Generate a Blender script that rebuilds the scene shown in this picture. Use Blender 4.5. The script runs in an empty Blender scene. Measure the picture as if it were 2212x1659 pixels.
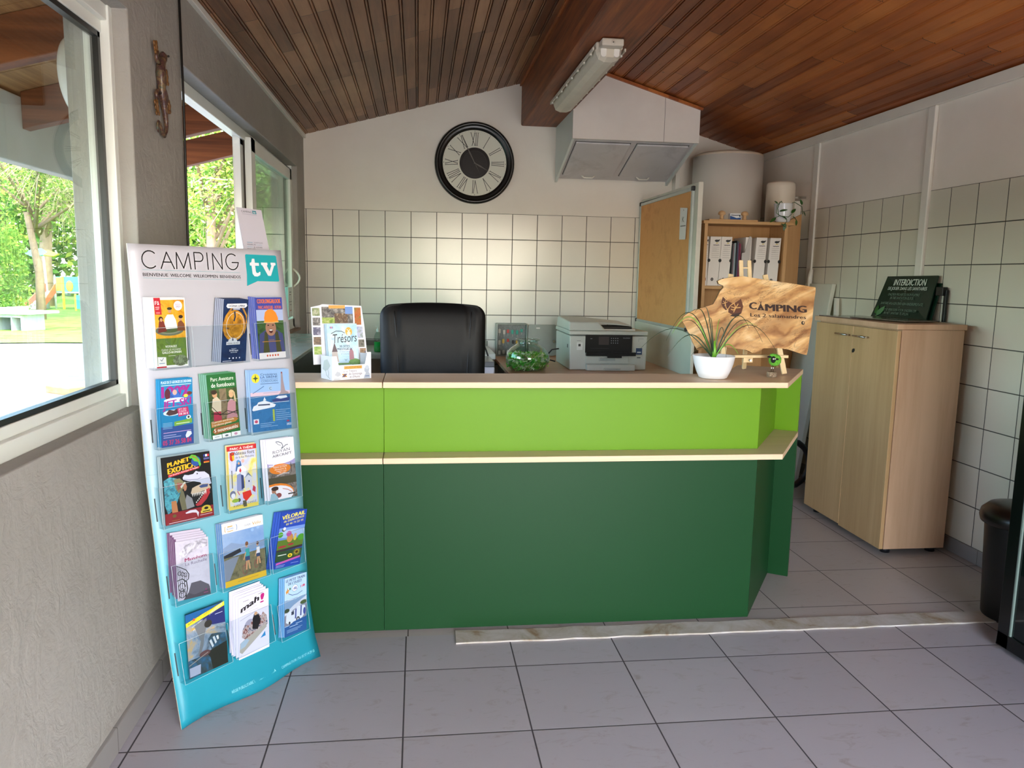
import bpy, bmesh, math, random
from mathutils import Vector, Matrix
random.seed(7)
V=Vector; PI=math.pi; S=bpy.context.scene; COL=S.collection
# ---------------------------------------------------------------- materials
def lin(h):
    h=h.lstrip('#'); c=[int(h[i:i+2],16)/255 for i in (0,2,4)]
    return tuple(x/12.92 if x<=.04045 else ((x+.055)/1.055)**2.4 for x in c)+(1,)
MATS={}
class NT:
    def __init__(s,name):
        s.m=bpy.data.materials.new(name); s.m.use_nodes=True; s.t=s.m.node_tree; s.t.nodes.clear()
        s.out=s.t.nodes.new('ShaderNodeOutputMaterial'); s.obj=None
    def n(s,typ,**k):
        x=s.t.nodes.new('ShaderNode'+typ)
        for a,b in k.items(): setattr(x,a,b)
        return x
    def l(s,a,b): s.t.links.new(a,b)
    def put(s,sock,v):
        if isinstance(v,bpy.types.NodeSocket): s.l(v,sock)
        elif v is not None: sock.default_value=v
    def math(s,op,a,b=None,c=None,clamp=False):
        x=s.n('Math',operation=op,use_clamp=clamp)
        for i,v in enumerate((a,b,c)):
            if v is not None: s.put(x.inputs[i],v)
        return x.outputs[0]
    def coord(s):
        if not s.obj: s.obj=s.n('TexCoord').outputs['Object']
        return s.obj
    def xyz(s):
        x=s.n('SeparateXYZ'); s.l(s.coord(),x.inputs[0]); return x.outputs
    def comb(s,x,y,z):
        c=s.n('CombineXYZ')
        for i,v in enumerate((x,y,z)): s.put(c.inputs[i],v)
        return c.outputs[0]
    def noise(s,scale,vec=None,detail=4,rough=.6,stretch=None,dist=0):
        v=vec or s.coord()
        if stretch:
            mp=s.n('Mapping'); mp.inputs['Scale'].default_value=stretch; s.l(v,mp.inputs[0]); v=mp.outputs[0]
        x=s.n('TexNoise'); x.inputs['Scale'].default_value=scale; x.inputs['Detail'].default_value=detail
        x.inputs['Roughness'].default_value=rough; x.inputs['Distortion'].default_value=dist; s.l(v,x.inputs[0]); return x.outputs[0]
    def ramp(s,f,stops):
        r=s.n('ValToRGB'); e=r.color_ramp.elements
        while len(e)<len(stops): e.new(.5)
        for i,(p,c) in enumerate(stops): e[i].position=p; e[i].color=lin(c) if isinstance(c,str) else c
        s.l(f,r.inputs[0]); return r.outputs[0]
    def mix(s,f,a,b,mode='MIX'):
        x=s.n('Mix',data_type='RGBA',blend_type=mode); s.put(x.inputs[0],f)
        s.put(x.inputs[6],lin(a) if isinstance(a,str) else a); s.put(x.inputs[7],lin(b) if isinstance(b,str) else b); return x.outputs[2]
    def bump(s,h,strength=.3,dist=.002,normal=None):
        b=s.n('Bump'); b.inputs['Strength'].default_value=strength; b.inputs['Distance'].default_value=dist; s.l(h,b.inputs['Height'])
        if normal: s.l(normal,b.inputs['Normal'])
        return b.outputs[0]
    def pr(s,col,rough=.5,metal=0,normal=None,spec=.5,trans=0,alpha=1,coat=0,emit=None):
        p=s.n('BsdfPrincipled'); s.put(p.inputs['Base Color'],lin(col) if isinstance(col,str) else col)
        s.put(p.inputs['Roughness'],rough); p.inputs['Metallic'].default_value=metal; p.inputs['Specular IOR Level'].default_value=spec
        p.inputs['Transmission Weight'].default_value=trans; s.put(p.inputs['Alpha'],alpha); p.inputs['Coat Weight'].default_value=coat
        if normal: s.l(normal,p.inputs['Normal'])
        return p.outputs[0]
    def fin(s,sh): s.l(sh,s.out.inputs[0]); MATS[s.m.name]=s.m; return s.m
def ink(h,rough=.45):
    k='ink_'+h.lstrip('#')+('' if rough==.45 else '_%d'%(rough*100))
    if k in MATS: return MATS[k]
    t=NT(k); return t.fin(t.pr(h,rough))
def plain(name,h,rough=.5,metal=0,var=.08,scale=6,bump=0,bscale=60,spec=.5,coat=0):
    if name in MATS: return MATS[name]
    t=NT(name); c=lin(h); f=t.noise(scale)
    lo=tuple(max(0,x*(1-var)) for x in c[:3])+(1,); hi=tuple(min(1,x*(1+var)) for x in c[:3])+(1,)
    col=t.ramp(f,[(.3,lo),(.7,hi)]); nr=None
    if bump: nr=t.bump(t.noise(bscale,detail=6),bump,.004)
    return t.fin(t.pr(col,rough,metal,nr,spec,coat=coat))
def picmat(name,cols,scale=25,seed=0,rough=.35,dist=.6):
    if name in MATS: return MATS[name]
    t=NT(name); mp=t.n('Mapping'); mp.inputs['Location'].default_value=(seed*3.1,seed*1.7,seed); t.l(t.coord(),mp.inputs[0])
    f=t.noise(scale,mp.outputs[0],detail=5,rough=.65,dist=dist); n=len(cols)
    return t.fin(t.pr(t.ramp(f,[(.3+.4*i/(n-1),c) for i,c in enumerate(cols)]),rough))
def woodmat(name,c1,c2,axis='Z',scale=5,rough=.45,spec=.4,streak=14,bump=.05):
    if name in MATS: return MATS[name]
    t=NT(name); st={'X':(.6,streak,streak),'Y':(streak,.6,streak),'Z':(streak,streak,.6)}[axis]
    f=t.noise(1.0,stretch=st,detail=6,rough=.55,dist=.25); f2=t.noise(6,stretch=st,detail=3)
    f3=t.math('ADD',t.math('MULTIPLY',f,.75),t.math('MULTIPLY',f2,.25))
    return t.fin(t.pr(t.ramp(f3,[(.36,c1),(.62,c2)]),rough,normal=t.bump(f2,bump,.001),spec=spec))
def glassmat(name,tint='#ffffff',ior=1.6,glossmul=1.0,rough=.0,dens=1.0):
    if name in MATS: return MATS[name]
    t=NT(name); tr=t.n('BsdfTransparent'); tr.inputs[0].default_value=lin(tint); gl=t.n('BsdfGlossy'); gl.inputs['Roughness'].default_value=rough
    lw=t.n('LayerWeight'); lw.inputs['Blend'].default_value=.5; f0=((ior-1)/(ior+1))**2
    f=t.math('MULTIPLY',t.math('ADD',f0,t.math('MULTIPLY',t.math('POWER',lw.outputs['Facing'],5.0),1-f0)),glossmul,clamp=True)
    mx=t.n('MixShader'); t.l(f,mx.inputs[0]); t.l(tr.outputs[0],mx.inputs[1]); t.l(gl.outputs[0],mx.inputs[2])
    return t.fin(mx.outputs[0])
def tilemat(name,a0,o0,a1,o1,size,grout,tile1,tile2,gcol,rough=.12,axis3=None,veins=None,bumpw=.6):
    t=NT(name); X=t.xyz()
    def dd(ax,o):
        u=t.math('DIVIDE',t.math('SUBTRACT',X[ax],o),size); fr=t.math('FRACT',u); d=t.math('MINIMUM',fr,t.math('SUBTRACT',1.0,fr))
        return t.math('MULTIPLY',d,size),t.math('FLOOR',u)
    d1,i1=dd(a0,o0); d2,i2=dd(a1,o1); d=t.math('MINIMUM',d1,d2)
    g=t.math('SMOOTH_MIN',t.math('DIVIDE',d,grout/2),1.0,.2); g=t.math('POWER',g,3.0,clamp=True)
    wn=t.n('TexWhiteNoise',noise_dimensions='2D'); t.l(t.comb(i1,i2,0.0),wn.inputs['Vector'])
    f=t.math('ADD',t.math('MULTIPLY',wn.outputs[0],.5),t.math('MULTIPLY',t.noise(3),.5))
    col=t.ramp(f,[(.2,tile1),(.8,tile2)])
    if veins:
        vn=t.noise(9,stretch=(1,2.2,1),detail=8,rough=.72,dist=1.2); v=t.ramp(vn,[(.56,(0,0,0,1)),(.70,(1,1,1,1))]); col=t.mix(t.math('MULTIPLY',v,.55),col,veins)
    col=t.mix(g,gcol,col)
    rg=t.math('ADD',t.math('MULTIPLY',t.math('SUBTRACT',1.0,g),.6),rough)
    return t.fin(t.pr(col,rg,normal=t.bump(g,bumpw,.002)))
# ---------------------------------------------------------------- geometry
MW={}
class G:
    def __init__(s): s.v=[]; s.f=[]; s.mi=[]; s.sm=[]; s.m=[]
    def mat(s,m):
        if m not in s.m: s.m.append(m)
        return s.m.index(m)
    def add(s,vs,fs,m,smooth=False):
        o=len(s.v); k=s.mat(m); s.v+=[tuple(x) for x in vs]
        for f in fs: s.f.append([i+o for i in f]); s.mi.append(k); s.sm.append(smooth)
    def box(s,a,b,m):
        x0,y0,z0=[min(p,q) for p,q in zip(a,b)]; x1,y1,z1=[max(p,q) for p,q in zip(a,b)]
        s.add([(x0,y0,z0),(x1,y0,z0),(x1,y1,z0),(x0,y1,z0),(x0,y0,z1),(x1,y0,z1),(x1,y1,z1),(x0,y1,z1)],
              [(0,3,2,1),(4,5,6,7),(0,1,5,4),(1,2,6,5),(2,3,7,6),(3,0,4,7)],m); return s
    def obox(s,c,ax,h,m):   # oriented box: centre, 3 unit axes, half sizes
        c=V(c); A=[V(a).normalized()*k for a,k in zip(ax,h)]; vs=[]
        for k in (-1,1):
            for i,j in ((-1,-1),(1,-1),(1,1),(-1,1)): vs.append(c+A[0]*i+A[1]*j+A[2]*k)
        s.add(vs,[(0,3,2,1),(4,5,6,7),(0,1,5,4),(1,2,6,5),(2,3,7,6),(3,0,4,7)],m); return s
    def bar(s,p,q,w,h,m,up=(0,0,1)):
        p=V(p);q=V(q);d=(q-p);L=d.length;d.normalize();u=V(up)
        if abs(d.dot(u))>.95:u=V((1,0,0))
        sd=d.cross(u).normalized();u2=sd.cross(d)
        return s.obox((p+q)/2,(sd,u2,d),(w/2,h/2,L/2),m)
    def hexa(s,bot,top,m):  # 4 bottom pts, 4 top pts
        s.add(list(bot)+list(top),[(3,2,1,0),(4,5,6,7),(0,1,5,4),(1,2,6,5),(2,3,7,6),(3,0,4,7)],m); return s
    def prism(s,poly,fr,h,m,smooth=False,taper=1.0):  # poly 2d, frame (O,U,V,N)
        O,U,W,N=[V(x) for x in fr]; n=len(poly)
        cx=sum(p[0] for p in poly)/n; cy=sum(p[1] for p in poly)/n
        a=[O+U*x+W*y for x,y in poly]; b=[O+U*(cx+(x-cx)*taper)+W*(cy+(y-cy)*taper)+N*h for x,y in poly]
        s.add(a+b,[list(range(n))[::-1],list(range(n,2*n))],m)
        s.add(a+b,[(i,(i+1)%n,n+(i+1)%n,n+i) for i in range(n)],m,smooth); return s
    def lathe(s,prof,c,m,n=32,axis=(0,0,1),cap=True,arc=None,sx=1,sy=1):
        ax=V(axis).normalized(); u=ax.orthogonal().normalized() if abs(ax.z)<.99 else V((1,0,0)); w=ax.cross(u); c=V(c); vs=[]
        for r,z in prof:
            for i in range(n):
                a=2*PI*i/n; vs.append(c+u*(r*math.cos(a)*sx)+w*(r*math.sin(a)*sy)+ax*z)
        fs=[]
        for j in range(len(prof)-1):
            for i in range(n): fs.append((j*n+i,j*n+(i+1)%n,(j+1)*n+(i+1)%n,(j+1)*n+i))
        s.add(vs,fs,m,True)
        if cap:
            for j,rev in ((0,True),(len(prof)-1,False)):
                if prof[j][0]>1e-5:
                    idx=vs[j*n:(j+1)*n]; s.add(idx,[list(range(n))[::-1] if rev else list(range(n))],m)
        return s
    def cyl(s,p,q,r,m,n=16,r2=None):
        p=V(p);q=V(q); return s.lathe([(r,0),(r if r2 is None else r2,(q-p).length)],p,m,n,axis=(q-p))
    def tube(s,pts,r,m,n=8,closed=False):
        pts=[V(p) for p in pts]; N=len(pts); rs=r if isinstance(r,(list,tuple)) else [r]*N; vs=[]
        t0=(pts[1]-pts[0]).normalized(); u=t0.orthogonal().normalized()
        for i,p in enumerate(pts):
            a=pts[max(0,i-1)];b=pts[min(N-1,i+1)]
            if closed:a=pts[i-1];b=pts[(i+1)%N]
            t=(b-a).normalized(); u=(u-t*u.dot(t)); u=u.normalized() if u.length>1e-6 else t.orthogonal().normalized(); w=t.cross(u)
            for k in range(n): vs.append(p+(u*math.cos(2*PI*k/n)+w*math.sin(2*PI*k/n))*rs[i])
        fs=[(i*n+k,i*n+(k+1)%n,((i+1)%N)*n+(k+1)%n,((i+1)%N)*n+k) for i in range(N if closed else N-1) for k in range(n)]
        if not closed: fs+=[tuple(range(n))[::-1],tuple(range((N-1)*n,N*n))]
        s.add(vs,fs,m,True); return s
    def ball(s,c,r,m,n=16,h=10,rot=None,fn=None):
        r=r if isinstance(r,(list,tuple)) else (r,r,r); vs=[];c=V(c)
        for j in range(h+1):
            ph=PI*j/h
            for i in range(n):
                th=2*PI*i/n; d=V((math.sin(ph)*math.cos(th),math.sin(ph)*math.sin(th),math.cos(ph)))
                k=fn(d) if fn else 1; p=V((d.x*r[0],d.y*r[1],d.z*r[2]))*k
                if rot: p=rot@p
                vs.append(c+p)
        fs=[(j*n+i,(j+1)*n+i,(j+1)*n+(i+1)%n,j*n+(i+1)%n) for j in range(h) for i in range(n)]
        s.add(vs,fs,m,True); return s
    def quad(s,a,b,c,d,m): s.add([a,b,c,d],[(0,1,2,3)],m); return s
    def out(s,name,parent=None,loc=None,label=None,cat=None,group=None,kind=None,bevel=0,seg=2,rz=0,local=False,sharp=None):
        if parent is not None: mx=Matrix.Identity(4) if local else MW[parent].inverted()
        else:
            M=Matrix.Translation(V(loc or (0,0,0)))@Matrix.Rotation(rz,4,'Z'); mx=Matrix.Identity(4) if local else M.inverted()
        me=bpy.data.meshes.new(name); me.from_pydata([mx@V(v) for v in s.v],[],s.f)
        for x in s.m: me.materials.append(x)
        me.polygons.foreach_set('material_index',s.mi); me.polygons.foreach_set('use_smooth',s.sm)
        bm=bmesh.new(); bm.from_mesh(me); bmesh.ops.remove_doubles(bm,verts=bm.verts,dist=1e-6); bmesh.ops.dissolve_degenerate(bm,edges=bm.edges,dist=1e-7)
        bmesh.ops.recalc_face_normals(bm,faces=bm.faces)
        if bevel:
            es=[e for e in bm.edges if len(e.link_faces)==2 and e.calc_face_angle(0)>.6]
            bmesh.ops.bevel(bm,geom=es,offset=bevel,segments=seg,profile=.5,affect='EDGES',clamp_overlap=True)
        bm.to_mesh(me); bm.free(); me.update()
        o=bpy.data.objects.new(name,me); COL.objects.link(o)
        if parent is not None: o.parent=parent; MW[o]=MW[parent]
        else: o.location=loc or (0,0,0); o.rotation_euler=(0,0,rz); MW[o]=M
        tag(o,label,cat,group,kind); return o
def tag(o,label=None,cat=None,group=None,kind=None):
    for k,v in (('label',label),('category',cat),('group',group),('kind',kind)):
        if v: o[k]=v
    return o
def thing(name,loc,label,cat,group=None,rz=0):
    o=bpy.data.objects.new(name,None); o.empty_display_size=.05; COL.objects.link(o); o.location=loc; o.rotation_euler=(0,0,rz)
    MW[o]=Matrix.Translation(V(loc))@Matrix.Rotation(rz,4,'Z'); return tag(o,label,cat,group)
def struct(g,name,**k): k.setdefault('kind','structure'); return g.out(name,**k)
def dup(o,loc,rz=None,**k):
    r=o.copy(); COL.objects.link(r); r.location=loc
    if rz is not None: r.rotation_euler=(0,0,rz)
    for ch in list(o.children):
        c=ch.copy(); COL.objects.link(c); c.parent=r
        for h in list(ch.children): d=h.copy(); COL.objects.link(d); d.parent=c
    return tag(r,**k)
# ---------------------------------------------------------------- lettering and flat artwork on surfaces
TX={}
def textmesh(st,bold=0):
    k=(st,bold)
    if k in TX: return TX[k]
    c=bpy.data.curves.new('t','FONT'); c.body=st; c.size=1; c.offset=bold; c.resolution_u=2
    o=bpy.data.objects.new('t',c); COL.objects.link(o); bpy.context.view_layer.update()
    me=bpy.data.meshes.new_from_object(o.evaluated_get(bpy.context.evaluated_depsgraph_get()))
    vs=[(v.co.x,v.co.y) for v in me.vertices]; fs=[tuple(p.vertices) for p in me.polygons]
    bpy.data.objects.remove(o); bpy.data.curves.remove(c); bpy.data.meshes.remove(me)
    x0=min(v[0] for v in vs);x1=max(v[0] for v in vs)
    TX[k]=([((x-x0)/(x1-x0),y/.69) for x,y in vs],fs); return TX[k]
def rounded(x0,y0,x1,y1,r,n=5,ry=None):
    ry=ry or r; P=[]
    for cx,cy,a in ((x1-r,y1-ry,0),(x0+r,y1-ry,90),(x0+r,y0+ry,180),(x1-r,y0+ry,270)):
        for i in range(n+1): t=math.radians(a+90*i/n); P.append((cx+r*math.cos(t),cy+ry*math.sin(t)))
    return P
def clipP(P):
    for ax,lim,sg in ((0,0,1),(0,1,-1),(1,0,1),(1,1,-1)):
        out=[]; n=len(P)
        for i in range(n):
            a,b=P[i],P[(i+1)%n]; da=(a[ax]-lim)*sg; db=(b[ax]-lim)*sg
            if da>=0: out.append(a)
            if (da>=0)!=(db>=0): t=da/(da-db); out.append((a[0]+(b[0]-a[0])*t,a[1]+(b[1]-a[1])*t))
        P=out
        if len(P)<3: return None
    return P
def art(g,F,items,d0=.0003,dd=.00012,clip=False):
    d=d0
    def face(P,m):
        if clip: P=clipP(P)
        if P: g.add([F(x,y,d) for x,y in P],[list(range(len(P)))],m)
    for it in items:
        k=it[0]; d+=dd
        if k=='r':
            _,x0,y0,x1,y1,c=it; m=c if not isinstance(c,str) else ink(c); nx=4
            for i in range(nx):
                a=x0+(x1-x0)*i/nx;b=x0+(x1-x0)*(i+1)/nx; face([(a,y0),(b,y0),(b,y1),(a,y1)],m)
        elif k=='e':
            _,cx,cy,rx,ry,c=it[:6]; m=c if not isinstance(c,str) else ink(c); n=20
            face([(cx+rx*math.cos(2*PI*i/n),cy+ry*math.sin(2*PI*i/n)) for i in range(n)],m)
        elif k=='p':
            m=it[2] if not isinstance(it[2],str) else ink(it[2]); P=it[1]
            bm=bmesh.new(); vs=[bm.verts.new((x,y,0)) for x,y in P]
            try: f=bm.faces.new(vs); f.normal_update(); bmesh.ops.triangulate(bm,faces=[f])
            except Exception: pass
            T_=[[(v.co.x,v.co.y) for v in f.verts] for f in bm.faces]; bm.free()
            for q in T_: face(q,m)
        elif k=='l':
            _,P,w,c=it[:4]; asp=it[4] if len(it)>4 else 1; m=ink(c) if isinstance(c,str) else c
            for (xa,ya),(xb,yb) in zip(P,P[1:]):
                dx,dy=(xb-xa)*asp,(yb-ya);L=math.hypot(dx,dy) or 1;nx,ny=-dy/L*w/2/asp,dx/L*w/2
                ex,ey=dx/L*w*.3/asp,dy/L*w*.3
                face([(xa+nx-ex,ya+ny-ey),(xa-nx-ex,ya-ny-ey),(xb-nx+ex,yb-ny+ey),(xb+nx+ex,yb+ny+ey)],m)
        elif k=='t':
            _,st,x0,y0,w,h,c=it[:7]; bold=(it[7] if len(it)>7 else 0)*.42; rise=it[8] if len(it)>8 else 0; sh=it[9] if len(it)>9 else 0
            vs,fs=textmesh(st,0); m=ink(c) if isinstance(c,str) else c
            sx_=bold*4.2*w/max(1,len(st))
            for k_ in ((-1,0,1) if bold>.003 else (0,)): g.add([F(x0+x*w+y*h*sh+k_*sx_,y0+y*h+x*rise,d) for x,y in vs],fs,m); d+=dd*.05
def plane(O,U,W,N):
    O,U,W,N=V(O),V(U),V(W),V(N)
    return lambda u,v,d=0: O+U*u+W*v+N*d
def bil(bl,br,tr,tl,N):
    bl,br,tr,tl,N=V(bl),V(br),V(tr),V(tl),V(N).normalized()
    return lambda u,v,d=0: (bl*(1-u)+br*u)*(1-v)+(tl*(1-u)+tr*u)*v+N*d
# ================================================================ camera
cam=bpy.data.cameras.new('camera'); co=bpy.data.objects.new('camera',cam); COL.objects.link(co); S.camera=co
cam.sensor_fit='HORIZONTAL'; cam.sensor_width=36; cam.lens=36*1660.96/2212; cam.clip_start=.05; cam.clip_end=400
def camaxes(y,p,r):
    cy,sy=math.cos(y),math.sin(y); R=V((cy,sy,0));F=V((-sy,cy,0));U=V((0,0,1))
    F2=F*math.cos(p)+U*math.sin(p);U2=U*math.cos(p)-F*math.sin(p)
    return R*math.cos(r)+U2*math.sin(r),U2*math.cos(r)-R*math.sin(r),F2
a_,b_,c_=camaxes(-.1231,-.14,.018)
co.matrix_world=Matrix(((a_.x,b_.x,-c_.x,0),(a_.y,b_.y,-c_.y,0),(a_.z,b_.z,-c_.z,1.3794),(0,0,0,1)))
# ================================================================ materials of the room
XL,XR,YB,YR=-.865,2.757,6.19,-1.7
def zl(x): return 2.41+.27*(x-XL)
def zr(x): return 2.90-.287*(x-.945)
def plastermat(name,c1,c2,b=.25,sc=35,stains=None,scratch=False):
    t=NT(name); f=t.noise(2.2,detail=5); col=t.ramp(f,[(.35,c1),(.65,c2)])
    if stains:
        X=t.xyz(); s=t.ramp(t.noise(2.6,detail=8,rough=.7,dist=.8),[(.5,(0,0,0,1)),(.68,(1,1,1,1))]); col=t.mix(t.math('MULTIPLY',s,.55),col,stains)
    h=t.noise(sc,detail=7,rough=.65)
    if scratch: h=t.math('ADD',t.math('MULTIPLY',h,.6),t.math('MULTIPLY',t.noise(14,detail=5,dist=1.5),.9))
    return t.fin(t.pr(col,.75,normal=t.bump(h,b,.006),spec=.25))
PLW=plastermat('painted_plaster','#ece6dd','#f1ece4',.12,40)
PLL=plastermat('shaded_rough_plaster','#9b9892','#a5a29c',.75,22,scratch=True)  # white paint like the back wall; its shade is put into this grey
PLO=plastermat('outside_plaster','#e8e6e0','#f0eeea',.3,30)
TB=tilemat('back_wall_tiles',0,-.8536,2,1.6619,.2,.006,'#e0ddd6','#e8e4dc','#2c2a27',.2)
TRt=tilemat('right_wall_tiles',1,5.192,2,1.6747,.2,.006,'#d6d3c4','#dedacb','#2a2924',.2)
FL=tilemat('floor_tiles',0,-.0438,1,2.5537,.3927,.006,'#a09ca3','#a9a5ab','#343236',.34,veins='#84796c',bumpw=.5)
FL2=tilemat('floor_tiles_behind',0,1.9145-.3903*5,1,2.9425,.3905,.005,'#a69e9b','#aea6a2','#403c3a',.34,veins='#8a7a68',bumpw=.5)
def boardmat(name,dark,mid,light,wd=.075,ln=1.15,knots='#3a2318'):
    t=NT(name); X=t.xyz(); i=t.math('FLOOR',t.math('DIVIDE',X[0],wd))
    w1=t.n('TexWhiteNoise',noise_dimensions='1D'); t.l(i,w1.inputs['W'])
    yy=t.math('ADD',t.math('DIVIDE',X[1],ln),t.math('MULTIPLY',w1.outputs[0],7.3)); j=t.math('FLOOR',yy); fr=t.math('FRACT',yy)
    w2=t.n('TexWhiteNoise',noise_dimensions='2D'); t.l(t.comb(i,j,0.0),w2.inputs['Vector'])
    vec=t.n('VectorMath',operation='ADD'); t.l(t.coord(),vec.inputs[0]); t.l(t.comb(t.math('MULTIPLY',w2.outputs[0],9.0),t.math('MULTIPLY',w1.outputs[0],5.0),0.0),vec.inputs[1])
    g=t.noise(1,vec.outputs[0],detail=6,stretch=(38,2.2,38),dist=.6); kn=t.noise(1,vec.outputs[0],detail=2,stretch=(16,6,16))
    f=t.math('ADD',t.math('MULTIPLY',w2.outputs[0],.5),t.math('MULTIPLY',g,.55))
    col=t.ramp(f,[(.18,dark),(.5,mid),(.85,light)])
    col=t.mix(t.math('MULTIPLY',t.ramp(kn,[(.70,(0,0,0,1)),(.78,(1,1,1,1))]),.7),col,knots)
    bl=t.ramp(t.noise(1.7,detail=3),[(.4,(1,1,1,1)),(.65,(.72,.68,.66,1))]); col=t.mix(1.0,col,bl,'MULTIPLY')
    jt=t.math('LESS_THAN',fr,.004/ln*1.0); col=t.mix(jt,col,'#1a0f0a')
    return t.fin(t.pr(col,.42,normal=t.bump(g,.12,.001),spec=.4))
CL=boardmat('ceiling_boards_left','#5c3826','#926344','#b28560')
CR=boardmat('ceiling_boards_right','#7c3b1a','#ab5e2b','#c4783a')
WHT=plain('white_gloss_paint','#e6e4dc',.35,var=.03); ALU=plain('window_frame_aluminium','#e3e6e0',.28,var=.02,scale=3)
GASK=ink('#101110',.4); GLS=glassmat('window_glass','#f2f7f3',1.62); GLG=glassmat('green_window_glass','#e0f0e6',1.6)
BEAM=None
t=NT('old_beam_wood'); g1=t.noise(1,detail=7,stretch=(30,1.6,30),dist=.5); st_=t.noise(2.2,detail=5)
c1=t.ramp(g1,[(.3,'#5a2f1c'),(.55,'#8a4a28'),(.75,'#a3602f')]); c1=t.mix(t.ramp(st_,[(.5,(0,0,0,1)),(.7,(.7,.7,.7,1))]),c1,'#4d3a2c')
BEAM=t.fin(t.pr(c1,.55,normal=t.bump(g1,.5,.004)))
# ================================================================ setting: floor
g=G(); g.box((-1.0,YR,-.12),(2.9,2.815,0),FL); struct(g,'floor')
g=G(); g.box((-1.0,2.815,-.12),(2.9,6.3,0),FL2); struct(g,'floor')
CONC=picmat('threshold_mortar',['#c4c0ba','#b9b4ae','#aba394','#8a7355'],7,1,.8)
g=G(); n=40; P=[]
rr=random.Random(3)
for i in range(n+1): P.append((.144+2.6*i/n,2.737+rr.uniform(-.004,.004)-.003*i/n))
P=[(x,y) for x,y in P]+[(2.745-2.6*i/n,2.832+rr.uniform(-.006,.006)) for i in range(n+1)]
g.prism(P,((0,0,0),(1,0,0),(0,1,0),(0,0,1)),.006,CONC); struct(g,'trim_1')
# skirting tiles
SK=tilemat('skirting_tiles',0,-.04,1,2.5537,.3927,.003,'#8b8886','#94918e','#55524f',.4)
g=G(); g.box((XL-.01,YR,0),(XL+.012,YB,.078),SK); struct(g,'baseboard_left',bevel=.003)
g=G(); g.box((XR-.012,YR,0),(XR+.01,YB,.075),SK); struct(g,'baseboard_right',bevel=.003)
# left wall with two window openings
def bake(o):
    bpy.context.view_layer.update(); me=bpy.data.meshes.new_from_object(o.evaluated_get(bpy.context.evaluated_depsgraph_get()))
    o.modifiers.clear(); o.data=me
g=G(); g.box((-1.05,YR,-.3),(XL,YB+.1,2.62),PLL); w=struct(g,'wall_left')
cut=[]
for y0,y1,z0,z1 in ((.85,2.56,.945,2.15),(3.085,5.84,.955,2.13)):
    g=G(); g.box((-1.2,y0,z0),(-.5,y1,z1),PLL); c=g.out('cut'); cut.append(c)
    m=w.modifiers.new('b','BOOLEAN'); m.operation='DIFFERENCE'; m.object=c; m.solver='EXACT'
m=w.modifiers.new('v','BEVEL'); m.width=.03; m.segments=4; m.limit_method='ANGLE'; m.angle_limit=.9
bake(w); w.data.polygons.foreach_set('use_smooth',[False]*len(w.data.polygons))
for c in cut: bpy.data.objects.remove(c)
# back wall, right wall, rear wall
g=G(); g.box((-1.05,YB,-.3),(2.95,YB+.2,3.1),PLW); struct(g,'wall_back')
g=G(); g.box((XL,YB-.006,.0),(XR,YB+.01,1.8619),TB); struct(g,'trim_2',bevel=.002)
g=G(); g.box((XR,YR,-.3),(2.95,YB+.2,2.6),PLW); struct(g,'wall_right')
g=G(); g.box((XR-.006,YR,.0),(XR+.01,YB-.0061,1.8747),TRt); struct(g,'trim_3',bevel=.002)
g=G(); g.box((-1.05,YR-.2,-.3),(.0,YR,3.1),PLW); g.box((2.2,YR-.2,-.3),(2.95,YR,3.1),PLW); g.box((0,YR-.2,2.25),(2.2,YR,3.1),PLW); struct(g,'wall_rear')
g=G()
for a,b in (((0,YR-.12,0),(.07,YR-.05,2.25)),((2.13,YR-.12,0),(2.2,YR-.05,2.25)),((1.06,YR-.12,0),(1.14,YR-.05,2.25)),((0,YR-.12,2.17),(2.2,YR-.05,2.25))): g.box(a,b,ALU)
struct(g,'door_1')
# ceiling boards: real grooves, boards run along the room
def boards(x0,x1,zf,m,name):
    g=G(); wd=.075; i0=math.floor(x0/wd); prof=[]
    for i in range(i0,math.ceil(x1/wd)+1):
        for dx,dz in ((0,.014),(.003,.001),(.006,0),(.0575,0),(.0600,.002),(.0622,.012),(.0645,.002),(.0665,.0008),(.0700,.0008),(.0725,.003)):
            x=i*wd+dx
            if x0<=x<=x1: prof.append((x,zf(x)+dz))
    prof=[(x0,zf(x0))]+prof+[(x1,zf(x1))]
    vs=[(x,y,z) for y in (YR-.1,YB+.004) for x,z in prof]; n=len(prof)
    vs+=[(x0,YR-.1,zf(x0)+.03),(x1,YR-.1,zf(x1)+.03),(x0,YB+.004,zf(x0)+.03),(x1,YB+.004,zf(x1)+.03)]
    g.add(vs,[(i,i+1,n+i+1,n+i) for i in range(n-1)]+[(2*n,2*n+1,2*n+3,2*n+2),(0,n,2*n+2,2*n),(n-1,2*n-1,2*n+3,2*n+1)],m)
    struct(g,name)
boards(XL-.02,.90,zl,CL,'ceiling'); boards(.95,XR+.02,zr,CR,'ceiling')
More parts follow.
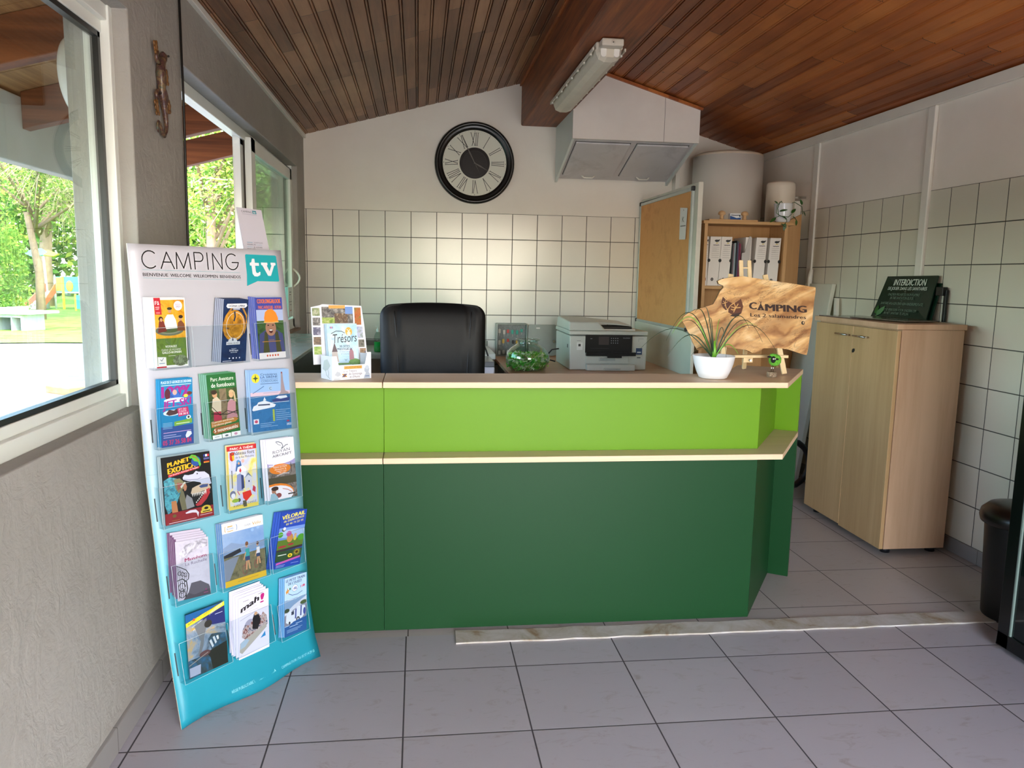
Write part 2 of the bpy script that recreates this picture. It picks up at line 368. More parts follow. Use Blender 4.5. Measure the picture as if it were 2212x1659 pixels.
# roof over room and porch
RF=plain('roof_underside','#8d8378',.8)
g=G()
for a,b in (((-2.0),.945),):
    g.hexa([(a,YR-.3,zl(a)+.04),(b,YR-.3,zl(b)+.04),(b,5.62,zl(b)+.04),(a,5.62,zl(a)+.04)],[(a,YR-.3,zl(a)+.1),(b,YR-.3,zl(b)+.1),(b,5.62,zl(b)+.1),(a,5.62,zl(a)+.1)],RF)
g.hexa([(-1.1,5.62,zl(-1.1)+.04),(.945,5.62,zl(.945)+.04),(.945,6.5,zl(.945)+.04),(-1.1,6.5,zl(-1.1)+.04)],[(-1.1,5.62,zl(-1.1)+.1),(.945,5.62,zl(.945)+.1),(.945,6.5,zl(.945)+.1),(-1.1,6.5,zl(-1.1)+.1)],RF)
g.hexa([(.945,YR-.3,zr(.945)+.04),(3.1,YR-.3,zr(3.1)+.04),(3.1,6.5,zr(3.1)+.04),(.945,6.5,zr(.945)+.04)],[(.945,YR-.3,zr(.945)+.1),(3.1,YR-.3,zr(3.1)+.1),(3.1,6.5,zr(3.1)+.1),(.945,6.5,zr(.945)+.1)],RF)
struct(g,'roof')
# ridge beam
g=G(); g.box((.80,YR,2.54),(1.09,YB+.002,2.93),BEAM); struct(g,'ridge_beam',bevel=.012,seg=2)
g=G(); g.box((.785,YR,zl(.8)-.022),(.80,YB,zl(.8)+.005),CR); struct(g,'trim_4',bevel=.003)
# eaves trims
g=G(); g.box((XL-.002,YR,2.385),(XL+.02,YB,2.412),WHT); struct(g,'trim_5',bevel=.003)
g=G(); g.box((XR-.022,YR,2.32),(XR,YB,2.378),WHT); struct(g,'trim_6',bevel=.003)
g=G(); g.box((XR-.018,5.17,1.30),(XR-.002,5.235,2.32),WHT); struct(g,'trim_7',bevel=.004)
g=G(); g.box((XR-.024,3.955,1.20),(XR-.002,4.015,2.32),WHT); struct(g,'trim_8',bevel=.006)
# hardened foam on the pipe cover
g=G(); g.tube([(XR-.03,5.13,1.46),(XR-.035,5.14,1.40),(XR-.03,5.14,1.32),(XR-.03,5.14,1.25)],[.012,.018,.014,.013],WHT,8); struct(g,'trim_9')
# ================================================================ window 1
g=G(); Y0,Y1,Z0,Z1=.85,2.56,.945,2.15
t=thing('window_1',(-.95,1.7,.94),None,None); t['kind']='structure'
xa,xb=-.985,-.915
g.box((xa,Y0,Z0),(xb,Y1,Z0+.045),ALU); g.box((xa,Y0,Z1-.045),(xb,Y1,Z1),ALU); g.box((xa,Y1-.03,Z0),(xb+.006,Y1,Z1),ALU); g.box((xa,Y0,Z0),(xb,Y0+.04,Z1),ALU)
g.out('window_frame',t,bevel=.003)
g=G(); g.box((xa+.012,Y0+.04,Z0+.045),(xb-.016,Y1-.03,Z0+.075),ALU); g.box((xa+.012,Y0+.04,Z1-.08),(xb-.016,Y1-.03,Z1-.045),ALU)
g.out('sash',t,bevel=.002)
g=G(); ga=-.958; gb=-.936
g.box((ga,Y0+.04,Z0+.075),(gb,Y1-.03,Z0+.09),GASK); g.box((ga,Y0+.04,Z1-.095),(gb,Y1-.03,Z1-.08),GASK); g.box((ga,Y1-.047,Z0+.075),(gb,Y1-.03,Z1-.08),GASK); g.box((ga,Y0+.04,Z0+.075),(gb,Y0+.055,Z1-.08),GASK)
g.out('gasket',t)
g=G(); g.box((-.950,Y0+.05,Z0+.085),(-.944,Y1-.04,Z1-.09),GLS); g.out('glass_pane',t)
# sill lip in plaster
# ================================================================ window 2 (sliding)
Y0,Y1,Z0,Z1=3.085,5.84,.955,2.13
t=thing('window_2',(-.95,4.4,.95),None,None); t['kind']='structure'
g=G(); xa,xb=-1.0,-.90
g.box((xa,Y0,Z0),(xb,Y1,Z0+.035),ALU); g.box((xa,Y0,Z1-.035),(xb-.03,Y1,Z1),ALU); g.box((xa,Y0,Z0),(xb,Y0+.03,Z1),ALU); g.box((xa,Y1-.03,Z0),(xb,Y1,Z1),ALU)
g.box((xb-.05,Y0,Z1-.05),(xb-.03,Y1,Z1-.035),ALU)
g.out('window_frame',t,bevel=.003)
g=G(); s0,s1=4.46,5.81; zz0,zz1=Z0+.03,Z1-.03
g.box((-.935,s0,zz0),(-.900,s0+.10,zz1),ALU); g.box((-.935,s1-.06,zz0),(-.900,s1,zz1),ALU); g.box((-.935,s0,zz1-.075),(-.900,s1,zz1),ALU); g.box((-.935,s0,zz0),(-.900,s1,zz0+.06),ALU)
g.out('sash',t,bevel=.003)
g=G(); g.box((-.922,s0+.09,zz0+.05),(-.914,s1-.05,zz1-.065),GLG); g.out('glass_pane',t)
g=G(); g.box((-.985,4.40,zz0),(-.945,4.47,zz1),ALU); g.box((-.985,5.72,zz0),(-.945,5.80,zz1),ALU); g.box((-.985,4.4,zz1-.05),(-.945,5.8,zz1),ALU); g.box((-.985,4.4,zz0),(-.945,5.8,zz0+.05),ALU); g.out('outer_sash',t,bevel=.003)
g=G(); g.box((-.968,4.45,zz0+.04),(-.962,5.74,zz1-.04),GLG); g.out('glass_pane',t)
g=G(); g.box((-.944,4.462,zz0),(-.936,4.475,zz1),ink('#3b332c',.9)); g.out('brush_seal',t)
g=G(); pts=[(-.898+.045*math.sin(PI*i/8),5.79,1.27+.13*i/8) for i in range(9)]; g.tube(pts,.008,WHT,8); g.out('handle',t)
g=G(); g.box((-1.0,3.09,.957),(-.86,5.84,.972),plain('window_board_brown','#7a5a44',.5)); struct(g,'trim_10',bevel=.002)
# ================================================================ porch
PW=woodmat('porch_boards','#9a6a42','#d8a26a','Y',rough=.6,streak=20,bump=.2); RW=woodmat('porch_rafter_wood','#6d3c20','#9c5c34','X',rough=.6,streak=20,bump=.2)
g=G()
for i in range(12):
    ya=YR-.2+i*.61; yb=min(ya+.604,5.61); a,b=-1.95,-1.05
    if yb>ya: g.hexa([(a,ya,zl(a)),(b,ya,zl(b)),(b,yb,zl(b)),(a,yb,zl(a))],[(a,ya,zl(a)+.03),(b,ya,zl(b)+.03),(b,yb,zl(b)+.03),(a,yb,zl(a)+.03)],PW)
struct(g,'porch_ceiling')
for k,y in enumerate((5.53,4.71,3.89,3.07,2.25,1.43,.61,-.21)):
    g=G(); a,b=-1.78,-1.052; h=.165
    g.hexa([(a,y-.035,zl(a)-h),(b,y-.035,zl(b)-h),(b,y+.035,zl(b)-h),(a,y+.035,zl(a)-h)],[(a,y-.035,zl(a)-.001),(b,y-.035,zl(b)-.001),(b,y+.035,zl(b)-.001),(a,y+.035,zl(a)-.001)],RW)
    struct(g,'porch_rafter',bevel=.004)
g=G(); g.box((-1.85,YR-.3,1.842),(-1.78,4.72,zl(-1.85)-.004),plastermat('white_fascia','#d9d4c8','#e6e2da',.4,18)); struct(g,'porch_fascia',bevel=.006)
# ================================================================ outdoors ground
def gz(y): return -.2-.0315*max(0,min(y,35))
GRV=plastermat('gravel_surface','#625d59','#7a7570',.6,5)
def ground(name,y0,y1,m,edge=None,x0=-70,x1=30,dz=0):
    g=G(); N=26; K=60
    ys=[y0+(y1-y0)*i/N for i in range(N+1)]; vs=[];fs=[]
    for j,y in enumerate(ys):
        for i in range(K+1):
            yy=y
            x=x0+(x1-x0)*i/K
            if j==0 and edge: yy=y+rr.uniform(-edge,edge)
            vs.append((x,yy,gz(yy)+dz))
    fs=[(j*(K+1)+i,j*(K+1)+i+1,(j+1)*(K+1)+i+1,(j+1)*(K+1)+i) for j in range(N) for i in range(K)]
    g.add(vs,fs,m); return struct(g,name)
ground('gravel_path',-14,30,GRV)
GRS=picmat('grass_surface',['#45701a','#5f8a26','#79963a','#6f7a48'],1.3,4,.9)
ground('lawn',26,110,GRS,edge=.5,dz=.03)
# ================================================================ sky and light
wd=bpy.data.worlds.new('sky'); S.world=wd; wd.use_nodes=True; nt=wd.node_tree; nt.nodes.clear()
sk=nt.nodes.new('ShaderNodeTexSky'); sk.sky_type='NISHITA'; sk.sun_disc=False; sk.sun_elevation=math.radians(48); sk.sun_rotation=math.radians(150); sk.air_density=1.0; sk.dust_density=2.0
bg=nt.nodes.new('ShaderNodeBackground'); bg.inputs[1].default_value=1.4; ow=nt.nodes.new('ShaderNodeOutputWorld'); nt.links.new(sk.outputs[0],bg.inputs[0]); nt.links.new(bg.outputs[0],ow.inputs[0])
def light(typ,name,loc,d,energy,col,size=None,sizey=None,portal=False,angle=None):
    L=bpy.data.lights.new(name,typ); L.energy=energy; L.color=col; o=bpy.data.objects.new(name,L); COL.objects.link(o); o.location=loc
    o.rotation_euler=V(d).to_track_quat('-Z','Y').to_euler()
    if size: L.shape='RECTANGLE'; L.size=size; L.size_y=sizey
    if portal: L.cycles.is_portal=True
    if angle: L.angle=angle
    return o
light('SUN','sun_light',(5,-8,12),(-.35,.62,-.70),3.6,(1,.95,.86),angle=.009)
light('AREA','door_daylight',(1.1,YR-.22,1.15),(0,1,.06),40,(1,.965,.92),2.0,2.1)
light('AREA','window_portal',(-1.06,1.7,1.55),(1,0,0),1,(1,1,1),1.75,1.25,portal=True)
light('AREA','window_portal',(-1.06,4.45,1.55),(1,0,0),1,(1,1,1),2.8,1.2,portal=True)
S.view_settings.view_transform='Standard'; S.view_settings.look='None'; S.view_settings.gamma=1; S.view_settings.use_curve_mapping=False
S.view_settings.exposure=1.2
S.cycles.max_bounces=10; S.cycles.diffuse_bounces=6; S.cycles.transparent_max_bounces=24; S.cycles.caustics_reflective=False; S.cycles.caustics_refractive=False
S.cycles.sample_clamp_indirect=6
# ================================================================ reception counter
LG=plain('lime_green_laminate','#639010',.45,spec=.25,var=.02,scale=2); DG=plain('dark_green_laminate','#0c3c1a',.45,spec=.22,var=.03,scale=2)
BT=woodmat('beech_counter_top','#d0b294','#dcc0a2','X',streak=60,rough=.42,bump=.02); BE=woodmat('beech_counter_edge','#d9b795','#e6c7a6','X',streak=60,rough=.45,bump=.02)
u=V((.551,.8345,0)); nn=V((.8345,-.551,0))
def dg(s,off): p=u*s+nn*off; return (p.x,p.y)   # point by distance along the slanted end and offset across it
cnt=thing('reception_counter',(.6,2.9,0),'two-tone green reception counter with beech top, slanted end and ledge','counter')
def slab(name,poly,z0,z1,label=None):
    g=G(); g.prism(poly,((0,0,z0),(1,0,0),(0,1,0),(0,0,1)),z1-z0,BT)
    n=len(poly); g.mat(BE)
    for k in range(2,2+n): g.mi[k]=1
    return g.out(name,cnt,bevel=.0015,label=label)
yF=2.835
def edge_pt(off,y):  # intersection of slanted line (offset off) with y
    s=(y+.551*off)/.8345; p=u*s+nn*off; return (p.x,y)
slab('counter_top',[(-.56,yF),(-.130,yF),(-.130,3.10),(-.56,3.10)],.961,.983)
slab('counter_top',[(-.127,yF),edge_pt(-.358,yF),dg(3.69,-.358),dg(3.69,-.645),edge_pt(-.645,3.10),(-.127,3.10)],.961,.983)
slab('front_ledge',[(-.56,yF-.012),(-.130,yF-.012),(-.130,2.925),(-.56,2.925)],.677,.699)
slab('front_ledge',[(-.127,yF-.012),edge_pt(-.358,yF-.012),dg(3.668,-.358),dg(3.668,-.47),edge_pt(-.47,2.925),(-.127,2.925)],.677,.699)
g=G(); e1=edge_pt(-.451,2.86)
g.box((-.56,2.86,.006),(-.1285,2.878,.677),DG); g.out('lower_panel',cnt,bevel=.001)
g=G(); g.box((-.1275,2.86,.006),(e1[0],2.878,.677),DG); g.out('lower_panel',cnt,bevel=.001)
g=G(); a=V(e1+(0,)); b=V(dg(3.667,-.451)+(0,)); m=(a+b)/2; g.obox((m.x-nn.x*.009,m.y-nn.y*.009,.3415),(u,nn,(0,0,1)),((b-a).length/2,.009,.3355),DG); g.out('slanted_lower_panel',cnt,bevel=.001)
e2=edge_pt(-.463,2.922)
g=G(); g.box((-.56,2.922,.699),(-.1285,2.938,.961),LG); g.out('upper_panel',cnt,bevel=.001)
g=G(); g.box((-.1275,2.922,.699),(e2[0],2.938,.961),LG); g.out('upper_panel',cnt,bevel=.001)
g=G(); a=V(e2+(0,)); b=V(dg(3.667,-.463)+(0,)); m=(a+b)/2; g.obox((m.x-nn.x*.009,m.y-nn.y*.009,.83),(u,nn,(0,0,1)),((b-a).length/2,.009,.131),LG); g.out('slanted_upper_panel',cnt,bevel=.001)
for nm,m_,z0,z1 in (('end_panel',DG,.006,.695),('end_panel',LG,.695,.961)):
    g=G(); c=u*3.678+nn*(-.498); g.obox((c.x,c.y,(z0+z1)/2),(u,nn,(0,0,1)),(.0105,.137,(z1-z0)/2),m_); g.out(nm,cnt,bevel=.001)
g=G(); g.box((-.56,2.94,.0),(-.54,3.09,.961),DG); g.out('end_panel',cnt)
# green return cabinet on the window side
DG2=plain('dark_green_cabinet','#22382a',.35,var=.05)
t=thing('low_cabinet',(-.75,4.4,0),'dark green low cabinet under the sliding window behind the counter','cabinet')
g=G(); g.box((-.85,3.6,.70),(-.60,5.3,.945),DG2); g.box((-.85,3.6,0),(-.83,5.3,.7),DG2); g.box((-.83,3.6,0),(-.60,3.64,.7),DG2); g.out('body',t,bevel=.004)
g=G(); g.box((-.86,3.58,.945),(-.585,5.32,.967),plain('grey_green_top','#8f9f94',.2)); g.out('top',t,bevel=.003)
# worktop at the back left with splashback groove
t=thing('kitchen_worktop',(-.3,5.9,0),'pale worktop along the back wall behind the office chair','worktop')
WT=plain('pale_worktop','#c6c8c2',.3,var=.04)
g=G(); g.box((-.58,5.52,.775),(.56,6.183,.815),WT); g.out('top',t,bevel=.004)
g=G(); g.box((-.58,6.165,.815),(.56,6.183,.855),plain('grey_upstand','#77756e',.4)); g.out('upstand',t,bevel=.002)
g=G(); g.box((-.55,5.55,.0),(.55,6.18,.775),plain('cupboard_front_grey','#8e8176',.5)); g.out('cupboard',t,bevel=.003)
# soap bottle
t=thing('soap_bottle',(-.285,5.62,.815),'bottle of green liquid soap on the worktop beside the office chair','bottle')
g=G(); GB=glassmat('clear_plastic','#e9f2ec',1.45); c=(-.285,5.62,.815)
g.lathe([(.028,.0),(.031,.006),(.031,.10),(.022,.13),(.012,.145)],c,GB,20,cap=False); g.out('bottle_body',t)
g=G(); g.lathe([(.027,.003),(.029,.008),(.029,.075)],c,plain('green_liquid_soap','#1fae4a',.25),20); g.out('liquid',t)
g=G(); g.lathe([(.011,.145),(.013,.147),(.013,.165),(.006,.168),(.006,.18)],c,WHT,16); g.box((-.305,5.614,.995),(-.279,5.626,1.005),WHT); g.out('pump',t)
# ================================================================ rear desk
DW=woodmat('desk_wood','#c9a080','#d6ae8e','X',streak=40,rough=.4,bump=.02)
t=thing('desk',(1.2,5.6,0),'wood-topped desk against the tiled back wall under the printer','desk')
g=G(); pl_=[(.60,5.06),(.63,4.98),(.70,4.93),(1.77,4.93),(1.77,6.18),(.60,6.18)]
g.prism(pl_,((0,0,.715),(1,0,0),(0,1,0),(0,0,1)),.025,DW); g.out('desk_top',t,bevel=.003)
for x,y in ((.66,5.1),(.66,6.1),(1.70,5.02),(1.70,6.1)):
    g=G(); g.box((x-.025,y-.025,0),(x+.025,y+.025,.715),plain('grey_metal','#9a9c9e',.4,.3)); g.out('leg',t,bevel=.003)
# divider panel
GP=plain('pale_grey_panel','#dcdfd2',.4,var=.03)
g=G(); P=[(4.84,0),(6.18,0),(6.18,1.03),(4.93,1.03)]
P+= [(4.93-.09*math.sin(a*PI/12),.94+.09*math.cos(a*PI/12)) for a in range(1,7)]
g.prism(P,((1.776,0,0),(0,1,0),(0,0,1),(1,0,0)),.022,GP)
g.out('desk_divider',loc=(1.787,5.5,0),label='pale grey divider panel at the right end of the desk, below the cork board',cat='divider panel',bevel=.004)
# cork board
t=thing('cork_board',(1.785,5.5,1.03),'cork notice board in a pale frame above the desk divider','notice board')
CK=picmat('cork_surface',['#e0a264','#e6a96c','#d4955a'],6,2,.8,dist=.2); FA=plain('board_frame_metal','#b9c2bf',.3,.3)
bx=1.795
g=G(); g.box((bx,4.90,1.035),(bx+.032,6.17,2.0),plain('board_backing_white','#d9d7cb',.5)); g.out('backing',t,bevel=.003)
g=G(); g.box((bx-.012,4.985,1.045),(bx-.002,6.15,1.955),CK); g.out('cork_sheet',t)
g=G(); 
for a,b in (((4.965,1.03),(6.17,1.05)),((4.965,1.95),(6.17,1.975)),((4.965,1.03),(4.99,1.975)),((6.15,1.03),(6.17,1.975))): g.box((bx-.018,a[0],a[1]),(bx,b[0],b[1]),FA)
g.out('frame',t,bevel=.003)
for y,z in ((4.975,1.04),(4.975,1.965),(6.16,1.04),(6.16,1.965)):
    g=G(); g.box((bx-.021,y-.016,z-.016),(bx+.001,y+.016,z+.016),ink('#15181c',.4)); g.out('corner_cap',t,bevel=.006)
# pinned sheet
F=bil((bx-.014,5.19,1.645),(bx-.016,5.06,1.64),(bx-.018,5.04,1.845),(bx-.0135,5.20,1.86),(-1,0,0))
g=G(); art(g,F,[('r',0,0,1,1,'#e9e8ea'),('t','K',.34,.55,.30,.17,'#2e3033',-.02),('l',[(.12,.42),(.88,.44)],.03,'#55585c'),('e',.5,.93,.035,.025,'#7a4a6a')])
g.out('paper_sheet',loc=(bx-.015,5.12,1.75),label='white paper sheet with a large K pinned on the cork board',cat='paper')
# ================================================================ office chair
t=thing('office_chair',(.08,4.3,0),'black leather office chair behind the counter','chair')
BL=plain('black_leather','#050506',.5,var=.2,scale=30,bump=.12,bscale=120,spec=.3); BKS=plain('chair_back_shell','#2c3a2c',.5)
def chairback(d):  # front surface, u in -1..1, v 0..1
    pass
g=G(); NX,NZ=28,26; W=.285; vs=[];cx,cy,z0,z1=.082,4.16,.52,1.215
def outline(a,v):
    z=z0+(z1-z0)*v; w=W*(1-.03*(1-v)); r=.07
    if v>1-r/(z1-z0)*1.0: k=(v-(1-r/(z1-z0)))/(r/(z1-z0)); w=w-r*(1-math.sqrt(max(0,1-k*k)))*.85
    return w,z
for s_,off in ((1,0),(-1,.11)):
    vs=[]
    for j in range(NZ+1):
        v=j/NZ
        v=1-(1-v)**1.7
        for i in range(NX+1):
            a=-1+2*i/NX; w,z=outline(a,v); x=cx+w*a
            bow=.010*(1-a*a); ztop=z+ (bow if v>.9 else 0)
            y=cy+.16*(v)*.35+ .05*abs(a)**3*(-.6)
            if s_==1:
                pad=.045*(1-abs(a)**6)*(1-abs(2*v-1)**8)
                seam=.014*math.exp(-((abs(a)-(.62+.12*v*v))/.025)**2)+.012*math.exp(-((v-.40)/.018)**2)*(abs(a)<.66)
                y+= -pad+seam-.006*math.sin(a*9+v*4)*(v<.45)
            else: y+=off*.55
            vs.append((x,y,ztop))
    fs=[(j*(NX+1)+i,j*(NX+1)+i+1,(j+1)*(NX+1)+i+1,(j+1)*(NX+1)+i) for j in range(NZ) for i in range(NX)]
    if s_==1: fv=vs; ff=fs; g.add(vs,fs,BL,True)
    else:
        n0=len(fv); bv=vs
        per=[i for i in range(NX+1)]+[j*(NX+1)+NX for j in range(1,NZ+1)]+[NZ*(NX+1)+i for i in range(NX-1,-1,-1)]+[j*(NX+1) for j in range(NZ-1,0,-1)]
        g.add(bv,fs,BKS,True)
        g.add(fv+bv,[(per[k],per[(k+1)%len(per)],n0+per[(k+1)%len(per)],n0+per[k]) for k in range(len(per))],BL,True)
g.out('backrest',t)
# piping seams
SEAM=plain('leather_seam','#0a0a0b',.5)
def fy(a,v): return cy+.056*v-.03*abs(a)**3-.045*(1-abs(a)**6)*(1-abs(2*v-1)**8)+.006
for sg in (-1,1):
    g=G(); g.tube([(cx+sg*W*(.62+.12*v*v),fy(.62+.12*v*v,v),z0+(z1-z0)*v) for v in [i/16*.90+.05 for i in range(17)]],.0035,SEAM,6); g.out('piping',t)
g=G(); g.tube([(cx+W*a,fy(a,.42-.02*a*a),z0+(z1-z0)*(.42-.02*a*a)) for a in [-.66+1.32*i/12 for i in range(13)]],.0035,SEAM,6); g.out('piping',t)
g=G(); g.ball((.082,4.0,.50),(.27,.27,.06),BL,28,12,fn=lambda d:1/(abs(d.x)**5+abs(d.y)**5+abs(d.z)**2.5)**.12); g.out('seat',t)
g=G(); g.cyl((.082,4.1,.14),(.082,4.1,.46),.028,plain('black_plastic','#101010',.5)); g.out('gas_column',t)
for k in range(5):
    a=2*PI*k/5+.3; e=(.082+.29*math.cos(a),4.1+.29*math.sin(a),.085)
    g=G(); g.bar((.082,4.1,.14),e,.045,.03,MATS['black_plastic']); g.out('base_arm',t,bevel=.004)
    g=G(); g.cyl((e[0]-.02,e[1],.03),(e[0]+.02,e[1],.03),.03,MATS['black_plastic']); g.out('caster',t)
for sg in (-1,1):
    g=G(); x=.082+sg*.29; g.tube([(x,4.14,.50),(x,4.12,.66),(x,4.02,.70),(x,3.86,.69),(x,3.84,.50)],.018,MATS['black_plastic'],8); g.out('armrest',t)
# side stand and white machine right of the chair
g=G(); g.box((.40,4.82,0),(.482,5.25,.752),WHT); g.out('drawer_unit',loc=(.44,5.0,0),label='narrow white drawer unit beside the office chair',cat='drawer unit',bevel=.003)
t=thing('laminator',(.44,5.0,.752),'grey and white office machine half hidden behind the office chair','office machine')
g=G(); g.box((.30,4.84,.80),(.485,5.2,.835),plain('machine_grey','#6e7072',.3)); g.out('lid',t,bevel=.006)
g=G(); g.hexa([(.30,4.83,.752),(.485,4.83,.752),(.485,5.22,.752),(.30,5.22,.752)],[(.30,4.83,.80),(.485,4.83,.80),(.485,5.22,.80),(.30,5.22,.80)],plain('machine_white','#dedce4',.35)); g.out('housing',t,bevel=.006)
g=G(); g.tube([(.47,5.15,.84),(.45,5.18,.90),(.46,5.20,.88),(.49,5.24,.80),(.49,5.25,.76)],.005,ink('#161616'),6); g.out('cable',t)
# ================================================================ key cabinet
t=thing('key_cabinet',(.83,6.1,.74),'open grey metal key cabinet standing on the desk','key cabinet')
KG=plain('key_cabinet_grey','#9aa19a',.4,.1); KI=picmat('key_panel_grey',['#6f7674','#7e8583','#8b918f'],60,3,.5)
g=G(); x0,x1,z0,z1=.628,.862,.742,1.0
g.box((x0,6.15,z0),(x1,6.165,z1),KI); g.out('back_panel',t)
g=G(); g.box((x0-.008,6.07,z0),(x0,6.165,z1),KG); g.box((x1,6.07,z0),(x1+.006,6.165,z1),KG); g.box((x0,6.07,z1-.006),(x1,6.165,z1),KG); g.box((x0,6.07,z0),(x1,6.165,z0+.006),KG); g.out('case',t,bevel=.002)
g=G(); g.prism(rounded(0,0,.235,.25,.02,4),((.872,6.06,.746),(1,0.05,0),(0,0,1),(0,1,0)),.012,KG); d=g.out('door',t,bevel=.002)
g=G(); g.box((.935,6.050,.965),(.965,6.055,.974),WHT); g.out('label_plate',d)
g=G(); g.cyl((1.08,6.056,.865),(1.08,6.045,.865),.011,plain('chrome','#c9c9c6',.15,1)); g.out('lock',d)
kc=['#c9c5bb','#1fa08a','#c8a23a','#c23b2e','#7a4a30','#d8d8d8','#2a2a2a','#b8b4aa']
rk=random.Random(5)
for i in range(16):
    r_,c_i=divmod(i,6); x=.650+c_i*.036+rk.uniform(-.004,.004); z=.955-r_*.082+rk.uniform(-.008,.008); m_=ink(kc[rk.randrange(8)]) if i not in (3,4) else ink('#1fa08a')
    g=G(); g.tube([(x,6.148,z),(x,6.14,z-.004),(x,6.136,z)],.0016,ink('#c0c0bc',.3),5); L=rk.uniform(.022,.034); g.prism(rounded(-.009,-L-.006,.009,-.004,.004,3),((x,6.137,z),(1,0,0),(0,0,1),(0,-1,0)),.003,m_); g.prism([(-.002,-L-.026),(.002,-L-.026),(.002,-L-.005),(-.002,-L-.005)],((x,6.137,z),(1,0,0),(0,0,1),(0,-1,0)),.002,ink('#b0aea6',.3))
    nm={0:'in the top row',1:'in the middle row',2:'in the bottom row'}[r_]
    g.out('key',loc=(x,6.14,z),label='key with fob hanging '+nm+' of the open key cabinet',cat='key',group='keys '+nm+' of the key cabinet')
# ================================================================ sweets jar
t=thing('glass_jar',(.746,5.19,.74),'squat clear glass jar filled with green wrapped sweets on the desk','jar')
JG=glassmat('jar_glass','#f3f9f5',1.6,2.0); c=(.746,5.19,.74)
g=G(); pr_=[(.0,.003),(.095,.0),(.125,.012),(.146,.05),(.150,.085),(.142,.12),(.118,.15),(.085,.172),(.072,.182),(.070,.196),(.078,.204),(.082,.21)]
g.lathe(pr_,c,JG,40,cap=False); g.lathe([(r-.004 if r>.01 else 0,z+.004) for r,z in pr_[:-1]]+[(.078,.2105)],c,JG,40,cap=False); g.out('jar_body',t)
g=G(); g.tube([(c[0]+.081*math.cos(a*PI/18),c[1]+.081*math.sin(a*PI/18),c[2]+.211) for a in range(36)],.004,JG,8,closed=True); g.out('rim',t)
g=G(); rj=random.Random(11); cols=['#5cc83a','#7ad850','#3fae34','#a6de62','#f0f5dc','#dbe8b4','#66cc44']
for i in range(420):
    a=rj.uniform(0,2*PI); z=rj.uniform(.014,.118); R=.138 if .03<z<.11 else .115; r=R*math.sqrt(rj.uniform(.35,1)) if z<.1 else R*math.sqrt(rj.random())
    p=V((c[0]+r*math.cos(a),c[1]+r*math.sin(a),c[2]+z)); m_=ink(cols[rj.randrange(7)],.3); d1=V((rj.gauss(0,1),rj.gauss(0,1),rj.gauss(0,.5))).normalized(); d2=d1.orthogonal().normalized()
    L=.016; w=.007; q=[p-d1*L-d2*w*1.4,p-d1*L*.5-d2*w*.5,p-d2*w*1.1,p+d1*L*.5-d2*w*.5,p+d1*L-d2*w*1.4,p+d1*L+d2*w*1.4,p+d1*L*.5+d2*w*.5,p+d2*w*1.1,p-d1*L*.5+d2*w*.5,p-d1*L+d2*w*1.4]
    n3=d1.cross(d2)*.003; g.add(q+[x+n3 for x in q],[list(range(10)),list(range(10,20))[::-1]]+[(k,(k+1)%10,10+(k+1)%10,10+k) for k in range(10)],m_)
g.out('wrapped_sweets',loc=(c[0],c[1],c[2]+.01),label='heap of green and white wrapped sweets inside the glass jar',cat='sweets',kind='stuff')
# ================================================================ printer
t=thing('printer',(1.3,5.4,.74),'pale grey inkjet printer with black control panel on the desk','printer')
PG=plain('printer_grey','#c9ccc4',.35,var=.03); PB=plain('black_gloss_plastic','#050506',.3,spec=.25); PD=ink('#2a2c2e',.4)
x0,x1,yf,yb_=1.04,1.582,5.19,5.72
g=G(); g.hexa([(x0-.0,yf,.742),(x1,yf,.742),(x1,yb_,.742),(x0-.0,yb_,.742)],[(x0-.004,yf,.978),(x1+.004,yf,.978),(x1+.004,yb_,.978),(x0-.004,yb_,.978)],PG); g.out('body',t,bevel=.008,seg=3)
g=G(); g.box((x0-.008,yf-.006,.984),(x1+.006,yb_,1.012),PG); g.out('scanner_lid',t,bevel=.008,seg=3)
g=G(); g.hexa([(x0-.006,yf+.03,1.012),(1.30,yf+.03,1.012),(1.30,yb_-.02,1.012),(x0-.006,yb_-.02,1.012)],[(x0+.0,yf+.06,1.07),(1.25,yf+.06,1.068),(1.25,yb_-.03,1.085),(x0,yb_-.03,1.09)],PG); g.out('document_feeder',t,bevel=.01,seg=3)
g=G(); g.hexa([(1.24,yf+.14,1.055),(1.50,yf+.14,1.038),(1.50,yb_-.05,1.046),(1.24,yb_-.05,1.063)],[(1.24,yf+.14,1.07),(1.50,yf+.14,1.046),(1.50,yb_-.05,1.056),(1.24,yb_-.05,1.08)],PG); g.out('feeder_tray',t,bevel=.003)
g=G(); g.box((1.235,yf+.10,1.0125),(1.50,yf+.30,1.036),ink('#2a2c28',.6)); g.out('feeder_slot_shade',t)  # solid dark box stands for the shade inside the feed slot
g=G(); g.box((1.17,yf+.08,1.012),(1.52,yf+.42,1.02),WHT); g.out('paper_support',t)
F=plane((1.146,yf-.004,.862),(.330,0,0),(0,-.0,.124),(0,-1,0))
g=G(); g.box((1.146,yf-.008,.862),(1.476,yf+.01,.986),PB); g.box((1.150,yf-.028,.842),(1.50,yf+.005,.866),PB); g.box((1.30,yf-.03,.828),(1.40,yf,.85),PB)
it=[('r',.28,.45,.5,.9,'#2c2020'),('r',.1,.77,.14,.80,'#8a8f92')]+[('e',.55+.045*i,.55+.13*j,.010,.028,'#8a8f95') for i in range(4) for j in range(3)]+[('t','MFC-J5930DW',.80,.8,.15,.06,'#9a9da0'),('r',.1,.25,.5,.262,'#33363a')]
F=plane((1.146,yf-.009,.862),(.330,0,0),(0,0,.124),(0,-1,0)); art(g,F,it); g.out('control_panel',t,bevel=0)
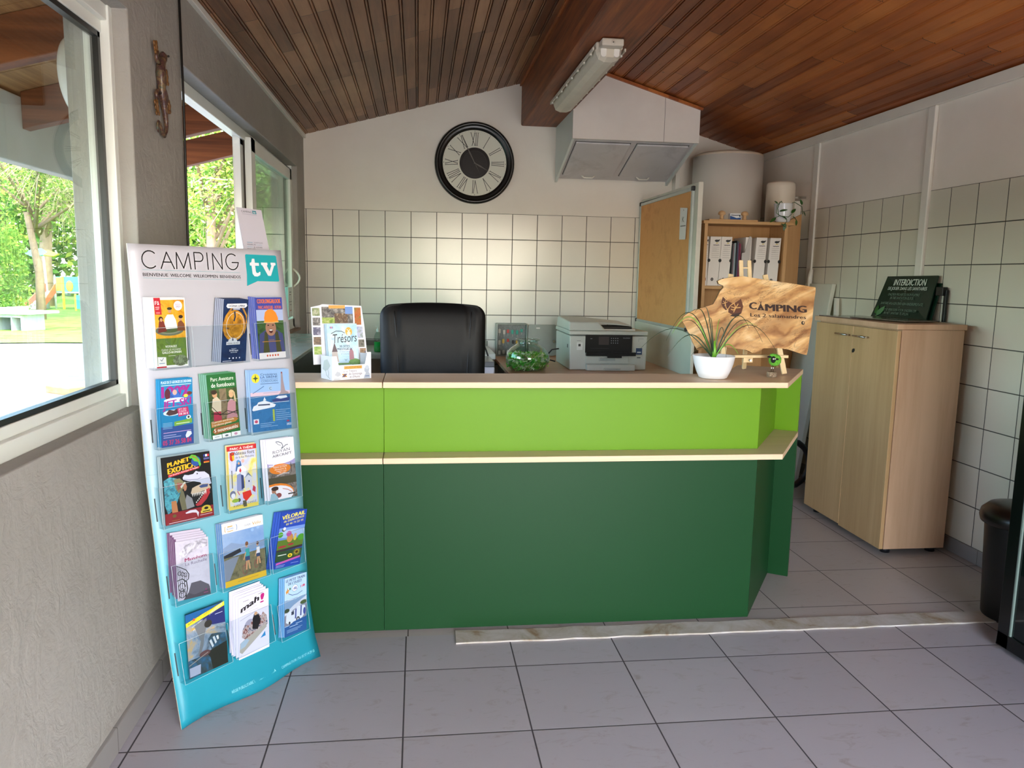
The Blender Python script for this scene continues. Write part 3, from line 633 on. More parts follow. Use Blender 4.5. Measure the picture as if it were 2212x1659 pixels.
g=G(); g.box((1.152,yf-.008,.790),(1.455,yf+.01,.838),PG); g.box((1.245,yf-.014,.805),(1.36,yf-.004,.828),plain('tray_grey','#aab0ac',.4)); g.out('upper_tray',t,bevel=.003)
g=G(); g.hexa([(1.152,yf-.05,.742),(1.492,yf-.05,.742),(1.492,yf,.742),(1.152,yf,.742)],[(1.152,yf-.05,.785),(1.492,yf-.05,.785),(1.492,yf,.785),(1.152,yf,.785)],PG); g.box((1.27,yf-.056,.742),(1.39,yf-.04,.762),MATS['tray_grey']); g.out('paper_tray',t,bevel=.004)
g=G(); F=plane((1.49,yf-.0005,.86),(.085,0,0),(0,0,.1),(0,-1,0)); art(g,F,[('r',.2,-.1,.72,.35,'#24426e'),('r',.3,.02,.62,.10,'#c9d4da'),('r',.3,-.35,.6,-.28,'#55585a'),('l',[(.4,.8),(.4,1),(.8,1)],.02,'#8f9492')]); 
g.out('sticker',t); g=G(); F=plane((x0+.02,yf-.0005,.86),(.09,0,0),(0,0,.1),(0,-1,0)); art(g,F,[('r',.30,.2,.75,.72,'#e6e8e4'),('r',.42,.45,.6,.62,'#1a1a1a'),('l',[(.3,.85),(.6,.85)],.02,'#606462')])
F=plane((x0-.003,yf+.05,.86),(0,.3,0),(0,0,.1),(-1,0,0)); g.out('ink_door_marks',t); g=G(); art(g,F,[('r',.02,.3,.12,.55,'#1c1c1c')]); g.out('side_port',t)
g=G(); g.tube([(x0+.0,5.6,.85),(.99,5.62,.84),(.955,5.62,.80),(.965,5.63,.765),(1.02,5.64,.75)],.005,ink('#101010'),8); g.out('power_cable',t)
# ================================================================ bookshelf and what stands on it
SB=woodmat('shelf_beech','#b98f5e','#c9a172','Z',streak=22,rough=.45,bump=.02); SBX=woodmat('shelf_beech_boards','#bd9464','#cda675','X',streak=22,rough=.45,bump=.02)
t=thing('bookshelf',(2.17,5.07,0),'tall beech bookshelf of archive boxes in the far right corner','bookshelf')
for nm,x in (('side_panel',1.87),('side_panel',2.425)):
    g=G(); g.box((x,4.955,0),(x+.022,5.185,1.742),SB); 
    for y in (5.0,5.13):
        for z in (1.69,1.2,1.5): g.cyl((x-.0005 if x>2 else x+.0225,y,z),(x+.001,y,z),.004,ink('#3a2a1a'),8)
    g.out(nm,t,bevel=.001)
g=G(); g.box((1.86,4.95,1.742),(2.49,5.19,1.762),SBX); g.out('top_board',t,bevel=.001)
for z in (1.336,.98,.62,.26,.05):
    g=G(); g.box((1.892,4.965,z-.02),(2.425,5.18,z),SBX); g.out('shelf',t,bevel=.001)
g=G(); g.box((1.87,5.186,.02),(2.447,5.192,1.742),woodmat('shelf_back','#a87f50','#b98f60','Z',streak=10)); g.out('back_panel',t)
CB=plain('archive_box_card','#e2ddd8',.6,var=.02); 
def archbox(x0,x1,i,lab,dot,dx=0,tone=None):
    t=thing('archive_box',((x0+x1)/2,5.06,1.336),lab,'archive box','white archive boxes on the bookshelf')
    w=x1-x0; g=G(); g.hexa([(x0,4.975,1.337),(x1,4.975,1.337),(x1,5.17,1.337),(x0,5.17,1.337)],[(x0+dx,4.975,1.660),(x1+dx,4.975,1.660),(x1+dx,5.17,1.660),(x0+dx,5.17,1.660)],CB); g.out('box_body',t,bevel=.0015)
    F=bil((x0,4.9745,1.337),(x1,4.9745,1.337),(x1+dx,4.9745,1.660),(x0+dx,4.9745,1.660),(0,-1,0)); g=G()
    it=[('e',.58,.915,.19,.022,'#23262c'),('p',[(.45,.92),(.9,.945),(.78,.90),(.55,.885)],'#23262c'),('p',[(.5,.868),(.75,.88),(.86,.915),(.7,.862),(.55,.858)],'#c9b52c'),('l',[(.30,.825),(.36,.832),(.44,.824),(.52,.832),(.62,.824),(.72,.832),(.82,.826)],.011,'#2c2c30',.25)]
    it+=[('l',[(.2,.785-.042*k),(.88,.785-.042*k)],.0035,'#77706a') for k in range(6)]
    it+=[('l',[(.25,.752-.042*k),(.62,.754-.042*k)],.003,'#a09a94') for k in range(2)]
    it+=[('e',.0,.515,.13,.035,'#14130f'),('e',1.0,.515,.13,.035,'#14130f'),('e',.42,.13,.13,.034,dot),('e',.42,.13,.07,.018,'#b9b2ac'),('e',.42,.13,.05,.013,dot)]
    art(g,F,it,.0002,.0001); g.out('spine_label',t)
A='white archive box '
for k,(x0,x1,lab,dot) in enumerate([(1.8925,1.9105,'partly hidden behind the cork board edge, with a red dot','#9a2f3c'),(1.912,1.987,'with a black numbered dot, second in the left run','#1c2024'),(1.989,2.062,'beside the row of coloured folders','#1c2024'),(2.165,2.208,'half covered by the grey leaning magazine file','#1c2024'),(2.228,2.303,'second from the right end of the shelf','#1c2024'),(2.325,2.400,'at the right end of the shelf against the side panel','#26241c')]):
    archbox(x0 if k else 1.8925,x1,k,A+lab,dot,dx=.010 if k in (1,2) else (.014 if k>=4 else 0))
fc=['#2e3032','#7f6a72','#8fa3a8','#23262f','#3a4660','#7d3550','#93405c']; x=2.076
for i,c in enumerate(fc):
    w=(.012,.009,.012,.008,.009,.008,.006)[i]; h=(.27,.28,.285,.30,.295,.285,.28)[i]
    g=G(); g.box((x,4.985+.004*(i%3),1.337),(x+w-.001,5.16,1.337+h),ink(c,.6)); names=['dark grey','mauve','pale blue-grey','black','navy blue','plum','raspberry']
    g.out('folder',loc=(x,5.07,1.337),label=names[i]+' document folder standing between archive boxes on the bookshelf',cat='folder',group='coloured folders on the bookshelf',bevel=.001); x+=w
g=G(); g.prism([(2.140,1.337),(2.190,1.337),(2.20,1.665),(2.186,1.665),(2.160,1.56),(2.140,1.555)],((0,4.972,0),(1,0,0),(0,0,1),(0,-1,0)),.006,plain('grey_card','#bdb9b6',.6))
g.out('magazine_file',loc=(2.165,4.97,1.337),label='grey card magazine file with a slanted side between the archive boxes',cat='magazine file',bevel=.001)
# misc papers on lower shelves
g=G()
for i in range(6): g.box((1.90+.004*i,4.985,.981+.012*i),(2.12-.006*i,5.15,.981+.012*i+.010),ink(('#d9d6d0','#c9cfd4','#e4e2dc')[i%3],.6))
g.out('paper_pile',loc=(2.0,5.05,.981),label='pile of papers on the bookshelf below the wooden camping sign',cat='papers')
# wooden knobs board + little box on top
KW=woodmat('turned_knob_wood','#caa070','#dcb78a','Z',streak=10)
for x in (2.0,2.158):
    g=G(); g.lathe([(.013,0),(.012,.025),(.014,.03),(.024,.033),(.025,.042),(.019,.052),(.008,.058),(0,.059)],(x,5.0,1.772),KW,20)
    g.out('wooden_peg',loc=(x,5.0,1.772),label='turned wooden peg on the bookshelf, '+('left' if x<2.1 else 'right')+' of the small blue and white box',cat='wooden peg',group='wooden pegs on top of the bookshelf')
g=G(); g.box((1.9,4.96,1.762),(2.235,5.04,1.772),SBX); g.out('wooden_batten',loc=(2.07,5.0,1.762),label='thin wooden batten under the two turned knobs on the bookshelf',cat='batten',bevel=.001)
g=G(); g.box((2.045,4.968,1.772),(2.118,5.0,1.812),ink('#dfe2e6')); F=plane((2.045,4.9675,1.772),(.073,0,0),(0,0,.04),(0,-1,0))
art(g,F,[('p',[(0,0),(1,0),(1,.35),(.6,.25),(.3,.45),(0,.6)],'#1e4f8f'),('t','Zen Essentiels',.08,.62,.7,.2,'#2a2e38',.01) if 0 else ('l',[(.1,.72),(.5,.70),(.85,.73)],.12,'#2a3548'),('e',.9,.62,.06,.2,'#26334a')]); g.out('small_box',loc=(2.08,4.985,1.772),label='small blue and white carton between the wooden knobs on the bookshelf',cat='box')
# ivy pot
t=thing('potted_vine',(2.43,5.0,1.762),'white cup with a trailing green vine on top of the bookshelf','potted plant')
g=G(); c=(2.43,5.01,1.763); PT=plain('white_ceramic','#e4e6e8',.12,var=.01,coat=.3)
g.lathe([(.0,.0),(.038,.0),(.048,.01),(.055,.05),(.060,.12),(.062,.125),(.056,.125),(.05,.06),(.0,.05)],c,PT,32,cap=False); g.out('pot',t)
g=G(); VG=plain('vine_leaf_green','#2f5a22',.4,var=.3,scale=20)
st=[[(2.43,5.0,1.86),(2.39,4.96,1.90),(2.355,4.945,1.87),(2.35,4.94,1.82),(2.38,4.935,1.80),(2.43,4.93,1.795),(2.46,4.935,1.82)],[(2.38,4.96,1.895),(2.36,4.945,1.85),(2.37,4.94,1.80),(2.33,4.935,1.785)],[(2.40,4.93,1.80),(2.42,4.925,1.77),(2.40,4.92,1.745),(2.38,4.925,1.75)],[(2.46,5.0,1.88),(2.50,5.0,1.90),(2.545,4.98,1.87),(2.55,4.97,1.82)]]
for s_ in st: g.tube(s_,.0022,VG,6)
def leaf(g,p,d,L,w,m,up=(0,-.6,.8)):
    p=V(p);d=V(d).normalized();s_=d.cross(V(up)).normalized();n_=s_.cross(d); vs=[];K=6
    for k in range(K+1):
        a=k/K; ww=w*math.sin(PI*a)**.7*(1-.3*a); q=p+d*(L*a)-n_*(L*.25*a*a); vs+=[q-s_*ww,q+n_*-.0+V((0,0,0)),q+s_*ww]
    g.add(vs,[(k*3+j,k*3+j+1,k*3+j+4,k*3+j+3) for k in range(K) for j in (0,1)],m,True)
g.out('stem',t)
g=G()
for p,d,L in (((2.37,4.94,1.83),(.9,-.1,.4),.06),((2.38,4.93,1.80),(1,0,-.2),.055),((2.35,4.94,1.79),(-.9,-.2,-.5),.05),((2.41,4.925,1.755),(-.2,-.2,-1),.05),((2.45,4.93,1.82),(.6,0,.8),.045),((2.46,4.93,1.80),(.8,0,-.4),.045),((2.385,4.925,1.745),(1,0,-.3),.045),((2.545,4.98,1.88),(-.2,0,1),.04),((2.55,4.97,1.84),(.7,0,-.7),.04),((2.36,4.945,1.88),(-.5,0,.5),.03),((2.49,4.94,1.78),(.3,0,-1),.04)): leaf(g,p,d,L,.013,VG)
g.out('leaves',t)
# big and small water heaters
HW=plain('heater_enamel','#efece4',.3,var=.02,scale=2); HC=plain('heater_cap_cream','#e2d4c0',.4)
t=thing('water_heater',(2.385,5.895,1.45),'big white cylindrical water heater under the ceiling in the corner','water heater')
g=G(); g.lathe([(.24,0),(.262,.02),(.265,.06),(.265,.86)],(2.385,5.895,1.45),HW,48); g.out('tank',t)
g=G(); g.lathe([(.266,.858),(.262,.872),(.23,.886),(0,.895)],(2.385,5.895,1.45),HC,48,cap=False); g.out('cap',t)
g=G(); g.box((2.06,6.1,1.95),(2.13,6.185,2.0),HW); g.cyl((2.075,5.98,2.06),(2.075,6.18,2.06),.012,MATS['chrome']); g.box((2.04,6.10,1.4),(2.075,6.18,2.28),WHT); g.out('wall_bracket',t,bevel=.002)
t=thing('small_water_heater',(2.572,5.36,1.765),'small cream cylindrical water heater on the wall above the bookshelf','water heater')
g=G(); g.lathe([(.085,0),(.097,.01),(.1,.03),(.1,.27),(.097,.292),(.085,.303),(0,.305)],(2.572,5.36,1.768),plain('heater_cream','#ebe2d2',.35,var=.03),36); g.out('tank',t)
g=G(); g.cyl((2.525,5.275,1.782),(2.523,5.262,1.782),.022,ink('#141414')); g.out('knob',t)
g=G(); g.box((2.66,5.33,1.96),(2.752,5.345,1.975),MATS['chrome']); g.box((2.66,5.40,1.80),(2.752,5.42,1.95),HW); g.out('bracket',t)
# boards leaning between shelf, cabinet and wall
g=G(); g.hexa([(2.56,5.20,0),(2.662,5.20,0),(2.662,5.225,0),(2.56,5.225,0)],[(2.56,5.20,1.79),(2.662,5.20,1.84),(2.662,5.225,1.84),(2.56,5.225,1.79)],SB); g.out('wooden_plank',loc=(2.6,5.2,0),label='narrow wooden plank standing upright beside the bookshelf',cat='plank',bevel=.002)
g=G(); g.hexa([(2.545,4.83,0),(2.573,4.83,0),(2.573,5.185,0),(2.545,5.185,0)],[(2.718,4.83,1.362),(2.745,4.83,1.362),(2.745,5.185,1.362),(2.718,5.185,1.362)],GP); g.out('leaning_board',loc=(2.6,5.0,0),label='pale green-grey board leaning against the right wall behind the cabinet',cat='board',bevel=.002)
g=G(); g.hexa([(2.62,4.50,0),(2.64,4.50,0),(2.64,4.53,0),(2.62,4.53,0)],[(2.715,4.76,1.27),(2.735,4.76,1.27),(2.735,4.79,1.27),(2.715,4.79,1.27)],WHT); g.out('white_batten',loc=(2.65,4.7,0),label='white batten leaning on the right wall behind the beech cabinet',cat='batten')
g=G(); g.tube([(2.40+.13*math.cos(a),4.62,.20+.15*math.sin(a)) for a in [i*PI/8 for i in range(16)]],.02,ink('#1b1c1e'),8,closed=True); g.out('hose_ring',loc=(2.4,4.62,.0),label='dark hose coil on the floor behind the beech cabinet',cat='hose')
# ================================================================ wall cupboard (angled hood)
t=thing('wall_cupboard',(1.53,5.85,2.2),'white angled cupboard with two flap doors under the ceiling','cupboard')
CPW=plastermat('painted_wood_white','#e3ddd6','#ece7e0',.08,30); x0,x1,yf=1.078,2.0,5.5
g=G(); zc=lambda x:(zr(x) if x>.945 else zl(x))
g.hexa([(x0,yf,2.343),(x1,yf,2.343),(x1,yf+.018,2.343),(x0,yf+.018,2.343)],[(x0,yf,zc(x0)-.004),(x1,yf,zc(x1)-.012),(x1,yf+.018,zc(x1)-.012),(x0,yf+.018,zc(x0)-.004)],CPW); g.out('front_panel',t,bevel=.001)
g=G(); g.box((1.738,yf-.001,2.343),(1.7405,yf+.002,zc(1.74)-.01),ink('#6a6664',.9)); g.out('panel_joint',t)
for x in (x0,x1-.018):
    g=G(); xx=x; P=[(yf+.019,2.343),(yf+.019,zc(x)-.012),(YB-.008,zc(x)-.012),(YB-.008,2.118)]; g.prism(P,((xx,0,0),(0,1,0),(0,0,1),(1,0,0)),.018,plain('cupboard_side','#d9e0de',.5,var=.02)); g.out('side_panel',t,bevel=.001)
def tilt(u,v): # on sloping underside: u along x 0..1, v 0 front..1 wall
    return V((x0+.018+(x1-x0-.036)*u,yf+.02+(YB-.03-yf-.02)*v,2.338+(2.128-2.338)*v+.02))
TN=V((0,-.3,-1)).normalized(); CG=plastermat('cupboard_door_grey','#c9c7ca','#d2d0d3',.1,25,stains='#a5a3a5')
g=G(); g.hexa([tilt(0,0),tilt(1,0),tilt(1,1),tilt(0,1)],[tilt(0,0)+V((0,0,.015)),tilt(1,0)+V((0,0,.015)),tilt(1,1)+V((0,0,.015)),tilt(0,1)+V((0,0,.015))],CG); g.out('sloping_frame',t)
for a,b in ((.03,.475),(.535,.965)):
    g=G(); q=[tilt(a,.1),tilt(b,.1),tilt(b,.87),tilt(a,.87)]; g.hexa([p+TN*.014 for p in q],[p+TN*.002 for p in q],CG); d=g.out('flap_door',t,bevel=.002)
    g=G(); m_=(a+b)/2; p,q=tilt(m_-.06,.86)+TN*.012,tilt(m_+.06,.86)+TN*.012; g.tube([p,p+TN*.02+V((.02,-.0,0)),q+TN*.02-V((.02,0,0)),q],.006,WHT,8); g.out('handle',d)
    g=G(); 
    for (ua,va),(ub,vb) in (((a-.004,.09),(a-.004,.88)),((b+.004,.09),(b+.004,.88)),((a-.004,.88),(b+.004,.88)),((a-.004,.095),(b+.004,.095))): g.bar(tilt(ua,va)+TN*.001,tilt(ub,vb)+TN*.001,.003,.003,ink('#4c4a48',.9))
    g.out('door_gap',d)
g=G(); g.bar((x0+.0,yf-.008,zc(x0)-.014),(x1+.012,yf-.008,zc(x1)-.022),.022,.018,CR); g.out('cover_strip',t)
# ================================================================ clock
t=thing('wall_clock',(.439,YB-.03,2.243),'large round clock with black rim and roman numerals on the back wall','clock')
R=.311; c=(.439,YB-.0065,2.243); ax=(0,-1,0); BK=plain('clock_black_rim','#141414',.28,var=.05); FC=plain('clock_face_cream','#dcdccf',.5,var=.02)
g=G(); g.lathe([(R,0),(R,.022),(R-.006,.034),(R-.018,.040),(R-.026,.034),(R-.036,.026),(R-.044,.028),(R-.054,.018),(R-.062,.012)],c,BK,72,axis=ax,cap=False); g.out('rim',t)
g=G(); g.cyl((c[0],c[1]-.002,c[2]),(c[0],c[1]-.010,c[2]),R-.058,FC,72); g.out('dial',t)
F=plane((c[0],c[1]-.0102,c[2]),(1,0,0),(0,0,1),(0,-1,0)); g=G(); items=[]; RD=R-.06; DK='#2b2a26'
rom={12:'XII',1:'I',2:'II',3:'III',4:'IV',5:'V',6:'VI',7:'VII',8:'VIII',9:'IX',10:'X',11:'XI'}
for h,s_ in rom.items():
    a=math.radians(90-30*h); rd=V((math.cos(a),math.sin(a))); tg=V((math.sin(a),-math.cos(a)))
    wd_=.016*len(s_) if s_!='I' else 0; strokes=[]; cur=0; cells=[]
    for ch in s_: cells.append((ch,cur)); cur+={'I':.013,'V':.026,'X':.028}[ch]
    for ch,x in cells:
        x-=cur/2
        if ch=='I': strokes.append((x+.0065,x+.0065))
        elif ch=='V': strokes+= [(x+.0,x+.013),(x+.026,x+.013)]
        else: strokes+= [(x+.002,x+.026),(x+.026,x+.002)]
    for xt,xb in strokes:
        p=tg*xt*1.25+rd*(RD*.91); q=tg*xb*.85+rd*(RD*.53); items.append(('l',[(p.x,p.y),(q.x,q.y)],.0044,DK))
        for pt in (p,q): items.append(('l',[(pt.x-tg.x*.0055,pt.y-tg.y*.0055),(pt.x+tg.x*.0055,pt.y+tg.y*.0055)],.0022,DK))
for k in range(60):
    a=PI*2*k/60; items.append(('e',RD*.96*math.cos(a),RD*.96*math.sin(a),.0030 if k%5==0 else .0012,.0030 if k%5==0 else .0012,DK))
art(g,F,items,.0003,.000004); g.out('numerals',t)
g=G(); g.lathe([(.118,.010),(.118,.0125),(.112,.0135),(.104,.012),(.100,.0145),(.093,.013),(.088,.0135),(0,.0135)],c,plain('clock_hub','#1a1210',.6),60,axis=ax,cap=False); g.out('centre_disc',t)
HM=plain('hand_metal','#4a4642',.4,.2)
def hand(name,deg,L,w,z,tail):
    a=math.radians(90-deg); d=V((math.cos(a),math.sin(a)));s_=V((-d.y,d.x)); P=[-d*tail-s_*w*.3,d*0-s_*w*.5,d*L*.35-s_*w,d*L*.55-s_*w*.45,d*L,d*L*.55+s_*w*.45,d*L*.35+s_*w,s_*w*.5,-d*tail+s_*w*.3]
    g=G(); g.prism([(p.x,p.y) for p in P],((c[0],c[1]-z,c[2]),(1,0,0),(0,0,1),(0,-1,0)),.0012,HM); g.out(name,t)
hand('hour_hand',118,.145,.006,.016,.0); hand('minute_hand',333,.238,.0055,.018,.0); hand('second_hand',153,.085,.002,.020,.0)
g=G(); g.cyl((c[0],c[1]-.013,c[2]),(c[0],c[1]-.023,c[2]),.006,HM); g.out('hand_pin',t)
# ================================================================ fluorescent fixture under the beam
t=thing('strip_light',(.945,4.55,2.49),'dusty sealed fluorescent strip light fixed under the ridge beam','light')
LB=plain('fixture_base','#c7bfb0',.5,var=.06,scale=10); LD=glassmat('fixture_diffuser','#efeadc',1.45,.6,rough=.25)
def sect(y,hw,zt,zb,k=.6): return [(.945-hw,y,zt),(.945-hw*k-.0,y,zb),(.945+hw*k,y,zb),(.945+hw,y,zt)]
g=G(); g.box((.875,3.93,2.500),(1.015,5.20,2.538),LB); g.out('base',t,bevel=.012,seg=3)
g=G(); ys=[3.92,3.955,5.17,5.21]; hs=[(.052,.016),(.068,.0),(.068,.0),(.05,.016)]; vs=[]
for y,(hw,dz) in zip(ys,hs):
    for x,z in ((-hw,2.508),(-hw*.92,2.485),(-hw*.75,2.458+dz),(-hw*.3,2.446+dz),(hw*.3,2.446+dz),(hw*.75,2.458+dz),(hw*.92,2.485),(hw,2.508)): vs.append((.945+x,y,z))
g.add(vs,[(j*8+i,j*8+i+1,j*8+i+9,j*8+i+8) for j in range(3) for i in range(7)]+[tuple(range(8))[::-1],tuple(range(24,32))],plain('dusty_diffuser','#cfc7b6',.35,var=.05,scale=12)); g.out('diffuser',t)
g=G(); 
for x in (.912,.978): g=G(); g.prism(rounded(-.014,-.022,.014,.022,.012),((x,3.915,2.484),(1,0,0),(0,0,1),(0,1,0)),.006,ink('#e3e0d8',.3)); g.out('lamp_end',t)
g=G(); g.box((.86,3.935,2.496),(.868,5.19,2.510),LB); g.box((1.022,3.935,2.496),(1.03,5.19,2.510),LB)
for k in range(8):
    for x in (.866,1.024): g.box((x-.005,4.0+.16*k,2.488),(x+.005,4.02+.16*k,2.512),ink('#d6d2c6',.3))
g.out('clip_rail',t)
g=G(); g.box((.89,3.86,2.50),(1.0,3.93,2.535),LB); g.cyl((.945,3.855,2.515),(.945,3.87,2.515),.012,ink('#5b564c')); g.out('end_cap',t,bevel=.01,seg=3)
# ================================================================ beech cabinet
CBW=woodmat('cabinet_beech_side','#bf9a7a','#d2ae8e','Z',streak=9,rough=.42,bump=.02); CBD=woodmat('cabinet_beech_door','#b59266','#c9a67a','Z',streak=9,rough=.4,bump=.02)
t=thing('cabinet',(2.52,3.9,0),'tall beech two-door office cabinet against the tiled right wall','cabinet')
g=G(); g.box((2.358,3.51,.03),(2.690,4.29,1.150),CBW); g.out('body',t,bevel=.001)
g=G(); g.box((2.326,3.502,1.1515),(2.696,4.30,1.178),CBW); g.out('top',t,bevel=.0015)
for k,(a,b,x,z0) in enumerate(((3.513,3.9005,2.336,.030),(3.902,4.288,2.335,.038))):
    g=G(); g.box((x,a,z0),(x+.019,b,1.143),CBD); d=g.out('door',t,bevel=.001)
    g=G(); ya,yb=(3.75,3.875) if k==0 else (3.925,4.05); g.cyl((x-.018,ya,1.093),(x-.018,yb,1.093),.005,MATS['chrome'],12)
    for y in (ya+.01,yb-.01): g.cyl((x,y,1.093),(x-.018,y,1.093),.004,MATS['chrome'],8)
    g.out('handle',d)
g=G(); g.lathe([(.009,0),(.009,.003)],(2.336,3.885,1.012),ink('#141414',.4),20,axis=(-1,0,0),sx=1,sy=1.5); g.out('lock',t)
for x,y in ((2.40,3.56),(2.65,3.56),(2.40,4.24),(2.65,4.24)):
    g=G(); g.cyl((x,y,0),(x,y,.03),.024,ink('#15151a')); g.out('foot',t)
# sign plates on top
PGm=plain('sign_plate_green','#0c2a1c',.25,var=.03)
def plate(name,bl,br,tr,tl,items,lab,th=.008):
    bl,br,tr,tl=[V(p) for p in (bl,br,tr,tl)]; n_=(br-bl).cross(tl-bl).normalized(); n_= n_ if n_.x<0 else -n_
    g=G(); g.hexa([bl,br,tr,tl],[p-n_*th for p in (bl,br,tr,tl)],PGm); art(g,bil(bl,br,tr,tl,n_),items,.0014); return g.out(name,loc=tuple((bl+br)/2),label=lab,cat='sign')
W_='#d4dcd2'; W2='#6f8273'
leafit=[('p',[(.06,.28),(.03,.18),(.04,.08),(.09,.05),(.10,.14),(.09,.22)],'#1f5a16'),('p',[(.20,.26),(.13,.20),(.08,.12),(.09,.05),(.12,.02),(.17,.06),(.20,.14)],'#4f7d50'),('p',[(.07,.01),(.12,.02),(.16,.07),(.10,.0)],'#4f7d50')]
plate('sign_plate',(2.640,4.235,1.185),(2.690,3.815,1.185),(2.728,3.80,1.420),(2.716,4.225,1.414),[('t','INTERDICTION',.20,.77,.62,.15,W_,.025),('t','DE JOUER DANS LES SANITAIRES',.12,.66,.75,.075,W_,.012),('r',.47,.615,.5,.622,W_),('t','CHILDREN PROHIBITED FROM PLAYING',.17,.52,.6,.06,W2),('t','IN THE SANITATION BLOCK.',.24,.435,.45,.06,W2),('r',.46,.395,.49,.402,W2),('t','SANITÄRE ANLAGEN SIND KEIN KINDERSPIELPLATZ.',.09,.30,.80,.06,W2),('r',.46,.245,.49,.252,W2),('t','HET IS VERBODEN VOOR KINDERN OM',.17,.145,.63,.06,W2),('t','IN HET SANITAIR TE SPELEN.',.23,.065,.46,.06,W2)]+leafit,'dark green sign reading INTERDICTION leaning on the tiled wall above the cabinet')
plate('sign_plate',(2.664,4.28,1.1785),(2.708,3.80,1.1785),(2.742,3.785,1.38),(2.735,4.27,1.375),[],'dark green sign half hidden behind the INTERDICTION sign on the cabinet')
for k,(pts,z,lab) in enumerate([([(2.34,4.28),(2.60,4.29),(2.62,3.98),(2.36,3.97)],1.178,'flat brown-grey sign sheet lying at the far end of the cabinet top'),([(2.38,4.02),(2.63,4.10),(2.66,3.66),(2.44,3.62)],1.1835,'flat glossy sign sheet lying near the front of the cabinet top')]):
    g=G(); g.prism(pts,((0,0,z),(1,0,0),(0,1,0),(0,0,1)),.005,picmat('flat_sign_%d'%k,['#4a4038','#6d6258','#3c4a3e'] if k else ['#6b5048','#5a4a44','#776a64'],14,k,.15)); g.out('flat_sign',loc=(pts[0][0],pts[0][1],z),label=lab,cat='sign',group='loose signs on the cabinet')
t=thing('sign_bracket',(2.735,3.74,1.178),'black metal bracket with a square head behind the green signs on the cabinet','bracket')
g=G(); g.box((2.728,3.725,1.179),(2.742,3.745,1.345),ink('#0b0b0c',.35)); g.out('post',t,bevel=.002)
g=G(); g.box((2.715,3.735,1.315),(2.742,3.79,1.36),ink('#0b0b0c',.35)); g.out('head',t,bevel=.002)
# ================================================================ bin and display fridge
t=thing('waste_bin',(2.47,2.78,0),'black plastic bin with a domed lid beside the black fridge','bin')
BP=plain('bin_plastic','#131110',.4)
g=G(); g.lathe([(.115,0),(.12,.01),(.138,.40),(.14,.42)],(2.475,2.775,0),BP,36); g.out('bin_body',t)
g=G(); g.lathe([(.139,.40),(.155,.405),(.16,.425),(.155,.45),(.13,.475),(.08,.488),(0,.49)],(2.475,2.775,0),plain('bin_lid_plastic','#1c1613',.3),36,cap=False); g.out('lid',t)
t=thing('display_fridge',(2.47,2.1,0),'tall black fridge with a glass door at the right edge','fridge')
BM=ink('#08090a',.3)
g=G(); g.box((2.225,1.78,.02),(2.738,2.53,1.88),BM); g.out('cabinet_body',t,bevel=.004)
g=G(); 
for a,b in (((2.197,1.78,.02),(2.222,2.53,.075)),((2.197,1.78,1.80),(2.222,2.53,1.88)),((2.197,2.475,.02),(2.222,2.53,1.88)),((2.197,1.78,.02),(2.222,1.835,1.88))): g.box(a,b,BM)
d=g.out('door',t,bevel=.002)
g=G(); g.box((2.205,1.835,.075),(2.211,2.475,1.80),ink('#0e1516',.05)); g.out('glass',d)
g=G(); g.box((2.1975,2.468,.075),(2.205,2.474,1.80),ink('#7b8c84',.3)); g.out('glass_edge',d)
# ================================================================ gecko ornament
t=thing('gecko_ornament',(-.855,2.81,1.97),'painted metal gecko ornament with a curled tail on the window pier','wall ornament')
gm=picmat('gecko_paint',['#1f4844','#6d5c42','#40222c','#7d6444','#2a4a44'],34,3,.3); gf=picmat('gecko_feet_paint',['#5a3a1e','#7a5428','#3f2418'],60,5,.35)
s_=250/1659; X0=290;Y0=60
def gk(px,py):  # ornament plane: metres along the wall and height, from the figure's own proportions
    sl=(532-.1507*py)/(618-.15*px); return (-.850, 2.761+.00077*((px-259)-.055*(py-206)), 2.112-.00023*((py-206)-sl*(px-259)))
body=[(350,345,.010),(365,390,.022),(365,440,.022),(350,480,.020),(335,540,.024),(335,640,.027),(345,740,.025),(350,850,.022),(355,930,.024),(375,1010,.022),(385,1100,.018),(400,1200,.015),(415,1300,.013),(425,1400,.011),(415,1480,.0105),(395,1530,.010),(370,1490,.010),(350,1420,.009),(335,1350,.008),(312,1320,.007),(298,1360,.006),(300,1420,.005),(315,1470,.004)]
g=G(); g.tube([gk(x,y) for x,y,r in body],[r*.62 for x,y,r in body],gm,10); g.out('body',t)
for L,fe in (([(320,510),(285,470),(270,400),(275,330)],[(275,330),(265,270),(258,205)]),([(370,600),(385,640),(385,700)],[(400,610),(415,690),(425,780)]),([(330,920),(290,885),(275,930),(290,1010)],[(280,1040),(290,1110),(305,1200)]),([(380,920),(400,890),(420,960),(430,1050)],[(440,1040),(455,1100),(458,1180)])):
    g=G(); g.tube([gk(*p) for p in L],.006,gm,8)
    g.tube([gk(*p) for p in fe],.0055,gf,8)
    for px,py in fe: 
        for dx in (-14,14): g.ball(gk(px+dx,py+6),(.004,.008,.008),gf,8,6)
    g.out('leg',t)
g=G(); g.ball(V(gk(385,395))+V((.012,0,0)),.004,ink('#15100c',.2),8,6); g.out('eye',t)
# hanging cable at pier corner
g=G(); g.tube([(-.855,3.062,2.40),(-.853,3.060,2.0),(-.856,3.057,1.5),(-.853,3.058,1.0),(-.855,3.06,.5),(-.85,3.06,.02)],.0045,ink('#120e0c'),8); g.out('hanging_cable',loc=(-.855,3.06,0),label='thin black cable hanging down the window pier corner',cat='cable')
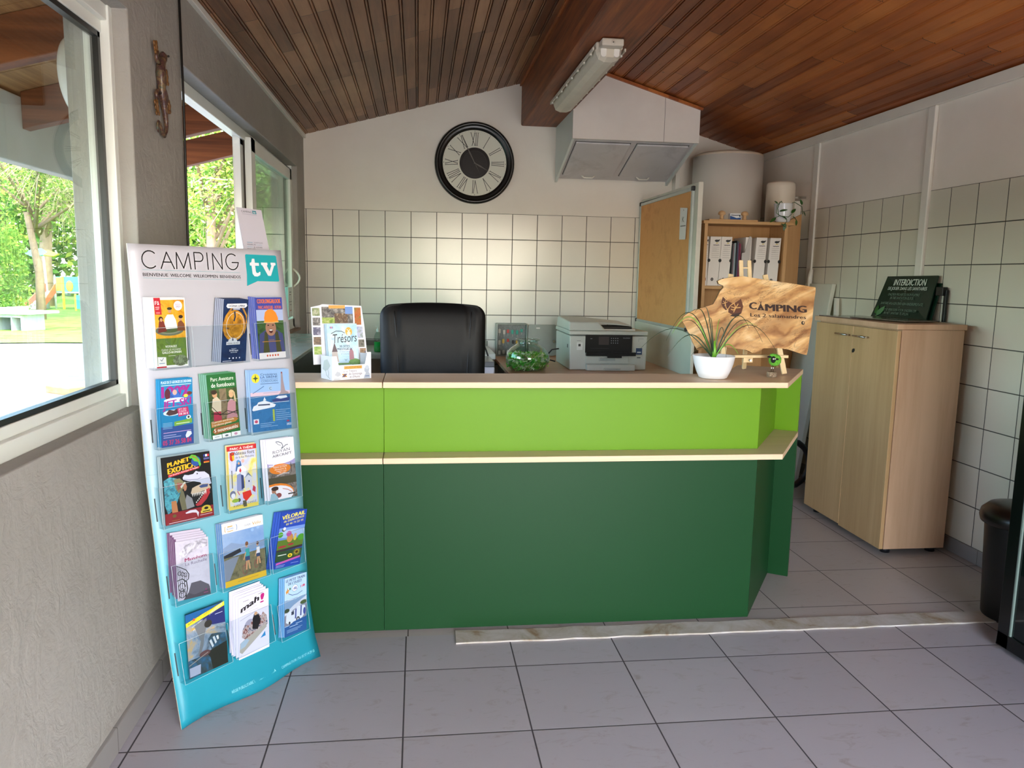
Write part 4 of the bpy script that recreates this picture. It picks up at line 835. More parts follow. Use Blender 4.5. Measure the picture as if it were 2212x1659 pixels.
# ================================================================ free-standing brochure display
b0=V((-.707,2.257,0)); wdir=V((.6537,.7567,0)); nd=V((-.7567,.6537,0)); BW=.555
Lz=[0,.179,.362,.559,.764,1.017,1.301,1.452];Lk=[0,.037,.071,.096,.125,.141,.152,.164]
Rz=[0,.079,.213,.317,.539,.774,.988,1.23,1.452];Rk=[0,.035,.06,.067,.081,.093,.11,.141,.171]
def interp(x,X,Yv):
    if x<=X[0]: return Yv[0]
    for i in range(len(X)-1):
        if x<=X[i+1]: return Yv[i]+(Yv[i+1]-Yv[i])*(x-X[i])/(X[i+1]-X[i])
    return Yv[-1]+(x-X[-1])*.08
def KK(u,v): a=min(1,max(0,u/BW)); return (1-a)*interp(v,Lz,Lk)+a*interp(v,Rz,Rk)
def BN(u,v,d=0): return b0+wdir*u+nd*(KK(u,v)-d)+V((0,0,v))
t=thing('brochure_display',(-.55,2.5,0),'tall white and turquoise cardboard brochure display leaning back beside the counter','display stand')
nt_=NT('display_board_print'); X=nt_.xyz()
wv=nt_.noise(9,detail=2)
colr=nt_.ramp(X[2],[(.0,'#17869b'),(.20,'#2e9dae'),(.34,'#66adbd'),(.52,'#8fb7c4'),(.66,'#b4bcca'),(.76,'#c6c5ce')])
BDM=nt_.fin(nt_.pr(colr,.35))
sc=nt_.t.nodes; 
# the print runs over the full 1.45 m height: rescale the ramp input
for l in list(nt_.t.links):
    if l.to_node.bl_idname=='ShaderNodeValToRGB' and l.from_socket==X[2]:
        nt_.t.links.remove(l); mm=nt_.n('Math',operation='DIVIDE'); nt_.l(X[2],mm.inputs[0]); mm.inputs[1].default_value=1.45; nt_.l(mm.outputs[0],l.to_socket if False else sc[[n.name for n in sc if n.bl_idname=='ShaderNodeValToRGB'][0]].inputs[0])
        break
g=G(); NU,NV=14,60; th=.004
def crump(u,v):
    a=u/BW; k=0
    k+=.006*math.exp(-((v-.10-.05*math.sin(5*a))/.015)**2)*(.15<a<.75)
    k+=-.012*math.exp(-((v-.0)/.03)**2)*math.sin(9*a)
    return k
for side in (0,1):
    vs=[BN(BW*i/NU,1.452*j/NV+(.0 if j else .002),crump(BW*i/NU,1.452*j/NV)-side*th) for j in range(NV+1) for i in range(NU+1)]
    g.add(vs,[(j*(NU+1)+i,j*(NU+1)+i+1,(j+1)*(NU+1)+i+1,(j+1)*(NU+1)+i) for j in range(NV) for i in range(NU)],BDM if side==0 else plain('raw_card','#cfc6b4',.7),True)
    if side==0: fr=vs
per=[i for i in range(NU+1)]+[j*(NU+1)+NU for j in range(1,NV+1)]+[NV*(NU+1)+i for i in range(NU-1,-1,-1)]+[j*(NU+1) for j in range(NV-1,0,-1)]
off=len(fr); g.add(fr+vs,[(per[k],per[(k+1)%len(per)],off+per[(k+1)%len(per)],off+per[k]) for k in range(len(per))],MATS['raw_card'])
board=g.out('board',t)
g=G(); F=lambda u,v,d=0: BN(u,v,crump(u,v)+d+.0002)
items=[('l',[(.0392,.7690),(.06,.7690)],.0001,'#9fb9c4')]
items=[('l',[(.0392,1.3774),(.21,1.3752),(.3758,1.3729)],.0010,'#7fb9c0'),('l',[(.0396,1.3533),(.21,1.3514),(.3764,1.3495)],.0010,'#7fb9c0'),
('t','BIENVENUE',.0388,1.3590,.080,.0095,'#1d1c1e',.012,-.0012),('t','WELCOME',.1265,1.3575,.070,.0095,'#1d1c1e',.012,-.0009),('t','WILLKOMMEN',.2035,1.3565,.087,.0095,'#1d1c1e',.012,-.0011),('t','BIENVENIDOS',.2985,1.3552,.078,.0095,'#1d1c1e',.012,-.001)]
TQ='#1fa6ae'
art(g,F,items,.0009,.00002); items=[('p',[(.4068,1.4339),(.5270,1.4333),(.5310,1.4300),(.5335,1.3480),(.5300,1.3444),(.4425,1.3456),(.3988,1.3297),(.4028,1.3666),(.4034,1.4310)],TQ)]
art(g,F,items,.0007,.00002); items=[('p',[(.4180,1.4060),(.4180,1.3975),(.4245,1.3970),(.4255,1.3700),(.4320,1.3620),(.4440,1.3610),(.4560,1.3660),(.4580,1.3760),(.4540,1.3770),(.4480,1.3725),(.4420,1.3735),(.4395,1.3780),(.4390,1.3970),(.4550,1.3970),(.4550,1.4065),(.4390,1.4065),(.4385,1.4200),(.4290,1.4200),(.4250,1.4080)],'#eceaf0'),('p',[(.4640,1.4080),(.4640,1.4005),(.4690,1.3985),(.4880,1.3640),(.5000,1.3640),(.5180,1.3985),(.5245,1.4005),(.5245,1.4085),(.5040,1.4085),(.5040,1.4010),(.5065,1.3990),(.4960,1.3790),(.4870,1.3985),(.4905,1.4005),(.4905,1.4080)],'#eceaf0')]
art(g,F,items,.0013,.00002); items=[]
items+=[('t','RÉGIE PUBLICITAIRE TOURISM TV / CONTACT :',.185,.030,.19,.0085,'#8fd6e0'),('t','CAMPING-TV.FR / Tél. 05 57 14 29 15',.385,.0265,.15,.0085,'#8fd6e0')]
items+=[('l',[(.0,.770),(.05,.768)],.0012,'#8fa8b0')]
art(g,F,items,.0002,.00002)
# thin rounded CAMPING strokes
def arc(cx,cy,rx,ry,a0,a1,n=16): return [(cx+rx*math.cos(math.radians(a0+(a1-a0)*i/n)),cy+ry*math.sin(math.radians(a0+(a1-a0)*i/n))) for i in range(n+1)]
H0,H1=1.3822,1.4330; h=H1-H0; m0=(H0+H1)/2
L=[arc(.065,m0,.0245,h/2,48,312),[(.099,H0),(.1205,H1-.002),(.142,H0)],[(.1065,H0+.019),(.1345,H0+.019)],
[(.150,H0),(.153,H1-.002),(.1735,H0+.002),(.194,H1-.002),(.198,H0)],[(.213,H0),(.213,H1)],[(.213,H1)]+arc(.231,H1-.0135,.013,.0135,90,-90,10)+[(.213,H1-.027)],
[(.259,H0),(.259,H1)],[(.278,H0),(.279,H1-.001),(.311,H0+.001),(.312,H1)],arc(.350,m0,.0235,h/2,52,350)[0:]+[(.374,m0-.002),(.350,m0-.002)]]
for P in L:
    Q=[]
    for (xa,ya),(xb,yb) in zip(P,P[1:]):
        k=max(1,int(math.hypot(xb-xa,yb-ya)/.012)); Q+=[(xa+(xb-xa)*i/k,ya+(yb-ya)*i/k) for i in range(k)]
    Q.append(P[-1]); art(g,F,[('l',Q,.0036,'#161516')],.0006,0)
    for q in (P[0],P[-1]): art(g,F,[('e',q[0],q[1],.0018,.0018,'#161516')],.0006,0)
g.out('print',t)
# rear strut and small sign card at the top right
g=G(); g.bar(BN(.28,1.05,-.010),(-.78,2.72,.01),.004,.12,MATS['raw_card'],up=wdir); g.out('rear_strut',t)
c4=[BN(.4132,1.435,-.012),BN(.518,1.435,-.012),BN(.4951,1.5843,-.012),BN(.3964,1.587,-.012)]
g=G(); g.hexa(c4,[p+nd*.004 for p in c4],ink('#c2bec8',.4))
F2=bil(*c4,-nd); art(g,F2,[('t','CAMPING',.15,.905,.42,.042,'#3a3840',.0),('r',.60,.895,.76,.965,'#2c7f8c'),('t','tv',.63,.908,.10,.045,'#dfe6ea',.03),('r',.16,.865,.76,.878,'#a9a6b4'),('t','TOURISTIQUES',.42,.245,.36,.028,'#6d6a7c',.01),('r',.16,.250,.38,.268,'#8aa0b4'),('t','HORAIRE DES',.15,.200,.34,.030,'#4a4856',.01),('t','MARÉES',.52,.195,.22,.028,'#93a8b8',.01),('t','MÉTÉO',.14,.150,.22,.030,'#8fb0c4',.01),('t','À 3 JOURS',.39,.140,.34,.032,'#4a4856',.01),('t','MARCHÉS',.13,.100,.32,.030,'#4a4856',.01),('t','LOCAUX',.49,.092,.26,.028,'#a3a0b0',.01)],.0003,.00003)
g.out('sign_card',t)
# ---- clear pockets
PK=glassmat('clear_pocket_plastic','#eef3f5',1.30,.8,.08)
Q=dict(fa=[(0.0485,1.2964),(0.1502,1.295),(0.1474,1.0892),(0.0453,1.0881)],oceana=[(0.2903,1.2879),(0.38,1.2865),(0.3501,1.0874),(0.2573,1.0887)],cool=[(0.4085,1.2922),(0.5154,1.2914),(0.5093,1.0876),(0.4015,1.088)],
jet=[(0.0516,1.0539),(0.1562,1.0514),(0.1431,0.8493),(0.0413,0.8506)],parc=[(0.2046,1.0549),(0.3051,1.052),(0.3091,0.8511),(0.2036,0.8481)],sirene=[(0.3556,1.0535),(0.5162,1.0483),(0.5051,0.8424),(0.3538,0.8502)],
planet=[(0.0354,0.821),(0.193,0.8162),(0.1878,0.6118),(0.0272,0.6178)],chateau=[(0.2521,0.818),(0.3628,0.8125),(0.3517,0.6057),(0.2432,0.613)],royan=[(0.3997,0.8153),(0.5084,0.8139),(0.5146,0.6005),(0.3968,0.6095)],
museum=[(0.0499,0.5676),(0.1583,0.5465),(0.1485,0.3759),(0.0361,0.3799)],velo=[(0.2121,0.5753),(0.3618,0.5718),(0.3628,0.3617),(0.1995,0.3708)],rail=[(0.4384,0.558),(0.5538,0.5455),(0.4995,0.3602),(0.3938,0.3721)],
futuro=[(0.0541,0.338),(0.1897,0.3302),(0.1763,0.1445),(0.036,0.1427)],mah=[(0.2421,0.3207),(0.3626,0.3191),(0.3376,0.127),(0.2157,0.1306)],train=[(0.4293,0.3278),(0.5337,0.3203),(0.4986,0.125),(0.407,0.1295)])
FD=.024
def pocket(u0,u1,v0,h):
    g=G(); d=.029; N=6
    def P(a,v,dd): return BN(u0+(u1-u0)*a,v,dd)
    for i in range(N):
        a,b=i/N,(i+1)/N; g.quad(P(a,v0,d),P(b,v0,d),P(b,v0+h,d),P(a,v0+h,d),PK); g.quad(P(a,v0,.001),P(b,v0,.001),P(b,v0,d),P(a,v0,d),PK)
    for a in (0,1): g.quad(P(a,v0,.001),P(a,v0+h,.001),P(a,v0+h,d),P(a,v0,d),PK)
    EG=ink('#c9d6dc',.2)
    g.tube([P(0,v0+h,d),P(.5,v0+h,d),P(1,v0+h,d)],.0005,EG,5); g.tube([P(0,v0+h,d),P(0,v0,d),P(.5,v0,d),P(1,v0,d),P(1,v0+h,d)],.0006,EG,5)
    g.quad(P(0,v0+.02,.0012)-wdir*.004,P(0,v0+.02,.0012),P(0,v0+.09,.0012),P(0,v0+.09,.0012)-wdir*.004,ink('#3d4548'))
    return g.out('pocket',t)
for u0,u1,v0 in ((.036,.155,1.083),(.165,.362,1.083),(.392,.522,1.083),(.030,.160,.845),(.192,.345,.844),(.349,.528,.840),(.018,.205,.609),(.238,.374,.604),(.386,.530,.598),(.026,.166,.371),(.188,.374,.361),(.384,.525,.360),(.018,.190,.138),(.205,.362,.138),(.388,.515,.122)):
    pocket(u0,u1,v0,.125)
def stack(key,items,lab,base,n=3,step=(-.005,.002),bcol='#e8e8ec',spine=None,th=.0012,jit=0,lab2=None):
    tl,tr,br,bl=Q[key]; rb=random.Random(len(lab)); gl=[]
    def quadF(du,dv,dd):
        c=[BN(p[0]+du,p[1]+dv,dd) for p in (bl,br,tr,tl)]; m_=(c[0]+c[1]+c[2]+c[3])/4; Uq=(c[1]-c[0]+c[2]-c[3])/2; Wq=(c[3]-c[0]+c[2]-c[1])/2; Nq=Uq.cross(Wq).normalized()
        if Nq.dot(nd)>0: Nq=-Nq
        return lambda uu,vv,d=0: m_+Uq*(uu-.5)+Wq*(vv-.5)+Nq*d
    NB=8
    for k in range(n+1):
        du,dv=(step[0]*k+(rb.uniform(-jit,jit) if k else 0),step[1]*k+(rb.uniform(0,jit) if k else 0)); dd=FD-.0045*k*3/max(3,n)
        Fq=quadF(du,dv,dd); g=G(); m=ink(base) if k==0 else ink(bcol)
        a=[Fq(0,i/NB) for i in range(NB+1)]+[Fq(1,i/NB) for i in range(NB+1)]; b=[Fq(0,i/NB,-th) for i in range(NB+1)]+[Fq(1,i/NB,-th) for i in range(NB+1)]; M=NB+1
        fs=[(i,M+i,M+i+1,i+1) for i in range(NB)]; g.add(a,fs,m); g.add(b,fs,m)
        per=list(range(M))+list(range(2*M-1,M-1,-1)); g.add(a+b,[(per[i],per[(i+1)%len(per)],2*M+per[(i+1)%len(per)],2*M+per[i]) for i in range(len(per))],m)
        if k==0: art(g,Fq,items,.0002,.00002,True)
        elif spine: art(g,Fq,[('r',0,0,.08,1,spine)],.0002)
        g.out('brochure',loc=tuple(Fq(.5,0)),label=(lab if k==0 else 'copies behind the '+' '.join(lab.split(' with ')[0].split()[:12])),cat='brochure',group='brochures: '+lab.split(' brochure')[0] if n else None)
FLAGFR=lambda x,y,w,h:[('r',x,y,x+w/3,y+h,'#2b3f8f'),('r',x+w/3,y,x+2*w/3,y+h,'#eceef4'),('r',x+2*w/3,y,x+w,y+h,'#c8303a')]
pic1=picmat('print_golden_clouds',['#8a5a1a','#e39a1c','#f0b63a','#b5702a'],22,1); grn=picmat('print_meadow',['#4f6a24','#6f8a34','#5c7a3a','#7c8a5c'],40,2); ruin=picmat('print_stones',['#5f6a4a','#8c9a7c','#4a5438','#a9ad94'],70,3)
SKN='#c99a72'
stack('fa',[('r',0,.0,1,1,'#f2f0f0'),('r',.03,.03,.97,.97,pic1),('r',.03,.03,.97,.42,grn),('e',.47,.53,.44,.075,'#6d7360'),('e',.47,.535,.36,.055,'#8b9078'),('e',.47,.54,.30,.042,'#55663a'),('e',.46,.56,.07,.03,'#4f5a50'),
('p',[(.30,.55),(.33,.70),(.42,.76),(.60,.76),(.68,.68),(.72,.56)],'#ecebe8'),('p',[(.10,.50),(.15,.66),(.22,.70),(.30,.66),(.38,.52)],'#7c3226'),('e',.21,.70,.07,.035,'#3b2418'),('e',.22,.685,.04,.026,SKN),('e',.50,.815,.055,.035,SKN),('e',.50,.845,.08,.02,'#3a3a20'),('p',[(.70,.52),(.74,.64),(.84,.68),(.94,.62),(.96,.52)],'#7c4a2e'),('e',.82,.70,.06,.035,SKN),('e',.84,.725,.07,.025,'#2c1c14'),
('p',[(.02,1.0),(.22,1.0),(.25,.76),(.05,.765)],'#c62030'),('t','Fâ',.06,.90,.13,.055,'#f4f0f0',.02),('t','MUSÉE',.07,.855,.12,.02,'#f4e4e4',.01),('t',"D'ART",.07,.83,.11,.018,'#f4e4e4',.01),('r',.08,.775,.20,.80,'#d97a80'),
('e',.77,.885,.135,.07,'#ece8ee'),('t','ÉDITION',.69,.893,.16,.018,'#b07a9a'),('t','2021',.70,.86,.14,.024,'#8a3a6a',.01),
('t','VOYAGEZ',.30,.285,.36,.032,'#f2f2ea',.03),('t','DANS LE MONDE',.18,.24,.60,.028,'#e6e6dc',.0),('t','GALLO-ROMAIN',.19,.20,.60,.032,'#f2f2ea',.03),('l',[(.38,.165),(.60,.165)],.006,'#d9d9cc'),('e',.75,.09,.24,.08,ruin),('p',[(.04,.03),(.30,.03),(.30,.15),(.04,.16)],'#ecebe8'),('l',[(.12,.12),(.16,.10),(.22,.14)],.01,'#3a5a6a'),('r',.08,.06,.25,.07,'#6a8fae'),('r',.0,-.0,.3,.02,'#c62030')],
'orange and green brochure reading VOYAGEZ DANS LE MONDE GALLO-ROMAIN, top left of the display','#f2f0f0',4,(-.0055,.0005),'#ecebed')
lum=picmat('print_night_blue',['#0f1a3a','#16284f','#1b3560','#101a33'],18,5); glo=picmat('print_golden_light',['#171a30','#a8731c','#d99a2a','#2a2440'],30,6)
stack('oceana',[('r',0,0,1,1,lum),('e',.45,.58,.46,.25,glo)]+[('l',[(.30+.03*i,.86),(.10+.03*i,.74),(-.0+.05*i,.60),(.10,.45)],.008,'#c98f2a',.5) for i in range(3)]+[('l',[(.75+.03*i,.86),(.92+.02*i,.74),(.98-.03*i,.60),(.88,.45)],.008,'#c98f2a',.5) for i in range(3)]+
[('l',arc(.50,.58,.36,.21,0,360,26),.007,'#dfe3ea',.5),('p',[(.10,.89),(.14,.93),(.92,.935),(.96,.895),(.88,.865),(.16,.86)],'#e2e6ee'),('t','OCEANA LUMINA',.20,.878,.66,.035,'#1a2238',.02),('r',.38,.835,.66,.858,'#b9bfd0'),('l',[(.45,.80),(.48,.72),(.44,.66)],.03,'#27324a',.5),('e',.42,.33,.18,.055,'#c9cdd6'),('r',.17,.275,.72,.325,'#d3d6de'),('p',[(.39,.34),(.42,.40),(.46,.34)],'#2a3350'),('t','ARSENAL DES MERS',.20,.285,.48,.026,'#2a3350',.01),
('t','Vivez plus de',.38,.205,.20,.018,'#c9cfe0'),('t','20 000 lieues',.30,.170,.36,.028,'#dfe3f0',.01),('t','sous les mers',.36,.145,.26,.02,'#dfe3f0'),('e',.32,.06,.025,.012,'#dfe3f0'),('e',.47,.06,.03,.012,'#dfe3f0'),('e',.60,.06,.02,.012,'#dfe3f0'),('e',.73,.06,.02,.012,'#dfe3f0'),('r',.05,.015,.40,.022,'#dfe3f0')],
'dark blue brochure reading OCEANA LUMINA with golden light rays, top row centre','#131c3c',5,(-.0045,.001),'#39415c',spine='#aab2c8')
stack('cool',[('r',0,0,1,1,'#7d8fc4'),('r',0,.62,1,.80,'#a9b9de'),('r',0,.10,1,.62,picmat('print_forest',['#2f4a2a','#4a6a3a','#253820'],35,7)),('r',0,.80,1,1,'#3f4aa0'),('t','COOLONGALOOK',.06,.905,.88,.07,'#e2712a',.05),('t','PARC AVENTURE - ROYAN',.09,.815,.86,.05,'#e2712a',.03),
('p',[(.02,.10),(.06,.40),(.30,.47),(.70,.47),(.94,.40),(.99,.10)],'#4b4f80'),('p',[(.16,.10),(.26,.44),(.36,.44),(.40,.10)],'#4a4a2a'),('p',[(.66,.10),(.64,.44),(.76,.44),(.86,.10)],'#4a4a2a'),('e',.50,.50,.20,.13,'#b5826a'),('e',.50,.45,.07,.035,'#4a1c1c'),('e',.50,.465,.06,.012,'#ece6e0'),('e',.41,.545,.035,.010,'#2a1c18'),('e',.59,.545,.035,.010,'#2a1c18'),('p',[(.30,.58),(.27,.66),(.32,.76),(.45,.81),(.60,.81),(.73,.75),(.80,.66),(.78,.58),(.54,.60)],'#ef8a2c'),('l',[(.27,.60),(.54,.585),(.80,.60)],.02,'#f2b04a',.5),('r',.40,.30,.60,.305,'#c98a3a'),('r',.15,.275,.85,.285,'#c98a3a'),
('r',0,0,1,.10,'#e9e4e6')]+[('e',.30+.1*i,.05,.03,.018,'#d95a3a') for i in range(5)],
'brochure with an orange-helmeted climber, reading COOLONGALOOK PARC AVENTURE','#5a68ac',4,(-.0045,.0008),'#b9c2da',spine='#5a68b8')
pu='#a0288c'
stack('jet',[('r',0,0,1,1,'#1583b8'),('r',0,0,1,.30,'#2c4f94'),('t','PLAGE DE ST-GEORGES DE DIDONNE',.03,.935,.94,.04,'#dff0fa',.03),('r',.03,.905,.96,.915,'#bfe0f2'),('t','100%',.05,.73,.88,.165,pu,.06),('e',.22,.78,.09,.08,'#5a2430'),('e',.45,.76,.16,.065,'#2b56a8'),('p',[(.32,.78),(.46,.86),(.62,.73),(.50,.69)],'#3a6cc0'),('e',.44,.80,.07,.04,'#caa79a'),('e',.45,.685,.35,.035,'#e0f0f8'),('e',.78,.735,.07,.025,'#e2d23a'),('e',.90,.77,.08,.025,'#6a3a2a'),
('t','JET-SKI',.07,.565,.86,.11,pu,.06,.04,.15),('e',.35,.50,.28,.045,'#dcecf6'),('p',[(.15,.49),(.25,.55),(.40,.53),(.52,.56),(.60,.50),(.45,.47),(.25,.46)],'#5a3a3c'),('p',[(.50,.56),(.84,.57),(.88,.45),(.54,.43)],'#d0286c'),('t','JET-SKI',.54,.527,.24,.025,'#f4dce6',.01),('t','À PARTIR',.55,.494,.24,.025,'#f4dce6',.01),('t','DE 50 €',.56,.455,.28,.03,'#ffffff',.03),('p',[(.40,.36),(.96,.39),(.96,.32),(.40,.295)],'#7fae3c'),('r',.46,.325,.88,.335,'#e6f0d8'),('e',.85,.41,.075,.03,'#e6ecee'),('e',.85,.41,.035,.017,'#2a3a2a')]+[('r',.05,.27+.02*k,.34,.277+.02*k,'#8fc0e0') for k in range(5)]+[('r',.06,.205,.92,.215,'#c9a0d0'),('r',.06,.165,.45,.175,'#b0b4e0'),('r',.06,.135,.60,.145,'#b0b4e0'),('p',[(.74,.14),(.80,.20),(.92,.19),(.94,.15),(.84,.11),(.76,.10)],'#e9eef6'),('t','05 37 26 58 84',.04,.03,.88,.07,'#d42a5c',.03)],
'bright blue brochure reading 100% JET-SKI with purple lettering','#1583b8',2,(-.0035,.001),'#2f93c6')
bark=picmat('print_trunk',['#6a5a44','#8a7a60','#4c4030'],30,8)
stack('parc',[('r',0,0,1,1,'#256b34'),('t','Parc Aventure',.13,.895,.78,.06,'#eef4e8',.01),('t','de fontdouce',.13,.80,.80,.065,'#eef4e8',.02),('r',.03,.25,1,.77,picmat('print_undergrowth',['#2c3a24','#3f4f2c','#55663a','#28321e'],28,9)),('r',.38,.30,.62,.77,bark),('p',[(.08,.46),(.14,.62),(.28,.66),(.42,.58),(.40,.42),(.18,.40)],'#cfc0a8'),('e',.22,.69,.085,.05,SKN),('e',.20,.725,.10,.035,'#3a281c'),('p',[(.12,.28),(.14,.42),(.38,.42),(.40,.28)],'#a8324a'),('p',[(.60,.40),(.64,.54),(.76,.60),(.92,.54),(.90,.40)],'#c98f98'),('e',.78,.66,.08,.048,'#d0a880'),('p',[(.70,.69),(.72,.725),(.79,.74),(.87,.725),(.90,.69),(.88,.66),(.86,.69),(.78,.70),(.72,.69)],'#cbb489'),('p',[(.86,.70),(.91,.70),(.95,.54),(.88,.55)],'#cbb489'),('p',[(.56,.29),(.62,.40),(.90,.40),(.96,.29)],'#b5838c'),('l',[(.06,.40),(.30,.38),(.60,.36),(.98,.40)],.014,'#23201c',.5),('l',[(.1,.5),(.35,.36),(.6,.42),(.95,.35)],.010,'#2c2622',.5),
('p',[(.02,.27),(.86,.30),(.96,.265),(.86,.23),(.02,.18)],'#b0762e'),('t','12 parcours accrobranche',.05,.245,.76,.03,'#f0e8d8',.01,.02),('t','2 tyroliennes géantes',.05,.20,.66,.03,'#f0e8d8',.01,.02),('p',[(.04,.115),(.12,.175),(.97,.205),(.97,.125),(.12,.07)],'#9a6034'),('t','5 nouveautés',.10,.10,.82,.055,'#f4ece0',.03,.03),('r',.03,.0,.34,.06,'#e8eaec'),('r',.36,.0,.66,.065,'#e8eaec'),('r',.68,.0,1,.07,'#e8eaec'),('e',.83,.035,.06,.02,'#c98fae'),('r',.10,.028,.26,.034,'#5a6a62'),('e',.51,.03,.06,.014,'#5a6a72')],
'green brochure reading Parc Aventure de fontdouce with two young visitors','#256b34',4,(-.0042,.0012),'#5a9a72',spine='#7fb0a0')
sea=picmat('print_sea',['#2a5f94','#3a76ac','#2f6ba0'],40,10)
stack('sirene',[('r',0,0,1,1,'#8fb4e0'),('r',0,.58,1,.64,'#d0b8c8'),('r',0,0,1,.58,sea),('e',.145,.87,.10,.075,'#e2d23c'),('p',[(.145,.94),(.16,.885),(.22,.87),(.16,.855),(.145,.80),(.13,.855),(.07,.87),(.13,.885)],'#2c4a3a'),('t','Croisières',.27,.91,.42,.035,'#2b4a86',.01),('t','LA SIRÈNE',.27,.865,.43,.035,'#2b4a86',.02),('r',.27,.845,.70,.849,'#2b4a86'),('t','CORDOUAN',.28,.80,.41,.035,'#2b4a86',.0),('r',.26,.770,.72,.778,'#2b4a86'),('e',.50,.695,.05,.036,'#9fb9d8'),('t','C',.475,.67,.055,.045,'#3a6a94',.02),('r',.32,.62,.70,.626,'#7a93b8'),('l',[(.06,.63),(.15,.66),(.25,.70),(.34,.735)],.009,'#3a5a94',.7),
('p',[(.76,.62),(.78,.80),(.79,.93),(.81,.96),(.83,.93),(.84,.80),(.88,.64),(.97,.61),(.95,.58),(.70,.58)],'#9a8a92'),('r',.79,.93,.825,.955,'#7a3a3c'),('p',[(.52,.50),(.56,.46),(.96,.47),(1.0,.52),(.92,.53),(.88,.57),(.72,.57),(.66,.53)],'#3a4680'),('p',[(.62,.53),(.70,.56),(.90,.56),(.93,.525),(.75,.51)],'#dfe3ee'),('r',.52,.455,.97,.462,'#dfe6ee'),
('p',[(.02,.36),(.06,.42),(.14,.44),(.18,.48),(.34,.50),(.50,.46),(.62,.42),(.58,.385),(.40,.37),(.05,.345)],'#e6e9f2'),('l',[(.18,.435),(.46,.43)],.022,'#3a4a6a',.8),('p',[(.30,.50),(.34,.56),(.38,.50)],'#dfe3ee')]+[('e',.55,.33-.033*k,.028,.017,'#a8b83c') for k in range(6)]+[('r',.60,.327-.033*k,.60+(.38,.26,.36,.42,.40,.30)[k],.333-.033*k,'#a9c6e6') for k in range(6)]+[('r',.04,.13,.17,.21,'#e6e4ee'),('e',.105,.17,.04,.025,'#c44a6a'),('r',.20,.125,.56,.131,'#a9c6e6'),('r',.20,.095,.48,.101,'#a9c6e6'),('r',.20,.07,.64,.076,'#a9c6e6'),('t','2022',.87,.06,.12,.035,'#eef2fa',.02),('e',.91,.13,.04,.015,'#a03a5a')],
'wide blue brochure with a lighthouse and two boats, reading LA SIRÈNE CORDOUAN','#8fb4e0',2,(-.004,.001),'#9fc0e8')
croc='#c3c6dc'; nat=picmat('print_feathers',['#3f8fa8','#57a9b8','#2f6a80','#8a8a6a'],60,11)
